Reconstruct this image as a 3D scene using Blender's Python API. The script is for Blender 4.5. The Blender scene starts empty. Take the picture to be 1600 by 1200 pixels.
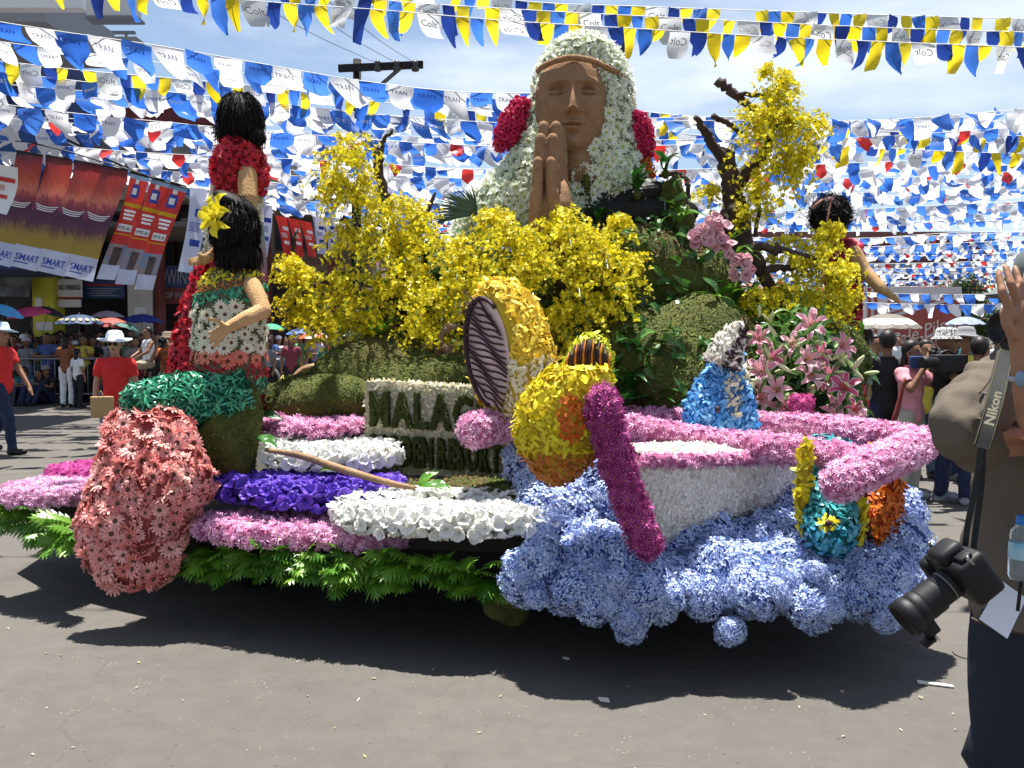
import bpy, bmesh, math, random
import numpy as np
from mathutils import Vector, Matrix, Euler, Quaternion

rng = np.random.default_rng(11)
random.seed(11)
PI = math.pi
R = math.radians
sc = bpy.context.scene
COL = sc.collection

# ------------------------------------------------------------------ camera, world, sun, exposure
F = 1500.0                       # focal length in photograph pixels (1600 wide)
CAMZ = 1.6
PITCH = math.atan(75 / F)
cp_, sp_ = math.cos(PITCH), math.sin(PITCH)
cam = bpy.data.cameras.new('camera')
cam.lens = 36.0 * F / 1600.0
cam.sensor_width = 36.0
cam.clip_start = 0.05
cam.clip_end = 2000
camo = bpy.data.objects.new('camera', cam)
COL.objects.link(camo)
camo.location = (0, 0, CAMZ)
camo.rotation_euler = (PI / 2 - PITCH, 0, 0)
sc.camera = camo

SUN_EL, SUN_AZ = 80.0, -6.0      # degrees; azimuth from +Y towards +X
sdir = Vector((math.sin(R(SUN_AZ)) * math.cos(R(SUN_EL)), math.cos(R(SUN_AZ)) * math.cos(R(SUN_EL)), math.sin(R(SUN_EL))))
sun = bpy.data.lights.new('sun', 'SUN')
sun.energy = 5.0
sun.angle = R(0.53)
sun.color = (1.0, 0.965, 0.91)
suno = bpy.data.objects.new('sun', sun)
COL.objects.link(suno)
suno.rotation_euler = sdir.to_track_quat('Z', 'Y').to_euler()
suno.location = sdir * 60

world = bpy.data.worlds.new('World')
sc.world = world
world.use_nodes = True
wn, wl = world.node_tree.nodes, world.node_tree.links
wn.clear()
w_out = wn.new('ShaderNodeOutputWorld')
w_bg = wn.new('ShaderNodeBackground')
w_sky = wn.new('ShaderNodeTexSky')
w_sky.sky_type = 'NISHITA'
w_sky.sun_disc = False
w_sky.sun_elevation = R(SUN_EL)
w_sky.sun_rotation = R(SUN_AZ)
w_sky.air_density = 1.0
w_sky.dust_density = 0.3
w_sky.ozone_density = 2.0
w_bg.inputs['Strength'].default_value = 0.056
# thin streaky cloud: noise over the sky direction, stretched along the horizon
w_tc = wn.new('ShaderNodeTexCoord')
w_map = wn.new('ShaderNodeMapping')
w_map.inputs['Scale'].default_value = (1.4, 1.4, 5.5)
w_map.inputs['Location'].default_value = (0.55, 0.1, 0.35)
w_noise = wn.new('ShaderNodeTexNoise')
w_noise.inputs['Scale'].default_value = 1.9
w_noise.inputs['Detail'].default_value = 6
w_noise.inputs['Roughness'].default_value = 0.52
w_ramp = wn.new('ShaderNodeValToRGB')
w_ramp.color_ramp.elements[0].position = 0.47
w_ramp.color_ramp.elements[0].color = (0.12, 0.12, 0.12, 1)
w_ramp.color_ramp.elements[1].position = 0.78
w_ramp.color_ramp.elements[1].color = (1, 1, 1, 1)
w_mix = wn.new('ShaderNodeMix')
w_mix.data_type = 'RGBA'
w_mix.inputs['B'].default_value = (8.0, 8.6, 9.4, 1)
wl.new(w_tc.outputs['Generated'], w_map.inputs['Vector'])
wl.new(w_map.outputs['Vector'], w_noise.inputs['Vector'])
wl.new(w_noise.outputs['Fac'], w_ramp.inputs['Fac'])
wl.new(w_ramp.outputs['Color'], w_mix.inputs['Factor'])
wl.new(w_sky.outputs['Color'], w_mix.inputs['A'])
wl.new(w_mix.outputs['Result'], w_bg.inputs['Color'])
wl.new(w_bg.outputs['Background'], w_out.inputs['Surface'])

sc.view_settings.view_transform = 'Standard'
sc.view_settings.look = 'None'
sc.view_settings.gamma = 1.0
sc.view_settings.use_curve_mapping = False
sc.view_settings.exposure = 1.32
sc.render.engine = 'CYCLES'
sc.cycles.max_bounces = 6
sc.cycles.transparent_max_bounces = 8
sc.cycles.diffuse_bounces = 3
sc.cycles.use_denoising = True

# ------------------------------------------------------------------ helpers: places
def P(px, py, d):
    """point of the place seen at photograph pixel (px, py), d metres down the street"""
    u = (px - 800) / F
    v = (600 - py) / F
    k = d / (cp_ + v * sp_)
    return Vector((u * k, d, CAMZ + (-sp_ + v * cp_) * k))

def M(px, d):
    return px * d / F

def V3(*a):
    return np.array(a, dtype=float)

def nrm(a):
    a = np.asarray(a, float)
    return a / (np.linalg.norm(a, axis=-1, keepdims=True) + 1e-12)

# ------------------------------------------------------------------ helpers: materials
MATS = {}
def mat(name, c1, c2=None, rough=0.6, spec=0.3, island=False, noise=0.0, nscale=8.0, bump=0.0, bscale=40.0, transl=0.0, metal=0.0, sheen=0.0, trans=0.0, alpha=1.0, detail=4.0, objrand=False):
    if name in MATS:
        return MATS[name]
    m = bpy.data.materials.new(name)
    m.use_nodes = True
    n, l = m.node_tree.nodes, m.node_tree.links
    n.clear()
    out = n.new('ShaderNodeOutputMaterial')
    b = n.new('ShaderNodeBsdfPrincipled')
    b.inputs['Roughness'].default_value = rough
    b.inputs['Specular IOR Level'].default_value = spec
    b.inputs['Metallic'].default_value = metal
    b.inputs['Transmission Weight'].default_value = trans
    b.inputs['Alpha'].default_value = alpha
    c1 = tuple(c1) + (1,)
    col = None
    if c2 is not None:
        c2 = tuple(c2) + (1,)
        mx = n.new('ShaderNodeMix')
        mx.data_type = 'RGBA'
        mx.inputs['A'].default_value = c1
        mx.inputs['B'].default_value = c2
        if island:
            g = n.new('ShaderNodeNewGeometry')
            l.new(g.outputs['Random Per Island'], mx.inputs['Factor'])
        elif objrand:
            g = n.new('ShaderNodeObjectInfo')
            l.new(g.outputs['Random'], mx.inputs['Factor'])
        else:
            tc = n.new('ShaderNodeTexCoord')
            tx = n.new('ShaderNodeTexNoise')
            tx.inputs['Scale'].default_value = nscale
            tx.inputs['Detail'].default_value = detail
            rp = n.new('ShaderNodeMapRange')
            rp.inputs['From Min'].default_value = 0.3
            rp.inputs['From Max'].default_value = 0.7
            l.new(tc.outputs['Object'], tx.inputs['Vector'])
            l.new(tx.outputs['Fac'], rp.inputs['Value'])
            l.new(rp.outputs['Result'], mx.inputs['Factor'])
        col = mx.outputs['Result']
    if noise > 0:
        tc = n.new('ShaderNodeTexCoord')
        tx = n.new('ShaderNodeTexNoise')
        tx.inputs['Scale'].default_value = nscale * 2.3
        tx.inputs['Detail'].default_value = 5
        l.new(tc.outputs['Object'], tx.inputs['Vector'])
        mp = n.new('ShaderNodeMapRange')
        mp.inputs['From Min'].default_value = 0.25
        mp.inputs['From Max'].default_value = 0.75
        mp.inputs['To Min'].default_value = 1 - noise
        mp.inputs['To Max'].default_value = 1 + noise
        l.new(tx.outputs['Fac'], mp.inputs['Value'])
        ml = n.new('ShaderNodeMix')
        ml.data_type = 'RGBA'
        ml.blend_type = 'MULTIPLY'
        ml.inputs['Factor'].default_value = 1
        if col is not None:
            l.new(col, ml.inputs['A'])
        else:
            ml.inputs['A'].default_value = c1
        l.new(mp.outputs['Result'], ml.inputs['B'])
        col = ml.outputs['Result']
    if col is not None:
        l.new(col, b.inputs['Base Color'])
    else:
        b.inputs['Base Color'].default_value = c1
    if bump > 0:
        tc = n.new('ShaderNodeTexCoord')
        tx = n.new('ShaderNodeTexNoise')
        tx.inputs['Scale'].default_value = bscale
        tx.inputs['Detail'].default_value = 6
        bp = n.new('ShaderNodeBump')
        bp.inputs['Strength'].default_value = bump
        bp.inputs['Distance'].default_value = 0.02
        l.new(tc.outputs['Object'], tx.inputs['Vector'])
        l.new(tx.outputs['Fac'], bp.inputs['Height'])
        l.new(bp.outputs['Normal'], b.inputs['Normal'])
    sh = b.outputs['BSDF']
    if transl > 0:
        t = n.new('ShaderNodeBsdfTranslucent')
        if col is not None:
            l.new(col, t.inputs['Color'])
        else:
            t.inputs['Color'].default_value = c1
        ms = n.new('ShaderNodeMixShader')
        ms.inputs['Fac'].default_value = transl
        l.new(sh, ms.inputs[1])
        l.new(t.outputs['BSDF'], ms.inputs[2])
        sh = ms.outputs['Shader']
    l.new(sh, out.inputs['Surface'])
    MATS[name] = m
    return m

# ------------------------------------------------------------------ helpers: geometry as (V, F) with F a list of index tuples
class G:
    """geometry collector: vertices, faces, material index per face"""
    def __init__(s):
        s.v, s.f, s.m, s.n = [], [], [], 0
    def add(s, v, f, m=0):
        v = np.asarray(v, float).reshape(-1, 3)
        o = s.n
        s.v.append(v)
        s.f.extend([tuple(int(i) + o for i in q) for q in f])
        if isinstance(m, (list, tuple, np.ndarray)):
            s.m.extend(list(m))
        else:
            s.m.extend([m] * len(f))
        s.n += len(v)
        return s
    def V(s):
        return np.concatenate(s.v) if s.v else np.zeros((0, 3))

def mesh_of(name, g, smooth=True):
    me = bpy.data.meshes.new(name)
    V = g.V()
    lens = np.array([len(q) for q in g.f], dtype=np.int32)
    flat = np.array([i for q in g.f for i in q], dtype=np.int32)
    return mesh_np(name, V, flat, lens, np.array(g.m, dtype=np.int32), smooth, me)

def mesh_np(name, V, flat, lens, mi, smooth=True, me=None):
    me = me or bpy.data.meshes.new(name)
    me.vertices.add(len(V))
    me.vertices.foreach_set('co', np.ascontiguousarray(V, dtype=np.float32).ravel())
    me.loops.add(len(flat))
    me.loops.foreach_set('vertex_index', flat.astype(np.int32))
    me.polygons.add(len(lens))
    st = np.zeros(len(lens), dtype=np.int32)
    st[1:] = np.cumsum(lens)[:-1]
    me.polygons.foreach_set('loop_start', st)
    me.polygons.foreach_set('material_index', mi.astype(np.int32))
    me.polygons.foreach_set('use_smooth', np.full(len(lens), bool(smooth)))
    me.update(calc_edges=True)
    return me

def link(o, parent=None):
    COL.objects.link(o)
    if parent is not None:
        o.parent = parent
        o.matrix_parent_inverse = PINV.get(parent.name) or Matrix.Identity(4)
    return o

PINV = {}
def thing(name, label, cat, loc=(0, 0, 0), group=None):
    o = bpy.data.objects.new(name, None)
    o.empty_display_size = 0.2
    COL.objects.link(o)
    o.location = loc
    PINV[o.name] = Matrix.Translation(Vector(loc)).inverted()
    tag(o, label, cat, group)
    return o

def tag(o, label, cat, group=None, kind=None):
    if label: o['label'] = label
    if cat: o['category'] = cat
    if group: o['group'] = group
    if kind: o['kind'] = kind
    return o

def setmats(o, mats):
    if not isinstance(mats, (list, tuple)):
        mats = [mats]
    me = o.data
    if len(me.materials) == 0:
        for m in mats:
            me.materials.append(m)
    else:
        for i, m in enumerate(mats):
            if me.materials[i] != m:
                o.material_slots[i].link = 'OBJECT'
                o.material_slots[i].material = m

def part(name, g, mats, parent=None, smooth=True, kind=None, mw=None, label=None):
    me = g if isinstance(g, bpy.types.Mesh) else mesh_of(name, g, smooth)
    o = bpy.data.objects.new(name, me)
    link(o, parent)
    if mw is not None:
        o.matrix_basis = mw
    setmats(o, mats)
    if kind: o['kind'] = kind
    if label: o['label'] = label
    return o

def box(c, s, rz=0.0, bev=0.0):
    """box of size s centred at c, bevelled edges optional; returns V,F"""
    sx, sy, sz = [x / 2 for x in s]
    if bev <= 0:
        v = np.array([(x, y, z) for x in (-sx, sx) for y in (-sy, sy) for z in (-sz, sz)])
        f = [(0, 1, 3, 2), (4, 6, 7, 5), (0, 4, 5, 1), (2, 3, 7, 6), (0, 2, 6, 4), (1, 5, 7, 3)]
    else:
        bm = bmesh.new()
        bmesh.ops.create_cube(bm, size=1)
        for q in bm.verts:
            q.co = Vector((q.co.x * s[0], q.co.y * s[1], q.co.z * s[2]))
        bmesh.ops.bevel(bm, geom=bm.edges[:], offset=bev, segments=2, affect='EDGES', profile=0.5)
        bm.verts.index_update()
        v = np.array([q.co[:] for q in bm.verts])
        f = [tuple(w.index for w in q.verts) for q in bm.faces]
        bm.free()
    if rz:
        c_, s_ = math.cos(rz), math.sin(rz)
        v = v @ np.array([[c_, s_, 0], [-s_, c_, 0], [0, 0, 1]])
    return v + np.asarray(c, float), f

def rotz(v, a):
    c_, s_ = math.cos(a), math.sin(a)
    return np.asarray(v) @ np.array([[c_, s_, 0], [-s_, c_, 0], [0, 0, 1]])

def grid_faces(nu, nv, closed_v=False):
    f = []
    for i in range(nu - 1):
        for j in range(nv if closed_v else nv - 1):
            k = (j + 1) % nv
            f.append((i * nv + j, i * nv + k, (i + 1) * nv + k, (i + 1) * nv + j))
    return f

def loft(rings, cap0=True, cap1=True):
    """rings: list of (n,3) closed rings"""
    n = len(rings[0])
    V = np.concatenate(rings)
    f = grid_faces(len(rings), n, True)
    k = len(V)
    ex = []
    if cap0:
        ex.append(np.mean(rings[0], axis=0))
        f += [(k, (j + 1) % n, j) for j in range(n)]
        k += 1
    if cap1:
        b = (len(rings) - 1) * n
        ex.append(np.mean(rings[-1], axis=0))
        f += [(k, b + j, b + (j + 1) % n) for j in range(n)]
    if ex:
        V = np.concatenate([V, np.array(ex)])
    return V, f

def smooth_path(pts, n=8):
    """catmull-rom through points"""
    p = np.asarray(pts, float)
    if len(p) < 3:
        t = np.linspace(0, 1, n + 1)[:, None]
        return p[0] * (1 - t) + p[-1] * t
    q = np.concatenate([[2 * p[0] - p[1]], p, [2 * p[-1] - p[-2]]])
    out = []
    for i in range(1, len(q) - 2):
        for k in range(n):
            t = k / n
            a, b, c, d = q[i - 1], q[i], q[i + 1], q[i + 2]
            out.append(0.5 * ((2 * b) + (c - a) * t + (2 * a - 5 * b + 4 * c - d) * t * t + (3 * b - a - 3 * c + d) * t ** 3))
    out.append(p[-1])
    return np.array(out)

def tube(pts, rad, n=8, caps=True, flat=1.0, wob=0.0, up=None):
    """swept tube; rad scalar or per point; flat squeezes the second axis"""
    p = np.asarray(pts, float)
    k = len(p)
    rad = np.full(k, rad, float) if np.isscalar(rad) else np.interp(np.linspace(0, 1, k), np.linspace(0, 1, len(rad)), rad)
    t = nrm(np.gradient(p, axis=0))
    u = np.array(up, float) if up is not None else (V3(0, 0, 1) if abs(t[0][2]) < 0.9 else V3(1, 0, 0))
    rings = []
    a = np.linspace(0, 2 * PI, n, endpoint=False)
    for i in range(k):
        b = nrm(np.cross(t[i], u))
        c = np.cross(b, t[i])
        u = c
        r = rad[i] * (1 + (wob * rng.standard_normal(n) if wob else 0))
        r = np.broadcast_to(r, (n,))
        rings.append(p[i] + (np.cos(a) * r)[:, None] * b + (np.sin(a) * r * flat)[:, None] * c)
    return loft(rings, caps, caps)

def ellipsoid(c, r, nu=10, nv=14, rot=None, bumpf=None):
    th = np.linspace(0.02, PI - 0.02, nu)
    ph = np.linspace(0, 2 * PI, nv, endpoint=False)
    T, Q = np.meshgrid(th, ph, indexing='ij')
    d = np.stack([np.sin(T) * np.cos(Q), np.sin(T) * np.sin(Q), np.cos(T)], -1).reshape(-1, 3)
    k = np.ones(len(d)) if bumpf is None else bumpf(d)
    v = d * np.asarray(r, float) * k[:, None]
    if rot is not None:
        v = v @ np.array(rot.to_matrix()).T
    f = grid_faces(nu, nv, True)
    f = [(a, d_, c_, b_) for a, b_, c_, d_ in f]
    return v + np.asarray(c, float), f

def capsule_chain(pts, rads, n=10):
    """tube with rounded ends"""
    p = np.asarray(pts, float)
    rads = np.asarray(rads, float)
    t0, t1 = nrm(p[1] - p[0]), nrm(p[-1] - p[-2])
    pre = [(p[0] - t0 * rads[0] * s, rads[0] * c) for s, c in ((0.97, 0.2), (0.8, 0.6), (0.45, 0.89))]
    post = [(p[-1] + t1 * rads[-1] * s, rads[-1] * c) for s, c in ((0.45, 0.89), (0.8, 0.6), (0.97, 0.2))]
    pp = np.array([a for a, _ in pre] + list(p) + [a for a, _ in post])
    rr = np.array([b for _, b in pre] + list(rads) + [b for _, b in post])
    k = len(pp)
    t = nrm(np.gradient(pp, axis=0))
    u = V3(0, 0, 1) if abs(t[0][2]) < 0.9 else V3(1, 0, 0)
    a = np.linspace(0, 2 * PI, n, endpoint=False)
    rings = []
    for i in range(k):
        b = nrm(np.cross(t[i], u)); c = np.cross(b, t[i]); u = c
        rings.append(pp[i] + rr[i] * (np.cos(a)[:, None] * b + np.sin(a)[:, None] * c))
    return loft(rings)

def tris(V, Fs):
    T = []
    for q in Fs:
        for i in range(1, len(q) - 1):
            T.append((q[0], q[i], q[i + 1]))
    return np.array(T)

def sample(V, Fs, spacing, mask=None, jitter=True, over=5):
    """points with normals on a surface, at least `spacing` apart"""
    T = tris(V, Fs)
    a, b, c = V[T[:, 0]], V[T[:, 1]], V[T[:, 2]]
    cr = np.cross(b - a, c - a)
    ctr = V.mean(axis=0)
    if np.einsum('ij,ij->i', (a + b + c) / 3 - ctr, cr).sum() < 0:
        cr = -cr
    ar = np.linalg.norm(cr, axis=1) / 2
    tot = ar.sum()
    n = int(min(60000, over * tot / (spacing * spacing) + 8))
    idx = rng.choice(len(T), n, p=ar / tot)
    u, v = rng.random(n), rng.random(n)
    s = np.sqrt(u)
    pts = (1 - s)[:, None] * a[idx] + (s * (1 - v))[:, None] * b[idx] + (s * v)[:, None] * c[idx]
    # smooth normals
    vn = np.zeros_like(V)
    for k in range(3):
        np.add.at(vn, T[:, k], cr)
    vn = nrm(vn)
    ns = nrm((1 - s)[:, None] * vn[T[idx, 0]] + (s * (1 - v))[:, None] * vn[T[idx, 1]] + (s * v)[:, None] * vn[T[idx, 2]])
    if mask is not None:
        k = mask(pts, ns)
        pts, ns = pts[k], ns[k]
    cell = {}
    keep = []
    r2 = spacing * spacing
    keys = np.floor(pts / spacing).astype(int)
    for i in range(len(pts)):
        kx, ky, kz = keys[i]
        ok = True
        p = pts[i]
        for dx in (-1, 0, 1):
            for dy in (-1, 0, 1):
                for dz in (-1, 0, 1):
                    for j in cell.get((kx + dx, ky + dy, kz + dz), ()):
                        q = pts[j]
                        if (p[0] - q[0]) ** 2 + (p[1] - q[1]) ** 2 + (p[2] - q[2]) ** 2 < r2:
                            ok = False
                            break
                    if not ok: break
                if not ok: break
            if not ok: break
        if ok:
            cell.setdefault((kx, ky, kz), []).append(i)
            keep.append(i)
    return pts[keep], ns[keep]

def frames(ns, tilt=0.25):
    n = nrm(ns + tilt * rng.standard_normal(ns.shape))
    r = rng.standard_normal(ns.shape)
    t = nrm(np.cross(n, r))
    b = np.cross(n, t)
    return t, b, n

def scatter(name, tmpls, pts, ns, size, mats, parent, tilt=0.25, var=0.2, smooth=False, kind='stuff', lift=0.0):
    """copies of small templates joined into one mesh; tmpls: list of G"""
    if len(pts) == 0:
        return None
    t, b, n = frames(ns, tilt)
    s = size * (1 + var * rng.uniform(-1, 1, len(pts)))
    which = rng.integers(0, len(tmpls), len(pts))
    Vs, fl, ls, mi = [], [], [], []
    off = 0
    for k, g in enumerate(tmpls):
        sel = np.where(which == k)[0]
        if len(sel) == 0:
            continue
        tv = g.V()
        W = (pts[sel] + n[sel] * lift)[:, None, :] + s[sel][:, None, None] * (tv[None, :, 0:1] * t[sel][:, None, :] + tv[None, :, 1:2] * b[sel][:, None, :] + tv[None, :, 2:3] * n[sel][:, None, :])
        m_ = len(sel)
        flat = np.array([i for q in g.f for i in q], dtype=np.int32)
        lens = np.array([len(q) for q in g.f], dtype=np.int32)
        Vs.append(W.reshape(-1, 3))
        fl.append((flat[None, :] + (off + np.arange(m_) * len(tv))[:, None]).ravel())
        ls.append(np.tile(lens, m_))
        mi.append(np.tile(np.array(g.m, dtype=np.int32), m_))
        off += m_ * len(tv)
    me = mesh_np(name, np.concatenate(Vs), np.concatenate(fl), np.concatenate(ls), np.concatenate(mi), smooth)
    return part(name, me, mats, parent, kind=kind)

def place_each(name, meshes, pts, ns, size, mats, parent, tilt=0.2, var=0.15, lift=0.0):
    """every flower an object of its own sharing mesh data"""
    t, b, n = frames(ns, tilt)
    s = size * (1 + var * rng.uniform(-1, 1, len(pts)))
    out = []
    for i in range(len(pts)):
        me = meshes[int(rng.integers(0, len(meshes)))]
        mw = Matrix(((t[i][0] * s[i], b[i][0] * s[i], n[i][0] * s[i], pts[i][0] + n[i][0] * lift),
                     (t[i][1] * s[i], b[i][1] * s[i], n[i][1] * s[i], pts[i][1] + n[i][1] * lift),
                     (t[i][2] * s[i], b[i][2] * s[i], n[i][2] * s[i], pts[i][2] + n[i][2] * lift), (0, 0, 0, 1)))
        out.append(part(name, me, mats, parent, mw=mw))
    return out

def remeshed(g, voxel, smooth_it=6):
    """one continuous surface from overlapping solids"""
    me = mesh_of('tmp', g)
    o = bpy.data.objects.new('tmp', me)
    COL.objects.link(o)
    md = o.modifiers.new('r', 'REMESH')
    md.mode = 'VOXEL'
    md.voxel_size = voxel
    md.use_smooth_shade = True
    if smooth_it:
        ms = o.modifiers.new('s', 'SMOOTH')
        ms.iterations = smooth_it
        ms.factor = 0.5
    dg = bpy.context.evaluated_depsgraph_get()
    r = bpy.data.meshes.new_from_object(o.evaluated_get(dg))
    bpy.data.objects.remove(o)
    n = len(r.vertices)
    V = np.zeros(n * 3, dtype=np.float32)
    r.vertices.foreach_get('co', V)
    V = V.reshape(-1, 3).astype(float)
    Fs = [tuple(p.vertices) for p in r.polygons]
    bpy.data.meshes.remove(r)
    bpy.data.meshes.remove(me)
    return V, Fs

_txt = {}
def text_geo(s, bold=0.0):
    """flat lettering as V,F: unit height letters, origin at the left of the baseline"""
    if (s, bold) in _txt:
        return _txt[(s, bold)]
    cu = bpy.data.curves.new('t', 'FONT')
    cu.body = s
    cu.size = 1.0
    cu.offset = bold
    cu.resolution_u = 2
    o = bpy.data.objects.new('t', cu)
    COL.objects.link(o)
    dg = bpy.context.evaluated_depsgraph_get()
    r = bpy.data.meshes.new_from_object(o.evaluated_get(dg))
    V = np.array([v.co[:] for v in r.vertices])
    Fs = [tuple(p.vertices) for p in r.polygons]
    bpy.data.objects.remove(o)
    bpy.data.meshes.remove(r)
    V[:, 0] -= V[:, 0].min()
    V = V / 0.72
    _txt[(s, bold)] = (V, Fs)
    return V, Fs

def solid_text(s, bold, depth):
    V, Fs = text_geo(s, bold)
    n = len(V)
    W = np.concatenate([V, V + V3(0, 0, depth)])
    edges = {}
    for q in Fs:
        for i in range(len(q)):
            a, b = q[i], q[(i + 1) % len(q)]
            edges[(a, b)] = edges.get((a, b), 0) + 1
    f = [tuple(reversed(q)) for q in Fs] + [tuple(i + n for i in q) for q in Fs]
    for (a, b) in edges:
        if (b, a) not in edges:
            f.append((a, b, b + n, a + n))
    return W, f
# ------------------------------------------------------------------ flower and leaf templates (unit size, facing +Z)
def petal_pts(ang, r0, r1, w0, w1, z0, z1, zm=None, twist=0.0):
    """a petal as two quads: base, middle, tip"""
    zm = (z0 + z1) / 2 + 0.06 if zm is None else zm
    rm = r0 * 0.45 + r1 * 0.55
    wm = max(w0, w1) * 1.0
    ca, sa = math.cos(ang), math.sin(ang)
    out = []
    for r, w, z in ((r0, w0, z0), (rm, wm, zm), (r1, w1, z1)):
        for sgn in (-1, 1):
            x, y = r, sgn * w / 2
            out.append((x * ca - y * sa, x * sa + y * ca, z + sgn * twist))
    return out
PF = [(0, 2, 3, 1), (2, 4, 5, 3)]

def t_mum(seed=0, n1=10, n2=7, w=0.17):
    r = random.Random(seed)
    g = G()
    for i in range(n1):
        a = 2 * PI * i / n1 + r.uniform(-.15, .15)
        g.add(petal_pts(a, 0.05, 0.5 * r.uniform(.85, 1.08), 0.08, w * 0.55, 0.0, 0.10 + r.uniform(-.08, .12), 0.12), PF, 0)
    for i in range(n2):
        a = 2 * PI * i / n2 + r.uniform(-.3, .3)
        g.add(petal_pts(a, 0.04, 0.30 * r.uniform(.8, 1.1), 0.06, w * 0.5, 0.04, 0.26 + r.uniform(-.06, .06), 0.2), PF, 0)
    g.add([(0.07 * math.cos(k * PI / 3), 0.07 * math.sin(k * PI / 3), 0.12) for k in range(6)] + [(0, 0, .16)], [(k, (k + 1) % 6, 6) for k in range(6)], 1)
    return g

def t_gerbera(seed=0, n1=15, droop=0.0):
    r = random.Random(seed)
    g = G()
    for i in range(n1):
        a = 2 * PI * i / n1 + r.uniform(-.07, .07)
        g.add(petal_pts(a, 0.10, 0.5 * r.uniform(.88, 1.05), 0.13, 0.08, 0.03, 0.04 + droop + r.uniform(-.07, .10), 0.10), [(0, 2, 3, 1), (2, 4, 5, 3)], 0)
    for i in range(9):
        a = 2 * PI * i / 9 + r.uniform(-.2, .2)
        g.add(petal_pts(a, 0.09, 0.32 * r.uniform(.85, 1.1), 0.11, 0.08, 0.05, 0.15, 0.13), PF, 0)
    k = 8
    g.add([(0.13 * math.cos(2 * PI * j / k), 0.13 * math.sin(2 * PI * j / k), 0.06) for j in range(k)] + [(.08 * math.cos(2 * PI * j / k), .08 * math.sin(2 * PI * j / k), 0.11) for j in range(k)] + [(0, 0, .09)],
          [(j, (j + 1) % k, k + (j + 1) % k, k + j) for j in range(k)] + [(k + j, k + (j + 1) % k, 2 * k) for j in range(k)], 1)
    return g

def t_cup(seed=0, n=7, open_=1.0):
    """ruffled cup flower (lisianthus)"""
    r = random.Random(seed)
    g = G()
    prof = [(0.04, 0.0), (0.20, 0.16), (0.33, 0.33), (0.43 * open_, 0.40), (0.52 * open_, 0.36)]
    for i in range(n):
        a0 = 2 * PI * i / n + r.uniform(-.12, .12)
        wid = 2 * PI / n * 0.78
        v = []
        for k, (rr, z) in enumerate(prof):
            for j in range(4):
                q = (j - 1.5) / 1.5
                a = a0 + q * wid * (0.9 if k < 4 else 0.72)
                ru = (0.05 * r.uniform(-1, 1)) if k >= 3 else 0
                rad = rr * (1 - 0.10 * (i % 2)) * (1 + ru - (0.10 * abs(q) if k == 4 else 0))
                v.append((rad * math.cos(a), rad * math.sin(a), z + ru * 1.2 + 0.03 * q))
        g.add(v, grid_faces(5, 4), 0)
    g.add([(0.06 * math.cos(k * PI / 3), 0.06 * math.sin(k * PI / 3), 0.08) for k in range(6)] + [(0, 0, .2)], [(k, (k + 1) % 6, 6) for k in range(6)], 1)
    return g

def t_daisy(seed=0):
    """white daisy whose petals rise round a green eye"""
    r = random.Random(seed)
    g = G()
    for i in range(11):
        a = 2 * PI * i / 11 + r.uniform(-.12, .12)
        g.add(petal_pts(a, 0.1, 0.5 * r.uniform(.85, 1.05), 0.19, 0.13, 0.02, 0.20 + r.uniform(-.1, .12), 0.16), PF, 0)
    for i in range(7):
        a = 2 * PI * i / 7 + r.uniform(-.2, .2)
        g.add(petal_pts(a, 0.11, 0.34 * r.uniform(.85, 1.1), 0.16, 0.13, 0.04, 0.30, 0.2), PF, 0)
    k = 7
    g.add([(0.15 * math.cos(2 * PI * j / k), 0.15 * math.sin(2 * PI * j / k), 0.07) for j in range(k)] + [(0, 0, .14)], [(j, (j + 1) % k, k) for j in range(k)], 1)
    return g

def t_chip(seed=0, w=0.42):
    """one loose petal standing off the surface"""
    r = random.Random(seed)
    g = G()
    c = r.uniform(.1, .4)
    v = []
    for x, ww, z in ((-.5, .5, 0.0), (-.1, 1.0, c * .7), (.3, .9, c), (.55, .35, c * r.uniform(.5, 1.3))):
        for s in (-1, 1):
            v.append((x, s * ww * w / 2, z + s * 0.06 * r.uniform(-1, 1)))
    g.add(v, [(0, 2, 3, 1), (2, 4, 5, 3), (4, 6, 7, 5)], 0)
    return g

def t_floret(seed=0):
    r = random.Random(seed)
    g = G()
    for i in range(4):
        a = PI / 2 * i + r.uniform(-.1, .1)
        up = r.uniform(.02, .14)
        pts = []
        for rr, w, z in ((0.03, .05, 0), (.28, .36, up), (.47, .30, up * .7)):
            for s in (-1, 1):
                x, y = rr, s * w / 2
                pts.append((x * math.cos(a) - y * math.sin(a), x * math.sin(a) + y * math.cos(a), z + s * .03))
        g.add(pts, PF, 0)
    return g

def t_orchid(seed=0):
    """small yellow spray orchid: broad two-lobed lip and three little upper petals"""
    r = random.Random(seed)
    g = G()
    g.add([(0, 0, 0), (-.28, -.12, .12), (-.46, -.38, .05), (-.18, -.56, -.02), (0, -.46, .04), (.2, -.56, -.02), (.46, -.36, .05), (.27, -.1, .12)],
          [(0, 1, 2, 3), (0, 3, 4, 5), (0, 5, 6, 7)], 0)
    for a in (PI / 2, PI * .15, PI * .85):
        g.add(petal_pts(a, .02, .32, .06, .08, 0, .10 + r.uniform(-.1, .1)), PF, 0)
    return g

def t_leaf(seed=0, n=5, w=0.25, bend=0.35, fold=0.05):
    """lance leaf along +X rising and arching over, unit length"""
    r = random.Random(seed)
    g = G()
    v = []
    for i in range(n + 1):
        t = i / n
        ww = w * math.sin(PI * (0.08 + 0.92 * t) ** 0.9) ** 0.8 if t < 1 else 0.01
        x = t * (1 - bend * .35 * t)
        z = bend * (t - t * t) * 1.6 - bend * .35 * t * t
        v += [(x, -ww / 2, z + fold * (ww / w)), (x, 0, z), (x, ww / 2, z + fold * (ww / w))]
    g.add(v, grid_faces(n + 1, 3), 0)
    return g

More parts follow.
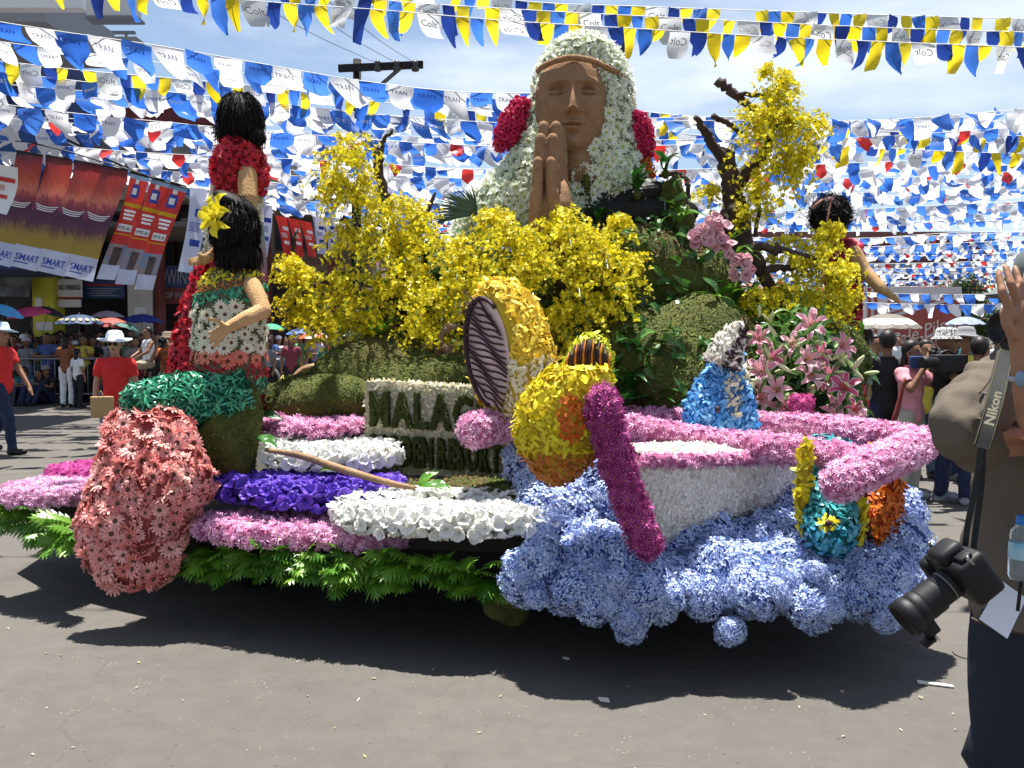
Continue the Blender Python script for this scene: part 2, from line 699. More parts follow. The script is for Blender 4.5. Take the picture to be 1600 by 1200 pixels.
def t_lobed(seed=0, lob=7):
    """deeply cut leaf along +X (split philodendron), unit length"""
    r = random.Random(seed)
    g = G()
    arch = r.uniform(.05, .22)
    def zf(x, y): return arch * (x - x * x) * 2 - 0.25 * abs(y) * r.uniform(.6, 1)
    for s in (-1, 1):
        for i in range(lob):
            t = 0.12 + 0.8 * i / lob
            L = 0.42 * math.sin(PI * (0.22 + 0.72 * i / lob)) * r.uniform(.8, 1.15)
            ang = R(62 - 30 * i / lob) * s
            x0, x1 = t - .06, t + .07
            tipx, tipy = t + L * math.cos(ang), L * math.sin(ang)
            mx, my = t + L * .6 * math.cos(ang), L * .6 * math.sin(ang)
            nx, ny = -math.sin(ang) * .06, math.cos(ang) * .06
            v = [(x0, 0, zf(x0, 0)), (x1, 0, zf(x1, 0)), (mx + abs(nx), my - abs(ny) * s * 0.3, zf(mx, my)), (mx - abs(nx), my + abs(ny) * s * 0.3, zf(mx, my)), (tipx, tipy, zf(tipx, tipy) - .03)]
            g.add(v, [(0, 1, 2, 3), (3, 2, 4)], 0)
    g.add([(.85, -.05, zf(.85, 0)), (.85, .05, zf(.85, 0)), (1.05, 0, zf(1.05, 0))], [(0, 2, 1)], 0)
    return g

def t_broad(seed=0, w=0.55):
    r = random.Random(seed)
    g = G()
    v = []
    n = 7
    bend = r.uniform(.2, .5)
    for i in range(n + 1):
        t = i / n
        ww = w * (math.sin(PI * min(1, t * .93 + .07)) ** .7) * (1.15 - .45 * t)
        if i == n: ww = 0.01
        z = bend * (t - 1.2 * t * t)
        for q in (-1, -.5, 0, .5, 1):
            v.append((t, q * ww / 2, z + .10 * abs(q) * ww + .02 * math.sin(9 * t + q * 3)))
    g.add(v, grid_faces(n + 1, 5), 0)
    return g

def t_lily(seed=0):
    """open lily: six recurved petals, stamens"""
    r = random.Random(seed)
    g = G()
    for i in range(6):
        a = PI / 3 * i + r.uniform(-.08, .08)
        w = .26 if i % 2 else .2
        ca, sa = math.cos(a), math.sin(a)
        v = []
        for rr, ww, z in ((.03, .06, 0), (.17, .8, .22), (.34, 1.0, .36), (.5, .7, .34), (.6, .08, .22)):
            for q in (-1, 0, 1):
                x, y = rr, q * ww * w / 2
                v.append((x * ca - y * sa, x * sa + y * ca, z + (.05 * abs(q) * ww)))
        f = grid_faces(5, 3)
        g.add(v, f, [0, 0] * 4)
        # pale rim down each petal edge
        for q in (-1, 1):
            rim = []
            for k, (rr, ww, z) in enumerate(((.17, .8, .22), (.34, 1.0, .36), (.5, .7, .34), (.6, .08, .22))):
                for o in (.82, 1.12):
                    x, y = rr, q * ww * w / 2 * o
                    rim.append((x * ca - y * sa, x * sa + y * ca, z + .05 * ww * o + .008))
            g.add(rim, grid_faces(4, 2), 1)
    for i in range(5):
        a = 2 * PI * i / 5 + .3
        v, f = tube([(0, 0, .05), (.05 * math.cos(a), .05 * math.sin(a), .3), (.1 * math.cos(a), .1 * math.sin(a), .42)], .012, 4)
        g.add(v, f, 2)
    return g

def tm(name, fn, k, *a, **kw):
    return [mesh_of(name, fn(i, *a, **kw), False) for i in range(k)]

MUM = [t_mum(i) for i in range(4)]
CHIP = [t_chip(i) for i in range(5)]
CHIPN = [t_chip(i + 9, w=0.24) for i in range(5)]
FLORET = [t_floret(i) for i in range(4)]
ORCHID = [t_orchid(i) for i in range(3)]
GERB = [t_gerbera(i) for i in range(4)]
GERBC = [t_gerbera(i + 7, 12, 0.16) for i in range(3)]
CUP = [t_cup(i) for i in range(4)]
DAISY = [t_daisy(i) for i in range(4)]

# ------------------------------------------------------------------ colours
PINK = [mat('pink_mum', (0.64, 0.24, 0.46), (0.86, 0.54, 0.72), island=True, rough=.6, transl=.25), mat('mum_eye', (0.35, 0.22, 0.05), rough=.8)]
LPINK = [mat('light_pink_mum', (0.68, 0.30, 0.53), (0.88, 0.60, 0.77), island=True, rough=.6, transl=.25), MATS['mum_eye']]
MAGENTA = [mat('magenta_mum', (0.36, 0.03, 0.20), (0.62, 0.10, 0.40), island=True, rough=.6, transl=.2), MATS['mum_eye']]
PROWC = [mat('plum_mum', (0.34, 0.035, 0.19), (0.50, 0.10, 0.32), island=True, rough=.6, transl=.2), MATS['mum_eye']]
SALMON = [mat('salmon_petal', (0.70, 0.20, 0.18), (0.90, 0.50, 0.45), objrand=True, rough=.55, transl=.25, noise=.18, nscale=1.5), mat('gerbera_eye', (0.10, 0.05, 0.03), rough=.9)]
CORAL = [mat('coral_petal', (0.72, 0.17, 0.11), (0.80, 0.26, 0.18), objrand=True, rough=.55, transl=.2), MATS['gerbera_eye']]
CREAM = [mat('cream_petal', (0.74, 0.70, 0.52), (0.82, 0.79, 0.66), objrand=True, rough=.55, transl=.25), MATS['gerbera_eye']]
REDF = [mat('red_petal', (0.42, 0.008, 0.018), (0.62, 0.03, 0.06), island=True, rough=.45, transl=.15), mat('red_eye', (0.05, 0.005, 0.01), rough=.9)]
WHITEC = [mat('white_petal', (0.80, 0.80, 0.76), (0.85, 0.84, 0.82), objrand=True, rough=.5, transl=.3), mat('white_eye', (0.55, 0.58, 0.30), rough=.8)]
PURPLE = [mat('violet_petal', (0.10, 0.040, 0.46), (0.20, 0.10, 0.62), objrand=True, rough=.5, transl=.25), mat('violet_eye', (0.03, 0.01, 0.12), rough=.8)]
VEIL = [mat('veil_petal', (0.74, 0.79, 0.62), (0.85, 0.87, 0.76), objrand=True, rough=.5, transl=.25), mat('veil_eye', (0.34, 0.40, 0.12), rough=.8)]
HYDR = [mat('hydrangea_blue', (0.24, 0.34, 0.66), (0.62, 0.70, 0.88), island=True, rough=.5, transl=.2)]
YELO = [mat('orchid_yellow', (0.60, 0.48, 0.0), (0.84, 0.76, 0.04), island=True, rough=.45, transl=.35)]
YFISH = [mat('petal_yellow', (0.68, 0.42, 0.01), (0.86, 0.68, 0.10), island=True, rough=.5, transl=.2)]
YFISH2 = [mat('petal_yellow_green', (0.60, 0.50, 0.01), (0.80, 0.66, 0.03), island=True, rough=.5, transl=.2)]
LIME = [mat('petal_lime', (0.44, 0.50, 0.01), (0.68, 0.72, 0.04), island=True, rough=.5, transl=.2)]
ORANGE = [mat('petal_orange', (0.62, 0.10, 0.01), (0.80, 0.24, 0.03), island=True, rough=.45, transl=.2)]
RUST = [mat('petal_rust', (0.38, 0.10, 0.02), (0.62, 0.22, 0.03), island=True, rough=.5, transl=.15)]
DARKP = [mat('petal_black', (0.02, 0.008, 0.012), (0.05, 0.02, 0.025), island=True, rough=.6)]
WHITEP = [mat('petal_white', (0.70, 0.68, 0.58), (0.84, 0.82, 0.76), island=True, rough=.5, transl=.2)]
HULLW = [mat('petal_hull_white', (0.74, 0.71, 0.65), (0.90, 0.88, 0.85), island=True, rough=.5, transl=.2)]
CREAMP = [mat('petal_cream', (0.66, 0.58, 0.36), (0.82, 0.78, 0.62), island=True, rough=.5, transl=.2)]
SKYB = [mat('petal_sky_blue', (0.04, 0.24, 0.60), (0.22, 0.50, 0.80), island=True, rough=.4, transl=.15)]
TEAL = [mat('petal_teal', (0.01, 0.16, 0.18), (0.06, 0.40, 0.42), island=True, rough=.3, spec=.6)]
TEALB = [mat('petal_teal_blue', (0.01, 0.14, 0.24), (0.06, 0.34, 0.46), island=True, rough=.3, spec=.6)]
EMER = [mat('petal_emerald', (0.004, 0.13, 0.055), (0.05, 0.38, 0.20), island=True, rough=.28, spec=.6)]
PINKB = [mat('petal_pale_pink', (0.55, 0.36, 0.34), (0.72, 0.55, 0.52), island=True, rough=.6)]
LEAFG = mat('leaf_green', (0.05, 0.16, 0.012), (0.17, 0.34, 0.03), objrand=True, rough=.35, spec=.5, transl=.25)
LEAFD = mat('leaf_deep_green', (0.015, 0.07, 0.012), (0.035, 0.13, 0.02), objrand=True, rough=.28, spec=.6, transl=.15)
LEAFI = mat('leaf_mixed_green', (0.02, 0.09, 0.012), (0.08, 0.19, 0.03), island=True, rough=.35, spec=.5, transl=.25)
LILYG = mat('lily_leaf', (0.06, 0.16, 0.03), (0.14, 0.28, 0.06), island=True, rough=.35, spec=.5, transl=.25)
BUD = mat('lily_bud', (0.38, 0.48, 0.20), (0.60, 0.60, 0.36), objrand=True, rough=.45)
MOSS = mat('moss_base', (0.035, 0.05, 0.008), (0.09, 0.09, 0.02), nscale=9, rough=.95, bump=.8, bscale=60)
MOSST = mat('moss_tuft', (0.035, 0.06, 0.006), (0.13, 0.16, 0.022), island=True, rough=.9)
MOSSB = mat('moss_brown_tuft', (0.09, 0.055, 0.02), (0.15, 0.10, 0.035), island=True, rough=.9)
BARK = mat('driftwood', (0.10, 0.06, 0.035), (0.22, 0.145, 0.09), nscale=14, rough=.85, bump=.7, bscale=35)
BARKD = mat('dark_driftwood', (0.035, 0.022, 0.018), (0.085, 0.055, 0.045), nscale=12, rough=.85, bump=.7, bscale=30)
WOODL = mat('peeled_branch', (0.20, 0.115, 0.055), (0.30, 0.19, 0.10), nscale=10, rough=.7, bump=.3, bscale=50)
CLAY = mat('statue_clay', (0.25, 0.142, 0.078), (0.31, 0.182, 0.104), nscale=16, rough=.95, noise=.10, bump=.6, bscale=140, spec=.15)
CLAYL = mat('statue_pale_clay', (0.42, 0.25, 0.115), (0.52, 0.32, 0.16), nscale=9, rough=.92, noise=.12, bump=.6, bscale=110, spec=.15)
ROCK = mat('wet_black_rock', (0.004, 0.005, 0.004), (0.012, 0.013, 0.010), nscale=5, rough=.5, spec=.2, bump=.9, bscale=9)
HAIRB = mat('black_hair', (0.005, 0.004, 0.004), (0.013, 0.011, 0.010), island=True, rough=.6, spec=.12)
EARTH = mat('float_deck', (0.02, 0.018, 0.014), (0.04, 0.035, 0.025), nscale=5, rough=.95)
BLACKM = mat('black_metal', (0.01, 0.01, 0.011), rough=.5)
CORE = {}
def core(c):
    k = tuple(c)
    if k not in CORE:
        CORE[k] = mat('core_%d' % len(CORE), c, rough=.9)
    return CORE[k]

# ------------------------------------------------------------------ the setting
def road_material():
    m = bpy.data.materials.new('asphalt')
    m.use_nodes = True
    n, l = m.node_tree.nodes, m.node_tree.links
    b = n['Principled BSDF']
    b.inputs['Roughness'].default_value = .9
    b.inputs['Specular IOR Level'].default_value = .2
    tc = n.new('ShaderNodeTexCoord')
    def noise(s, d, r=.55):
        t = n.new('ShaderNodeTexNoise')
        t.inputs['Scale'].default_value = s
        t.inputs['Detail'].default_value = d
        t.inputs['Roughness'].default_value = r
        l.new(tc.outputs['Object'], t.inputs['Vector'])
        return t
    def rng_(o, a, b_, c, d):
        q = n.new('ShaderNodeMapRange')
        for k, v in zip(('From Min', 'From Max', 'To Min', 'To Max'), (a, b_, c, d)):
            q.inputs[k].default_value = v
        l.new(o, q.inputs['Value'])
        return q.outputs['Result']
    def mul(a, b_):
        q = n.new('ShaderNodeMath'); q.operation = 'MULTIPLY'
        l.new(a, q.inputs[0]); l.new(b_, q.inputs[1])
        return q.outputs[0]
    big = rng_(noise(.45, 4).outputs['Fac'], .3, .7, .90, 1.10)
    mid = rng_(noise(6, 6, .7).outputs['Fac'], .3, .7, .90, 1.10)
    fine = rng_(noise(160, 3, .8).outputs['Fac'], .25, .75, .72, 1.28)
    val = mul(mul(big, mid), fine)
    cm = n.new('ShaderNodeMix'); cm.data_type = 'RGBA'; cm.blend_type = 'MULTIPLY'
    cm.inputs['Factor'].default_value = 1
    cm.inputs['A'].default_value = (0.094, 0.086, 0.075, 1)
    l.new(val, cm.inputs['B'])
    # pale chips of aggregate and dark specks
    vo = n.new('ShaderNodeTexVoronoi'); vo.inputs['Scale'].default_value = 26
    l.new(tc.outputs['Object'], vo.inputs['Vector'])
    chip = rng_(vo.outputs['Distance'], .05, .12, 1, 0)
    sel = rng_(noise(3.1, 2).outputs['Fac'], .52, .60, 0, 1)
    c2 = n.new('ShaderNodeMix'); c2.data_type = 'RGBA'
    c2.inputs['B'].default_value = (0.26, 0.235, 0.19, 1)
    l.new(mul(chip, sel), c2.inputs['Factor']); l.new(cm.outputs['Result'], c2.inputs['A'])
    vo2 = n.new('ShaderNodeTexVoronoi'); vo2.inputs['Scale'].default_value = 9
    l.new(tc.outputs['Object'], vo2.inputs['Vector'])
    spk = rng_(vo2.outputs['Distance'], .03, .09, .8, 0)
    c3 = n.new('ShaderNodeMix'); c3.data_type = 'RGBA'
    c3.inputs['B'].default_value = (0.05, 0.045, 0.04, 1)
    l.new(spk, c3.inputs['Factor']); l.new(c2.outputs['Result'], c3.inputs['A'])
    # hairline cracks and old stains with shapes of their own
    wv = n.new('ShaderNodeTexNoise'); wv.inputs['Scale'].default_value = 1.6; wv.inputs['Detail'].default_value = 4
    l.new(tc.outputs['Object'], wv.inputs['Vector'])
    mxv = n.new('ShaderNodeMix'); mxv.data_type = 'RGBA'; mxv.inputs['Factor'].default_value = .35
    l.new(tc.outputs['Object'], mxv.inputs['A']); l.new(wv.outputs['Color'], mxv.inputs['B'])
    vo3 = n.new('ShaderNodeTexVoronoi'); vo3.feature = 'DISTANCE_TO_EDGE'; vo3.inputs['Scale'].default_value = .75
    l.new(mxv.outputs['Result'], vo3.inputs['Vector'])
    crk = rng_(vo3.outputs['Distance'], .002, .005, .20, 0)
    csel = rng_(noise(.8, 2).outputs['Fac'], .50, .58, 0, 1)
    stn = rng_(noise(1.3, 3, .6).outputs['Fac'], .57, .70, 0, .34)
    mxa = n.new('ShaderNodeMath'); mxa.operation = 'MAXIMUM'
    l.new(mul(crk, csel), mxa.inputs[0]); l.new(stn, mxa.inputs[1])
    c4 = n.new('ShaderNodeMix'); c4.data_type = 'RGBA'
    c4.inputs['B'].default_value = (0.045, 0.04, 0.036, 1)
    l.new(mxa.outputs[0], c4.inputs['Factor']); l.new(c3.outputs['Result'], c4.inputs['A'])
    l.new(c4.outputs['Result'], b.inputs['Base Color'])
    bp = n.new('ShaderNodeBump'); bp.inputs['Strength'].default_value = .5; bp.inputs['Distance'].default_value = .004
    l.new(noise(130, 4, .7).outputs['Fac'], bp.inputs['Height'])
    l.new(bp.outputs['Normal'], b.inputs['Normal'])
    return m
ROAD = road_material()
g = G()
g.add([(-400, -60, 0), (400, -60, 0), (400, 900, 0), (-400, 900, 0)], [(0, 1, 2, 3)])
o = part('road', g, ROAD)
tag(o, None, None, kind='structure')
# ================================================================== THE FLOAT
GR = 'flower beds on the float deck'
# plan outline of the deck (world X, Y), counter-clockwise from the left end along the front
front = [(-3.45, 7.2), (-3.35, 6.5), (-2.9, 6.02), (-2.3, 5.62), (-1.6, 5.2), (-0.9, 4.98), (-0.2, 4.86), (0.5, 4.78), (1.2, 4.74), (1.75, 4.85), (2.15, 5.2), (2.35, 5.8), (2.4, 6.8), (2.3, 8.4)]
back = [(1.5, 9.2), (-1.5, 9.4), (-3.0, 8.6)]
fl = thing('parade_float', 'low parade float with dark deck and black skirting carrying flower sculptures', 'parade float', (0, 6.8, 0))
outl = np.array(front + back)
def prism(outline, z0, z1):
    n = len(outline)
    v = np.concatenate([np.c_[outline, np.full(n, z0)], np.c_[outline, np.full(n, z1)]])
    f = [tuple(range(n - 1, -1, -1)), tuple(range(n, 2 * n))] + [(i, (i + 1) % n, (i + 1) % n + n, i + n) for i in range(n)]
    return v, f
cen = outl.mean(axis=0)
g = G(); g.add(*prism(outl, .50, .58))
part('deck', g, EARTH, fl, smooth=False)
g = G(); g.add(*prism((outl - cen) * .93 + cen, .34, .50))
part('skirting', g, mat('float_skirting', (0.012, 0.012, 0.011), rough=.9), fl, smooth=False)
g = G(); g.add(*box((-0.4, 7.0, .30), (3.6, 2.6, .12)))
part('chassis', g, BLACKM, fl, smooth=False)
for x, y in ((-1.7, 6.1), (1.1, 6.1), (-1.7, 8.2), (1.1, 8.2)):
    g = G()
    g.add(*loft([np.array([(x + s, y + .2 * math.cos(a), .2 + .2 * math.sin(a)) for a in np.linspace(0, 2 * PI, 16, endpoint=False)]) for s in (-.08, .08)]))
    w = part('wheel', g, mat('tyre_rubber', (0.012, 0.012, 0.012), rough=.85), fl)
    g = G()
    g.add(*loft([np.array([(x + s, y + .1 * math.cos(a), .2 + .1 * math.sin(a)) for a in np.linspace(0, 2 * PI, 12, endpoint=False)]) for s in (-.09, .09)]))
    part('rim', g, mat('grey_steel', (0.3, 0.3, 0.3), rough=.4, metal=.8), w)

# ---- leafy fringe round the deck edge: each big cut leaf its own part
LOB = tm('lobed_leaf', t_lobed, 5)
def fringe(root, path, n, size, zr, leaves=LOB, down=.5):
    p = smooth_path(np.array(path), 10)
    seg = np.linalg.norm(np.diff(p, axis=0), axis=1)
    cum = np.r_[0, np.cumsum(seg)]
    for i in range(n):
        s = cum[-1] * (i + rng.random()) / n
        x = np.array([np.interp(s, cum, p[:, k]) for k in range(3)])
        k = min(len(p) - 2, max(0, int(np.searchsorted(cum, s)) - 1))
        t = nrm(p[k + 1] - p[k])
        out = nrm(V3(t[1], -t[0], 0))
        d = nrm(out + t * rng.uniform(-1.1, 1.1) + V3(0, 0, rng.uniform(-down * 1.7, .6)))
        up = nrm(np.cross(d, np.cross(V3(0, 0, 1) + .5 * out + .3 * rng.standard_normal(3), d)))
        sd = np.cross(up, d)
        sz = size * rng.uniform(.65, 1.15)
        x = x + V3(0, 0, rng.uniform(*zr)) + out * .05
        mw = Matrix(((d[0] * sz, sd[0] * sz, up[0] * sz, x[0]), (d[1] * sz, sd[1] * sz, up[1] * sz, x[1]), (d[2] * sz, sd[2] * sz, up[2] * sz, x[2]), (0, 0, 0, 1)))
        part('leaf', leaves[int(rng.integers(len(leaves)))], LEAFG, root, mw=mw)
fr = thing('leaf_fringe', 'bright green cut-leaf fringe along the front edge under the pink and white beds', 'foliage', (-.9, 5.0, .5))
pth = [P(262, 868, 5.5), P(330, 868, 5.32), P(450, 870, 5.06), P(560, 876, 4.92), P(700, 886, 4.8), P(775, 893, 4.78)]
fringe(fr, [tuple(q) for q in pth], 230, .20, (-.07, .055), down=.36)
fr2 = thing('leaf_fringe', 'dark green cut-leaf fringe at the far left corner below the pale pink bed', 'foliage', (-2.8, 6.0, .4))
pth = [P(-40, 775, 6.4), P(30, 800, 5.95), P(90, 815, 5.75), P(150, 835, 5.5)]
fringe(fr2, [tuple(q) for q in pth], 95, .22, (-.05, .05), down=.4)

# ---- flower beds: thick lily-pad shaped discs
def pad_geo(c, rx, ry, th, rz=0.0, n=40, wob=.06, seed=0, tilt=0.0):
    r = np.random.default_rng(seed)
    a = np.linspace(0, 2 * PI, n, endpoint=False)
    k = 1 + wob * np.sin(2 * a + r.uniform(0, 6)) + wob * .7 * np.sin(3 * a + r.uniform(0, 6)) + wob * .35 * np.sin(5 * a + r.uniform(0, 6))
    rings = []
    for s, z in ((.05, 1.0), (.5, 1.0), (.8, .97), (.93, .85), (.99, .55), (1.0, .3), (.97, 0.05), (.9, 0)):
        x, y = rx * s * k * np.cos(a), ry * s * k * np.sin(a)
        q = np.c_[x, y, np.full(n, (z - 1) * th) + tilt * x]
        rings.append(rotz(q, rz) + np.array(c))
    v, f = loft(rings[::-1])
    return v, f

def front_mask(pts, ns):
    """keep what the street side could see"""
    return (ns[:, 1] < .55) | (ns[:, 2] > .2)

def bed(name, label, px, py, d, wpx, ry, th, mats, kind, size, spacing, rz=0.0, seed=0, corec=(.2, .1, .15), tilt=0.0, leg=True):
    c = np.array(P(px, py, d))
    root = thing(name, label, 'flower bed', (c[0], c[1], c[2] - th), GR)
    v, f = pad_geo(c, M(wpx, d) / 2, ry, th, rz, seed=seed, tilt=tilt)
    k = .42 * size
    vc, fc_ = pad_geo(c - V3(0, 0, k * .7), M(wpx, d) / 2 - k, ry - k, th - k * 1.2, rz, seed=seed, tilt=tilt)
    g = G(); g.add(vc, fc_)
    part('pad', g, core(corec), root)
    if leg:
        g = G(); g.add(*tube([(c[0], c[1], .56), (c[0], c[1], c[2] - th * .8)], .06, 8))
        part('support', g, BLACKM, root)
    pts, ns = sample(v, f, spacing, front_mask)
    ns = nrm(ns + V3(0, 0, .15))
    if kind == 'mum':
        scatter('blooms', MUM, pts, ns, size, mats, root, tilt=.35, lift=-.012)
    else:
        meshes = tm('bloom', t_cup, 4)
        if len(pts) > 290:
            order = np.argsort(pts[:, 1] - .8 * (ns[:, 2] < .6))
            a, b = order[:290], order[290:]
            place_each('bloom', meshes, pts[a], ns[a], size, mats, root, tilt=.3, lift=-.02)
            scatter('blooms', CUP, pts[b], ns[b], size, mats, root, tilt=.3)
        else:
            place_each('bloom', meshes, pts, ns, size, mats, root, tilt=.3, lift=-.02)
    return root
bed('flower_bed', 'long pink chrysanthemum bed just above the front leaf fringe', 462, 808, 5.12, 385, .27, .12, PINK, 'mum', .062, .036, seed=3, corec=(.35, .1, .2), rz=-.34)
bed('flower_bed', 'large white bed of cup flowers at front centre, overlapping the pink bed', 700, 783, 4.93, 352, .34, .12, WHITEC, 'cup', .08, .046, seed=8, corec=(.5, .5, .45), rz=-.05)
bed('flower_bed', 'violet bed of ruffled cup flowers behind the front pink bed', 490, 747, 5.36, 345, .30, .11, PURPLE, 'cup', .084, .052, seed=5, corec=(.05, .02, .2), rz=-.22)
bed('flower_bed', 'smaller white cup-flower bed in front of the sign, below a branch', 520, 693, 5.62, 205, .30, .11, WHITEC, 'cup', .076, .047, seed=12, corec=(.5, .5, .45), rz=-.05)
bed('flower_bed', 'pink chrysanthemum bed left of the sign, above the smaller white bed', 490, 648, 6.0, 200, .36, .10, PINK, 'mum', .06, .038, seed=15, corec=(.35, .1, .2), rz=-.1)
bed('flower_bed', 'pale pink chrysanthemum bed farthest back, under an arching root', 470, 618, 6.9, 200, .5, .10, LPINK, 'mum', .06, .042, seed=18, corec=(.35, .1, .2))
bed('flower_bed', 'pale pink chrysanthemum bed at the far left corner of the float', 82, 750, 5.85, 155, .32, .12, LPINK, 'mum', .05, .032, seed=21, corec=(.35, .15, .25))
bed('flower_bed', 'small magenta bed half hidden behind the salmon skirt', 150, 723, 6.3, 145, .32, .12, MAGENTA, 'mum', .05, .033, seed=24, corec=(.25, .02, .12))

# ---- moss ground and mounds
TUFT = [t_chip(i + 30, w=.22) for i in range(4)]
def blobby(c, r, seed, amp=.12, nu=18, nv=26, rot=None):
    q = np.random.default_rng(seed)
    ks = q.standard_normal((7, 3)) * 2.2
    ph = q.uniform(0, 6, 7)
    fn = lambda d: 1 + amp * np.sin(d @ ks.T + ph).sum(axis=1) / 2.2
    return ellipsoid(c, r, nu, nv, rot, fn)
def mossy(root, blobs, spacing=.015, size=.026, brown=.25, mask=None):
    g = G()
    P_, N_ = [], []
    for i, (c, r, s) in enumerate(blobs):
        v, f = blobby(c, r, s, .20, 26, 36)
        g.add(v, f)
        p, n = sample(v, f, spacing, lambda p, n: (n[:, 1] < .35) & (n[:, 2] > -.5) & (p[:, 2] > .5))
        P_.append(p); N_.append(n)
    part('mound', g, MOSS, root)
    p, n = np.concatenate(P_), np.concatenate(N_)
    w = rng.random(len(p)) < brown
    # brown where a slow wave says so, in patches
    wv = np.sin(p[:, 0] * 5.1 + p[:, 2] * 3.7) + np.sin(p[:, 2] * 7.3 - p[:, 0] * 2.1)
    w = wv > (1.1 - brown * 2)
    scatter('moss', TUFT, p[~w], n[~w], size, MOSST, root, tilt=.7, var=.5)
    scatter('moss', TUFT, p[w], n[w], size, MOSSB, root, tilt=.7, var=.5)
    return p, n
ms = thing('moss_mound', 'low brown and green moss mound behind and under the lettered sign', 'moss mound', (-.55, 6.1, .58))
mossy(ms, [(P(520, 640, 6.35), (.5, .5, .22), 1), (P(660, 610, 6.5), (.75, .5, .32), 2), (P(780, 625, 6.6), (.5, .45, .3), 3), (P(740, 775, 5.35), (.42, .28, .09), 4), (P(800, 785, 5.15), (.26, .2, .10), 6), (P(640, 785, 5.3), (.4, .25, .08), 7), (P(352, 690, 5.6), (.19, .22, .30), 8), (P(790, 935, 4.83), (.13, .1, .11), 9)], brown=.28)
mm = thing('moss_mound', 'tall green moss hill rising behind the canoe to the wet black rock', 'moss mound', (.8, 7.2, .58))
HILL = mossy(mm, [(P(1000, 480, 6.9), (.75, .6, .5), 11), (P(1060, 600, 6.5), (.6, .55, .55), 12), (P(920, 640, 6.7), (.7, .5, .55), 13), (P(1170, 620, 6.9), (.6, .5, .6), 14), (P(1052, 325, 6.9), (.13, .14, .22), 15), (P(885, 420, 7.1), (.5, .4, .35), 16), (P(1090, 440, 7.0), (.35, .35, .35), 17), (P(915, 300, 6.9), (.07, .1, .14), 18), (P(700, 520, 7.1), (.7, .5, .5), 19), (P(1230, 560, 7.4), (.55, .5, .5), 20)], brown=.05, spacing=.0165, size=.030)
rk = thing('waterfall_rock', 'wet black rock face with thin threads of water behind the praying hands', 'rock', P(985, 380, 7.5))
g = G()
for (x_, y_, rx_, rz_, sd_) in ((985, 340, .38, .22, 33), (935, 318, .16, .2, 34), (1000, 318, .20, .16, 35), (1045, 345, .14, .24, 36)):
    v, f = blobby(P(x_, y_, 6.98), (rx_, .14, rz_), sd_, .28, 26, 36)
    g.add(v, f)
part('rock_face', g, ROCK, rk, smooth=False)
for i in range(5):
    x = 930 + i * 26 + rng.uniform(-8, 8)
    g = G(); g.add(*tube([P(x, 290, 6.85), P(x + 1, 330, 6.82), P(x + 2, 372, 6.83)], .0035, 5))
    part('water_thread', g, mat('falling_water', (.5, .55, .55), rough=.05, spec=.8, trans=.5), rk)

# ---- the sign with raised moss letters
sg = thing('garden_sign', 'white flower-covered sign block with raised moss lettering', 'sign', P(680, 740, 5.75))
A, B_, C_, D_ = P(570, 590, 5.82), P(800, 601, 5.62), P(800, 738, 5.62), P(572, 735, 5.82)
ux = nrm(np.array(B_) - np.array(A)); wdt = np.linalg.norm(np.array(B_) - np.array(A))
uz = V3(0, 0, 1); hgt = (A.z + B_.z - C_.z - D_.z) / 2
un = nrm(np.cross(ux, uz))          # towards the street
o0 = np.array(D_) + V3(0, 0, 0)
zt = np.linspace(0, 1, 2)
g = G()
c8 = [o0 + ux * a * wdt + uz * (b * hgt) - un * c * .2 for a in (0, 1) for c in (0, 1) for b in (0, 1)]
bxf = [(0, 1, 3, 2), (4, 6, 7, 5), (0, 4, 5, 1), (2, 3, 7, 6), (0, 2, 6, 4), (1, 5, 7, 3)]
g.add(c8, bxf)
part('board', g, core((.40, .38, .26)), sg, smooth=False)
Vb, Fb = np.array(c8), bxf
pts, ns = sample(Vb, Fb, .017, lambda p, n: n[:, 1] < .6)
Fn = np.array([np.cross(ux, uz)])
# flat normals for the box
def near_face_normal(p):
    l = (p - o0)
    a, b, c = l @ ux / wdt, l @ uz / hgt, -(l @ un) / .2
    res = np.tile(un, (len(p), 1))
    res[b > .985] = uz
    res[a < .01] = -ux
    res[a > .99] = ux
    return res
scatter('petals', CHIP, pts, near_face_normal(pts), .034, CREAMP, sg, tilt=.55, var=.4)
def sign_letters(s, x0, z0, h, total):
    W = []
    for ch in s:
        if ch == ' ':
            W.append((None, .35)); continue
        v, f = solid_text(ch, .035, .09)
        W.append(((v, f), v[:, 0].max() + .13))
    sx = total / sum(w for _, w in W)
    x = x0
    for q, w in W:
        if q is not None:
            v, f = q
            pos = o0 + np.outer(x + v[:, 0] * sx, ux) + np.outer(z0 + v[:, 1] * h, uz) + np.outer(.012 + v[:, 2] * .5, un)
            g = G(); g.add(pos, f)
            L = part('letter', g, mat('moss_letter', (.022, .032, .006), (.05, .06, .012), nscale=30, rough=.95, bump=.8, bscale=80), sg, smooth=False)
            p, n = sample(pos, f, .012, lambda p, n: n[:, 1] < .5)
            scatter('moss', TUFT, p, n, .022, MOSST if False else mat('moss_letter_tuft', (.03, .045, .006), (.075, .085, .016), island=True, rough=.95), L, tilt=.8, var=.4)
        x += w * sx
sign_letters('MALAGOS', .045, hgt * .53, hgt * .38, wdt * .98)
sign_letters('GARDEN RESORT', .02, hgt * .10, hgt * .32, wdt * .92)

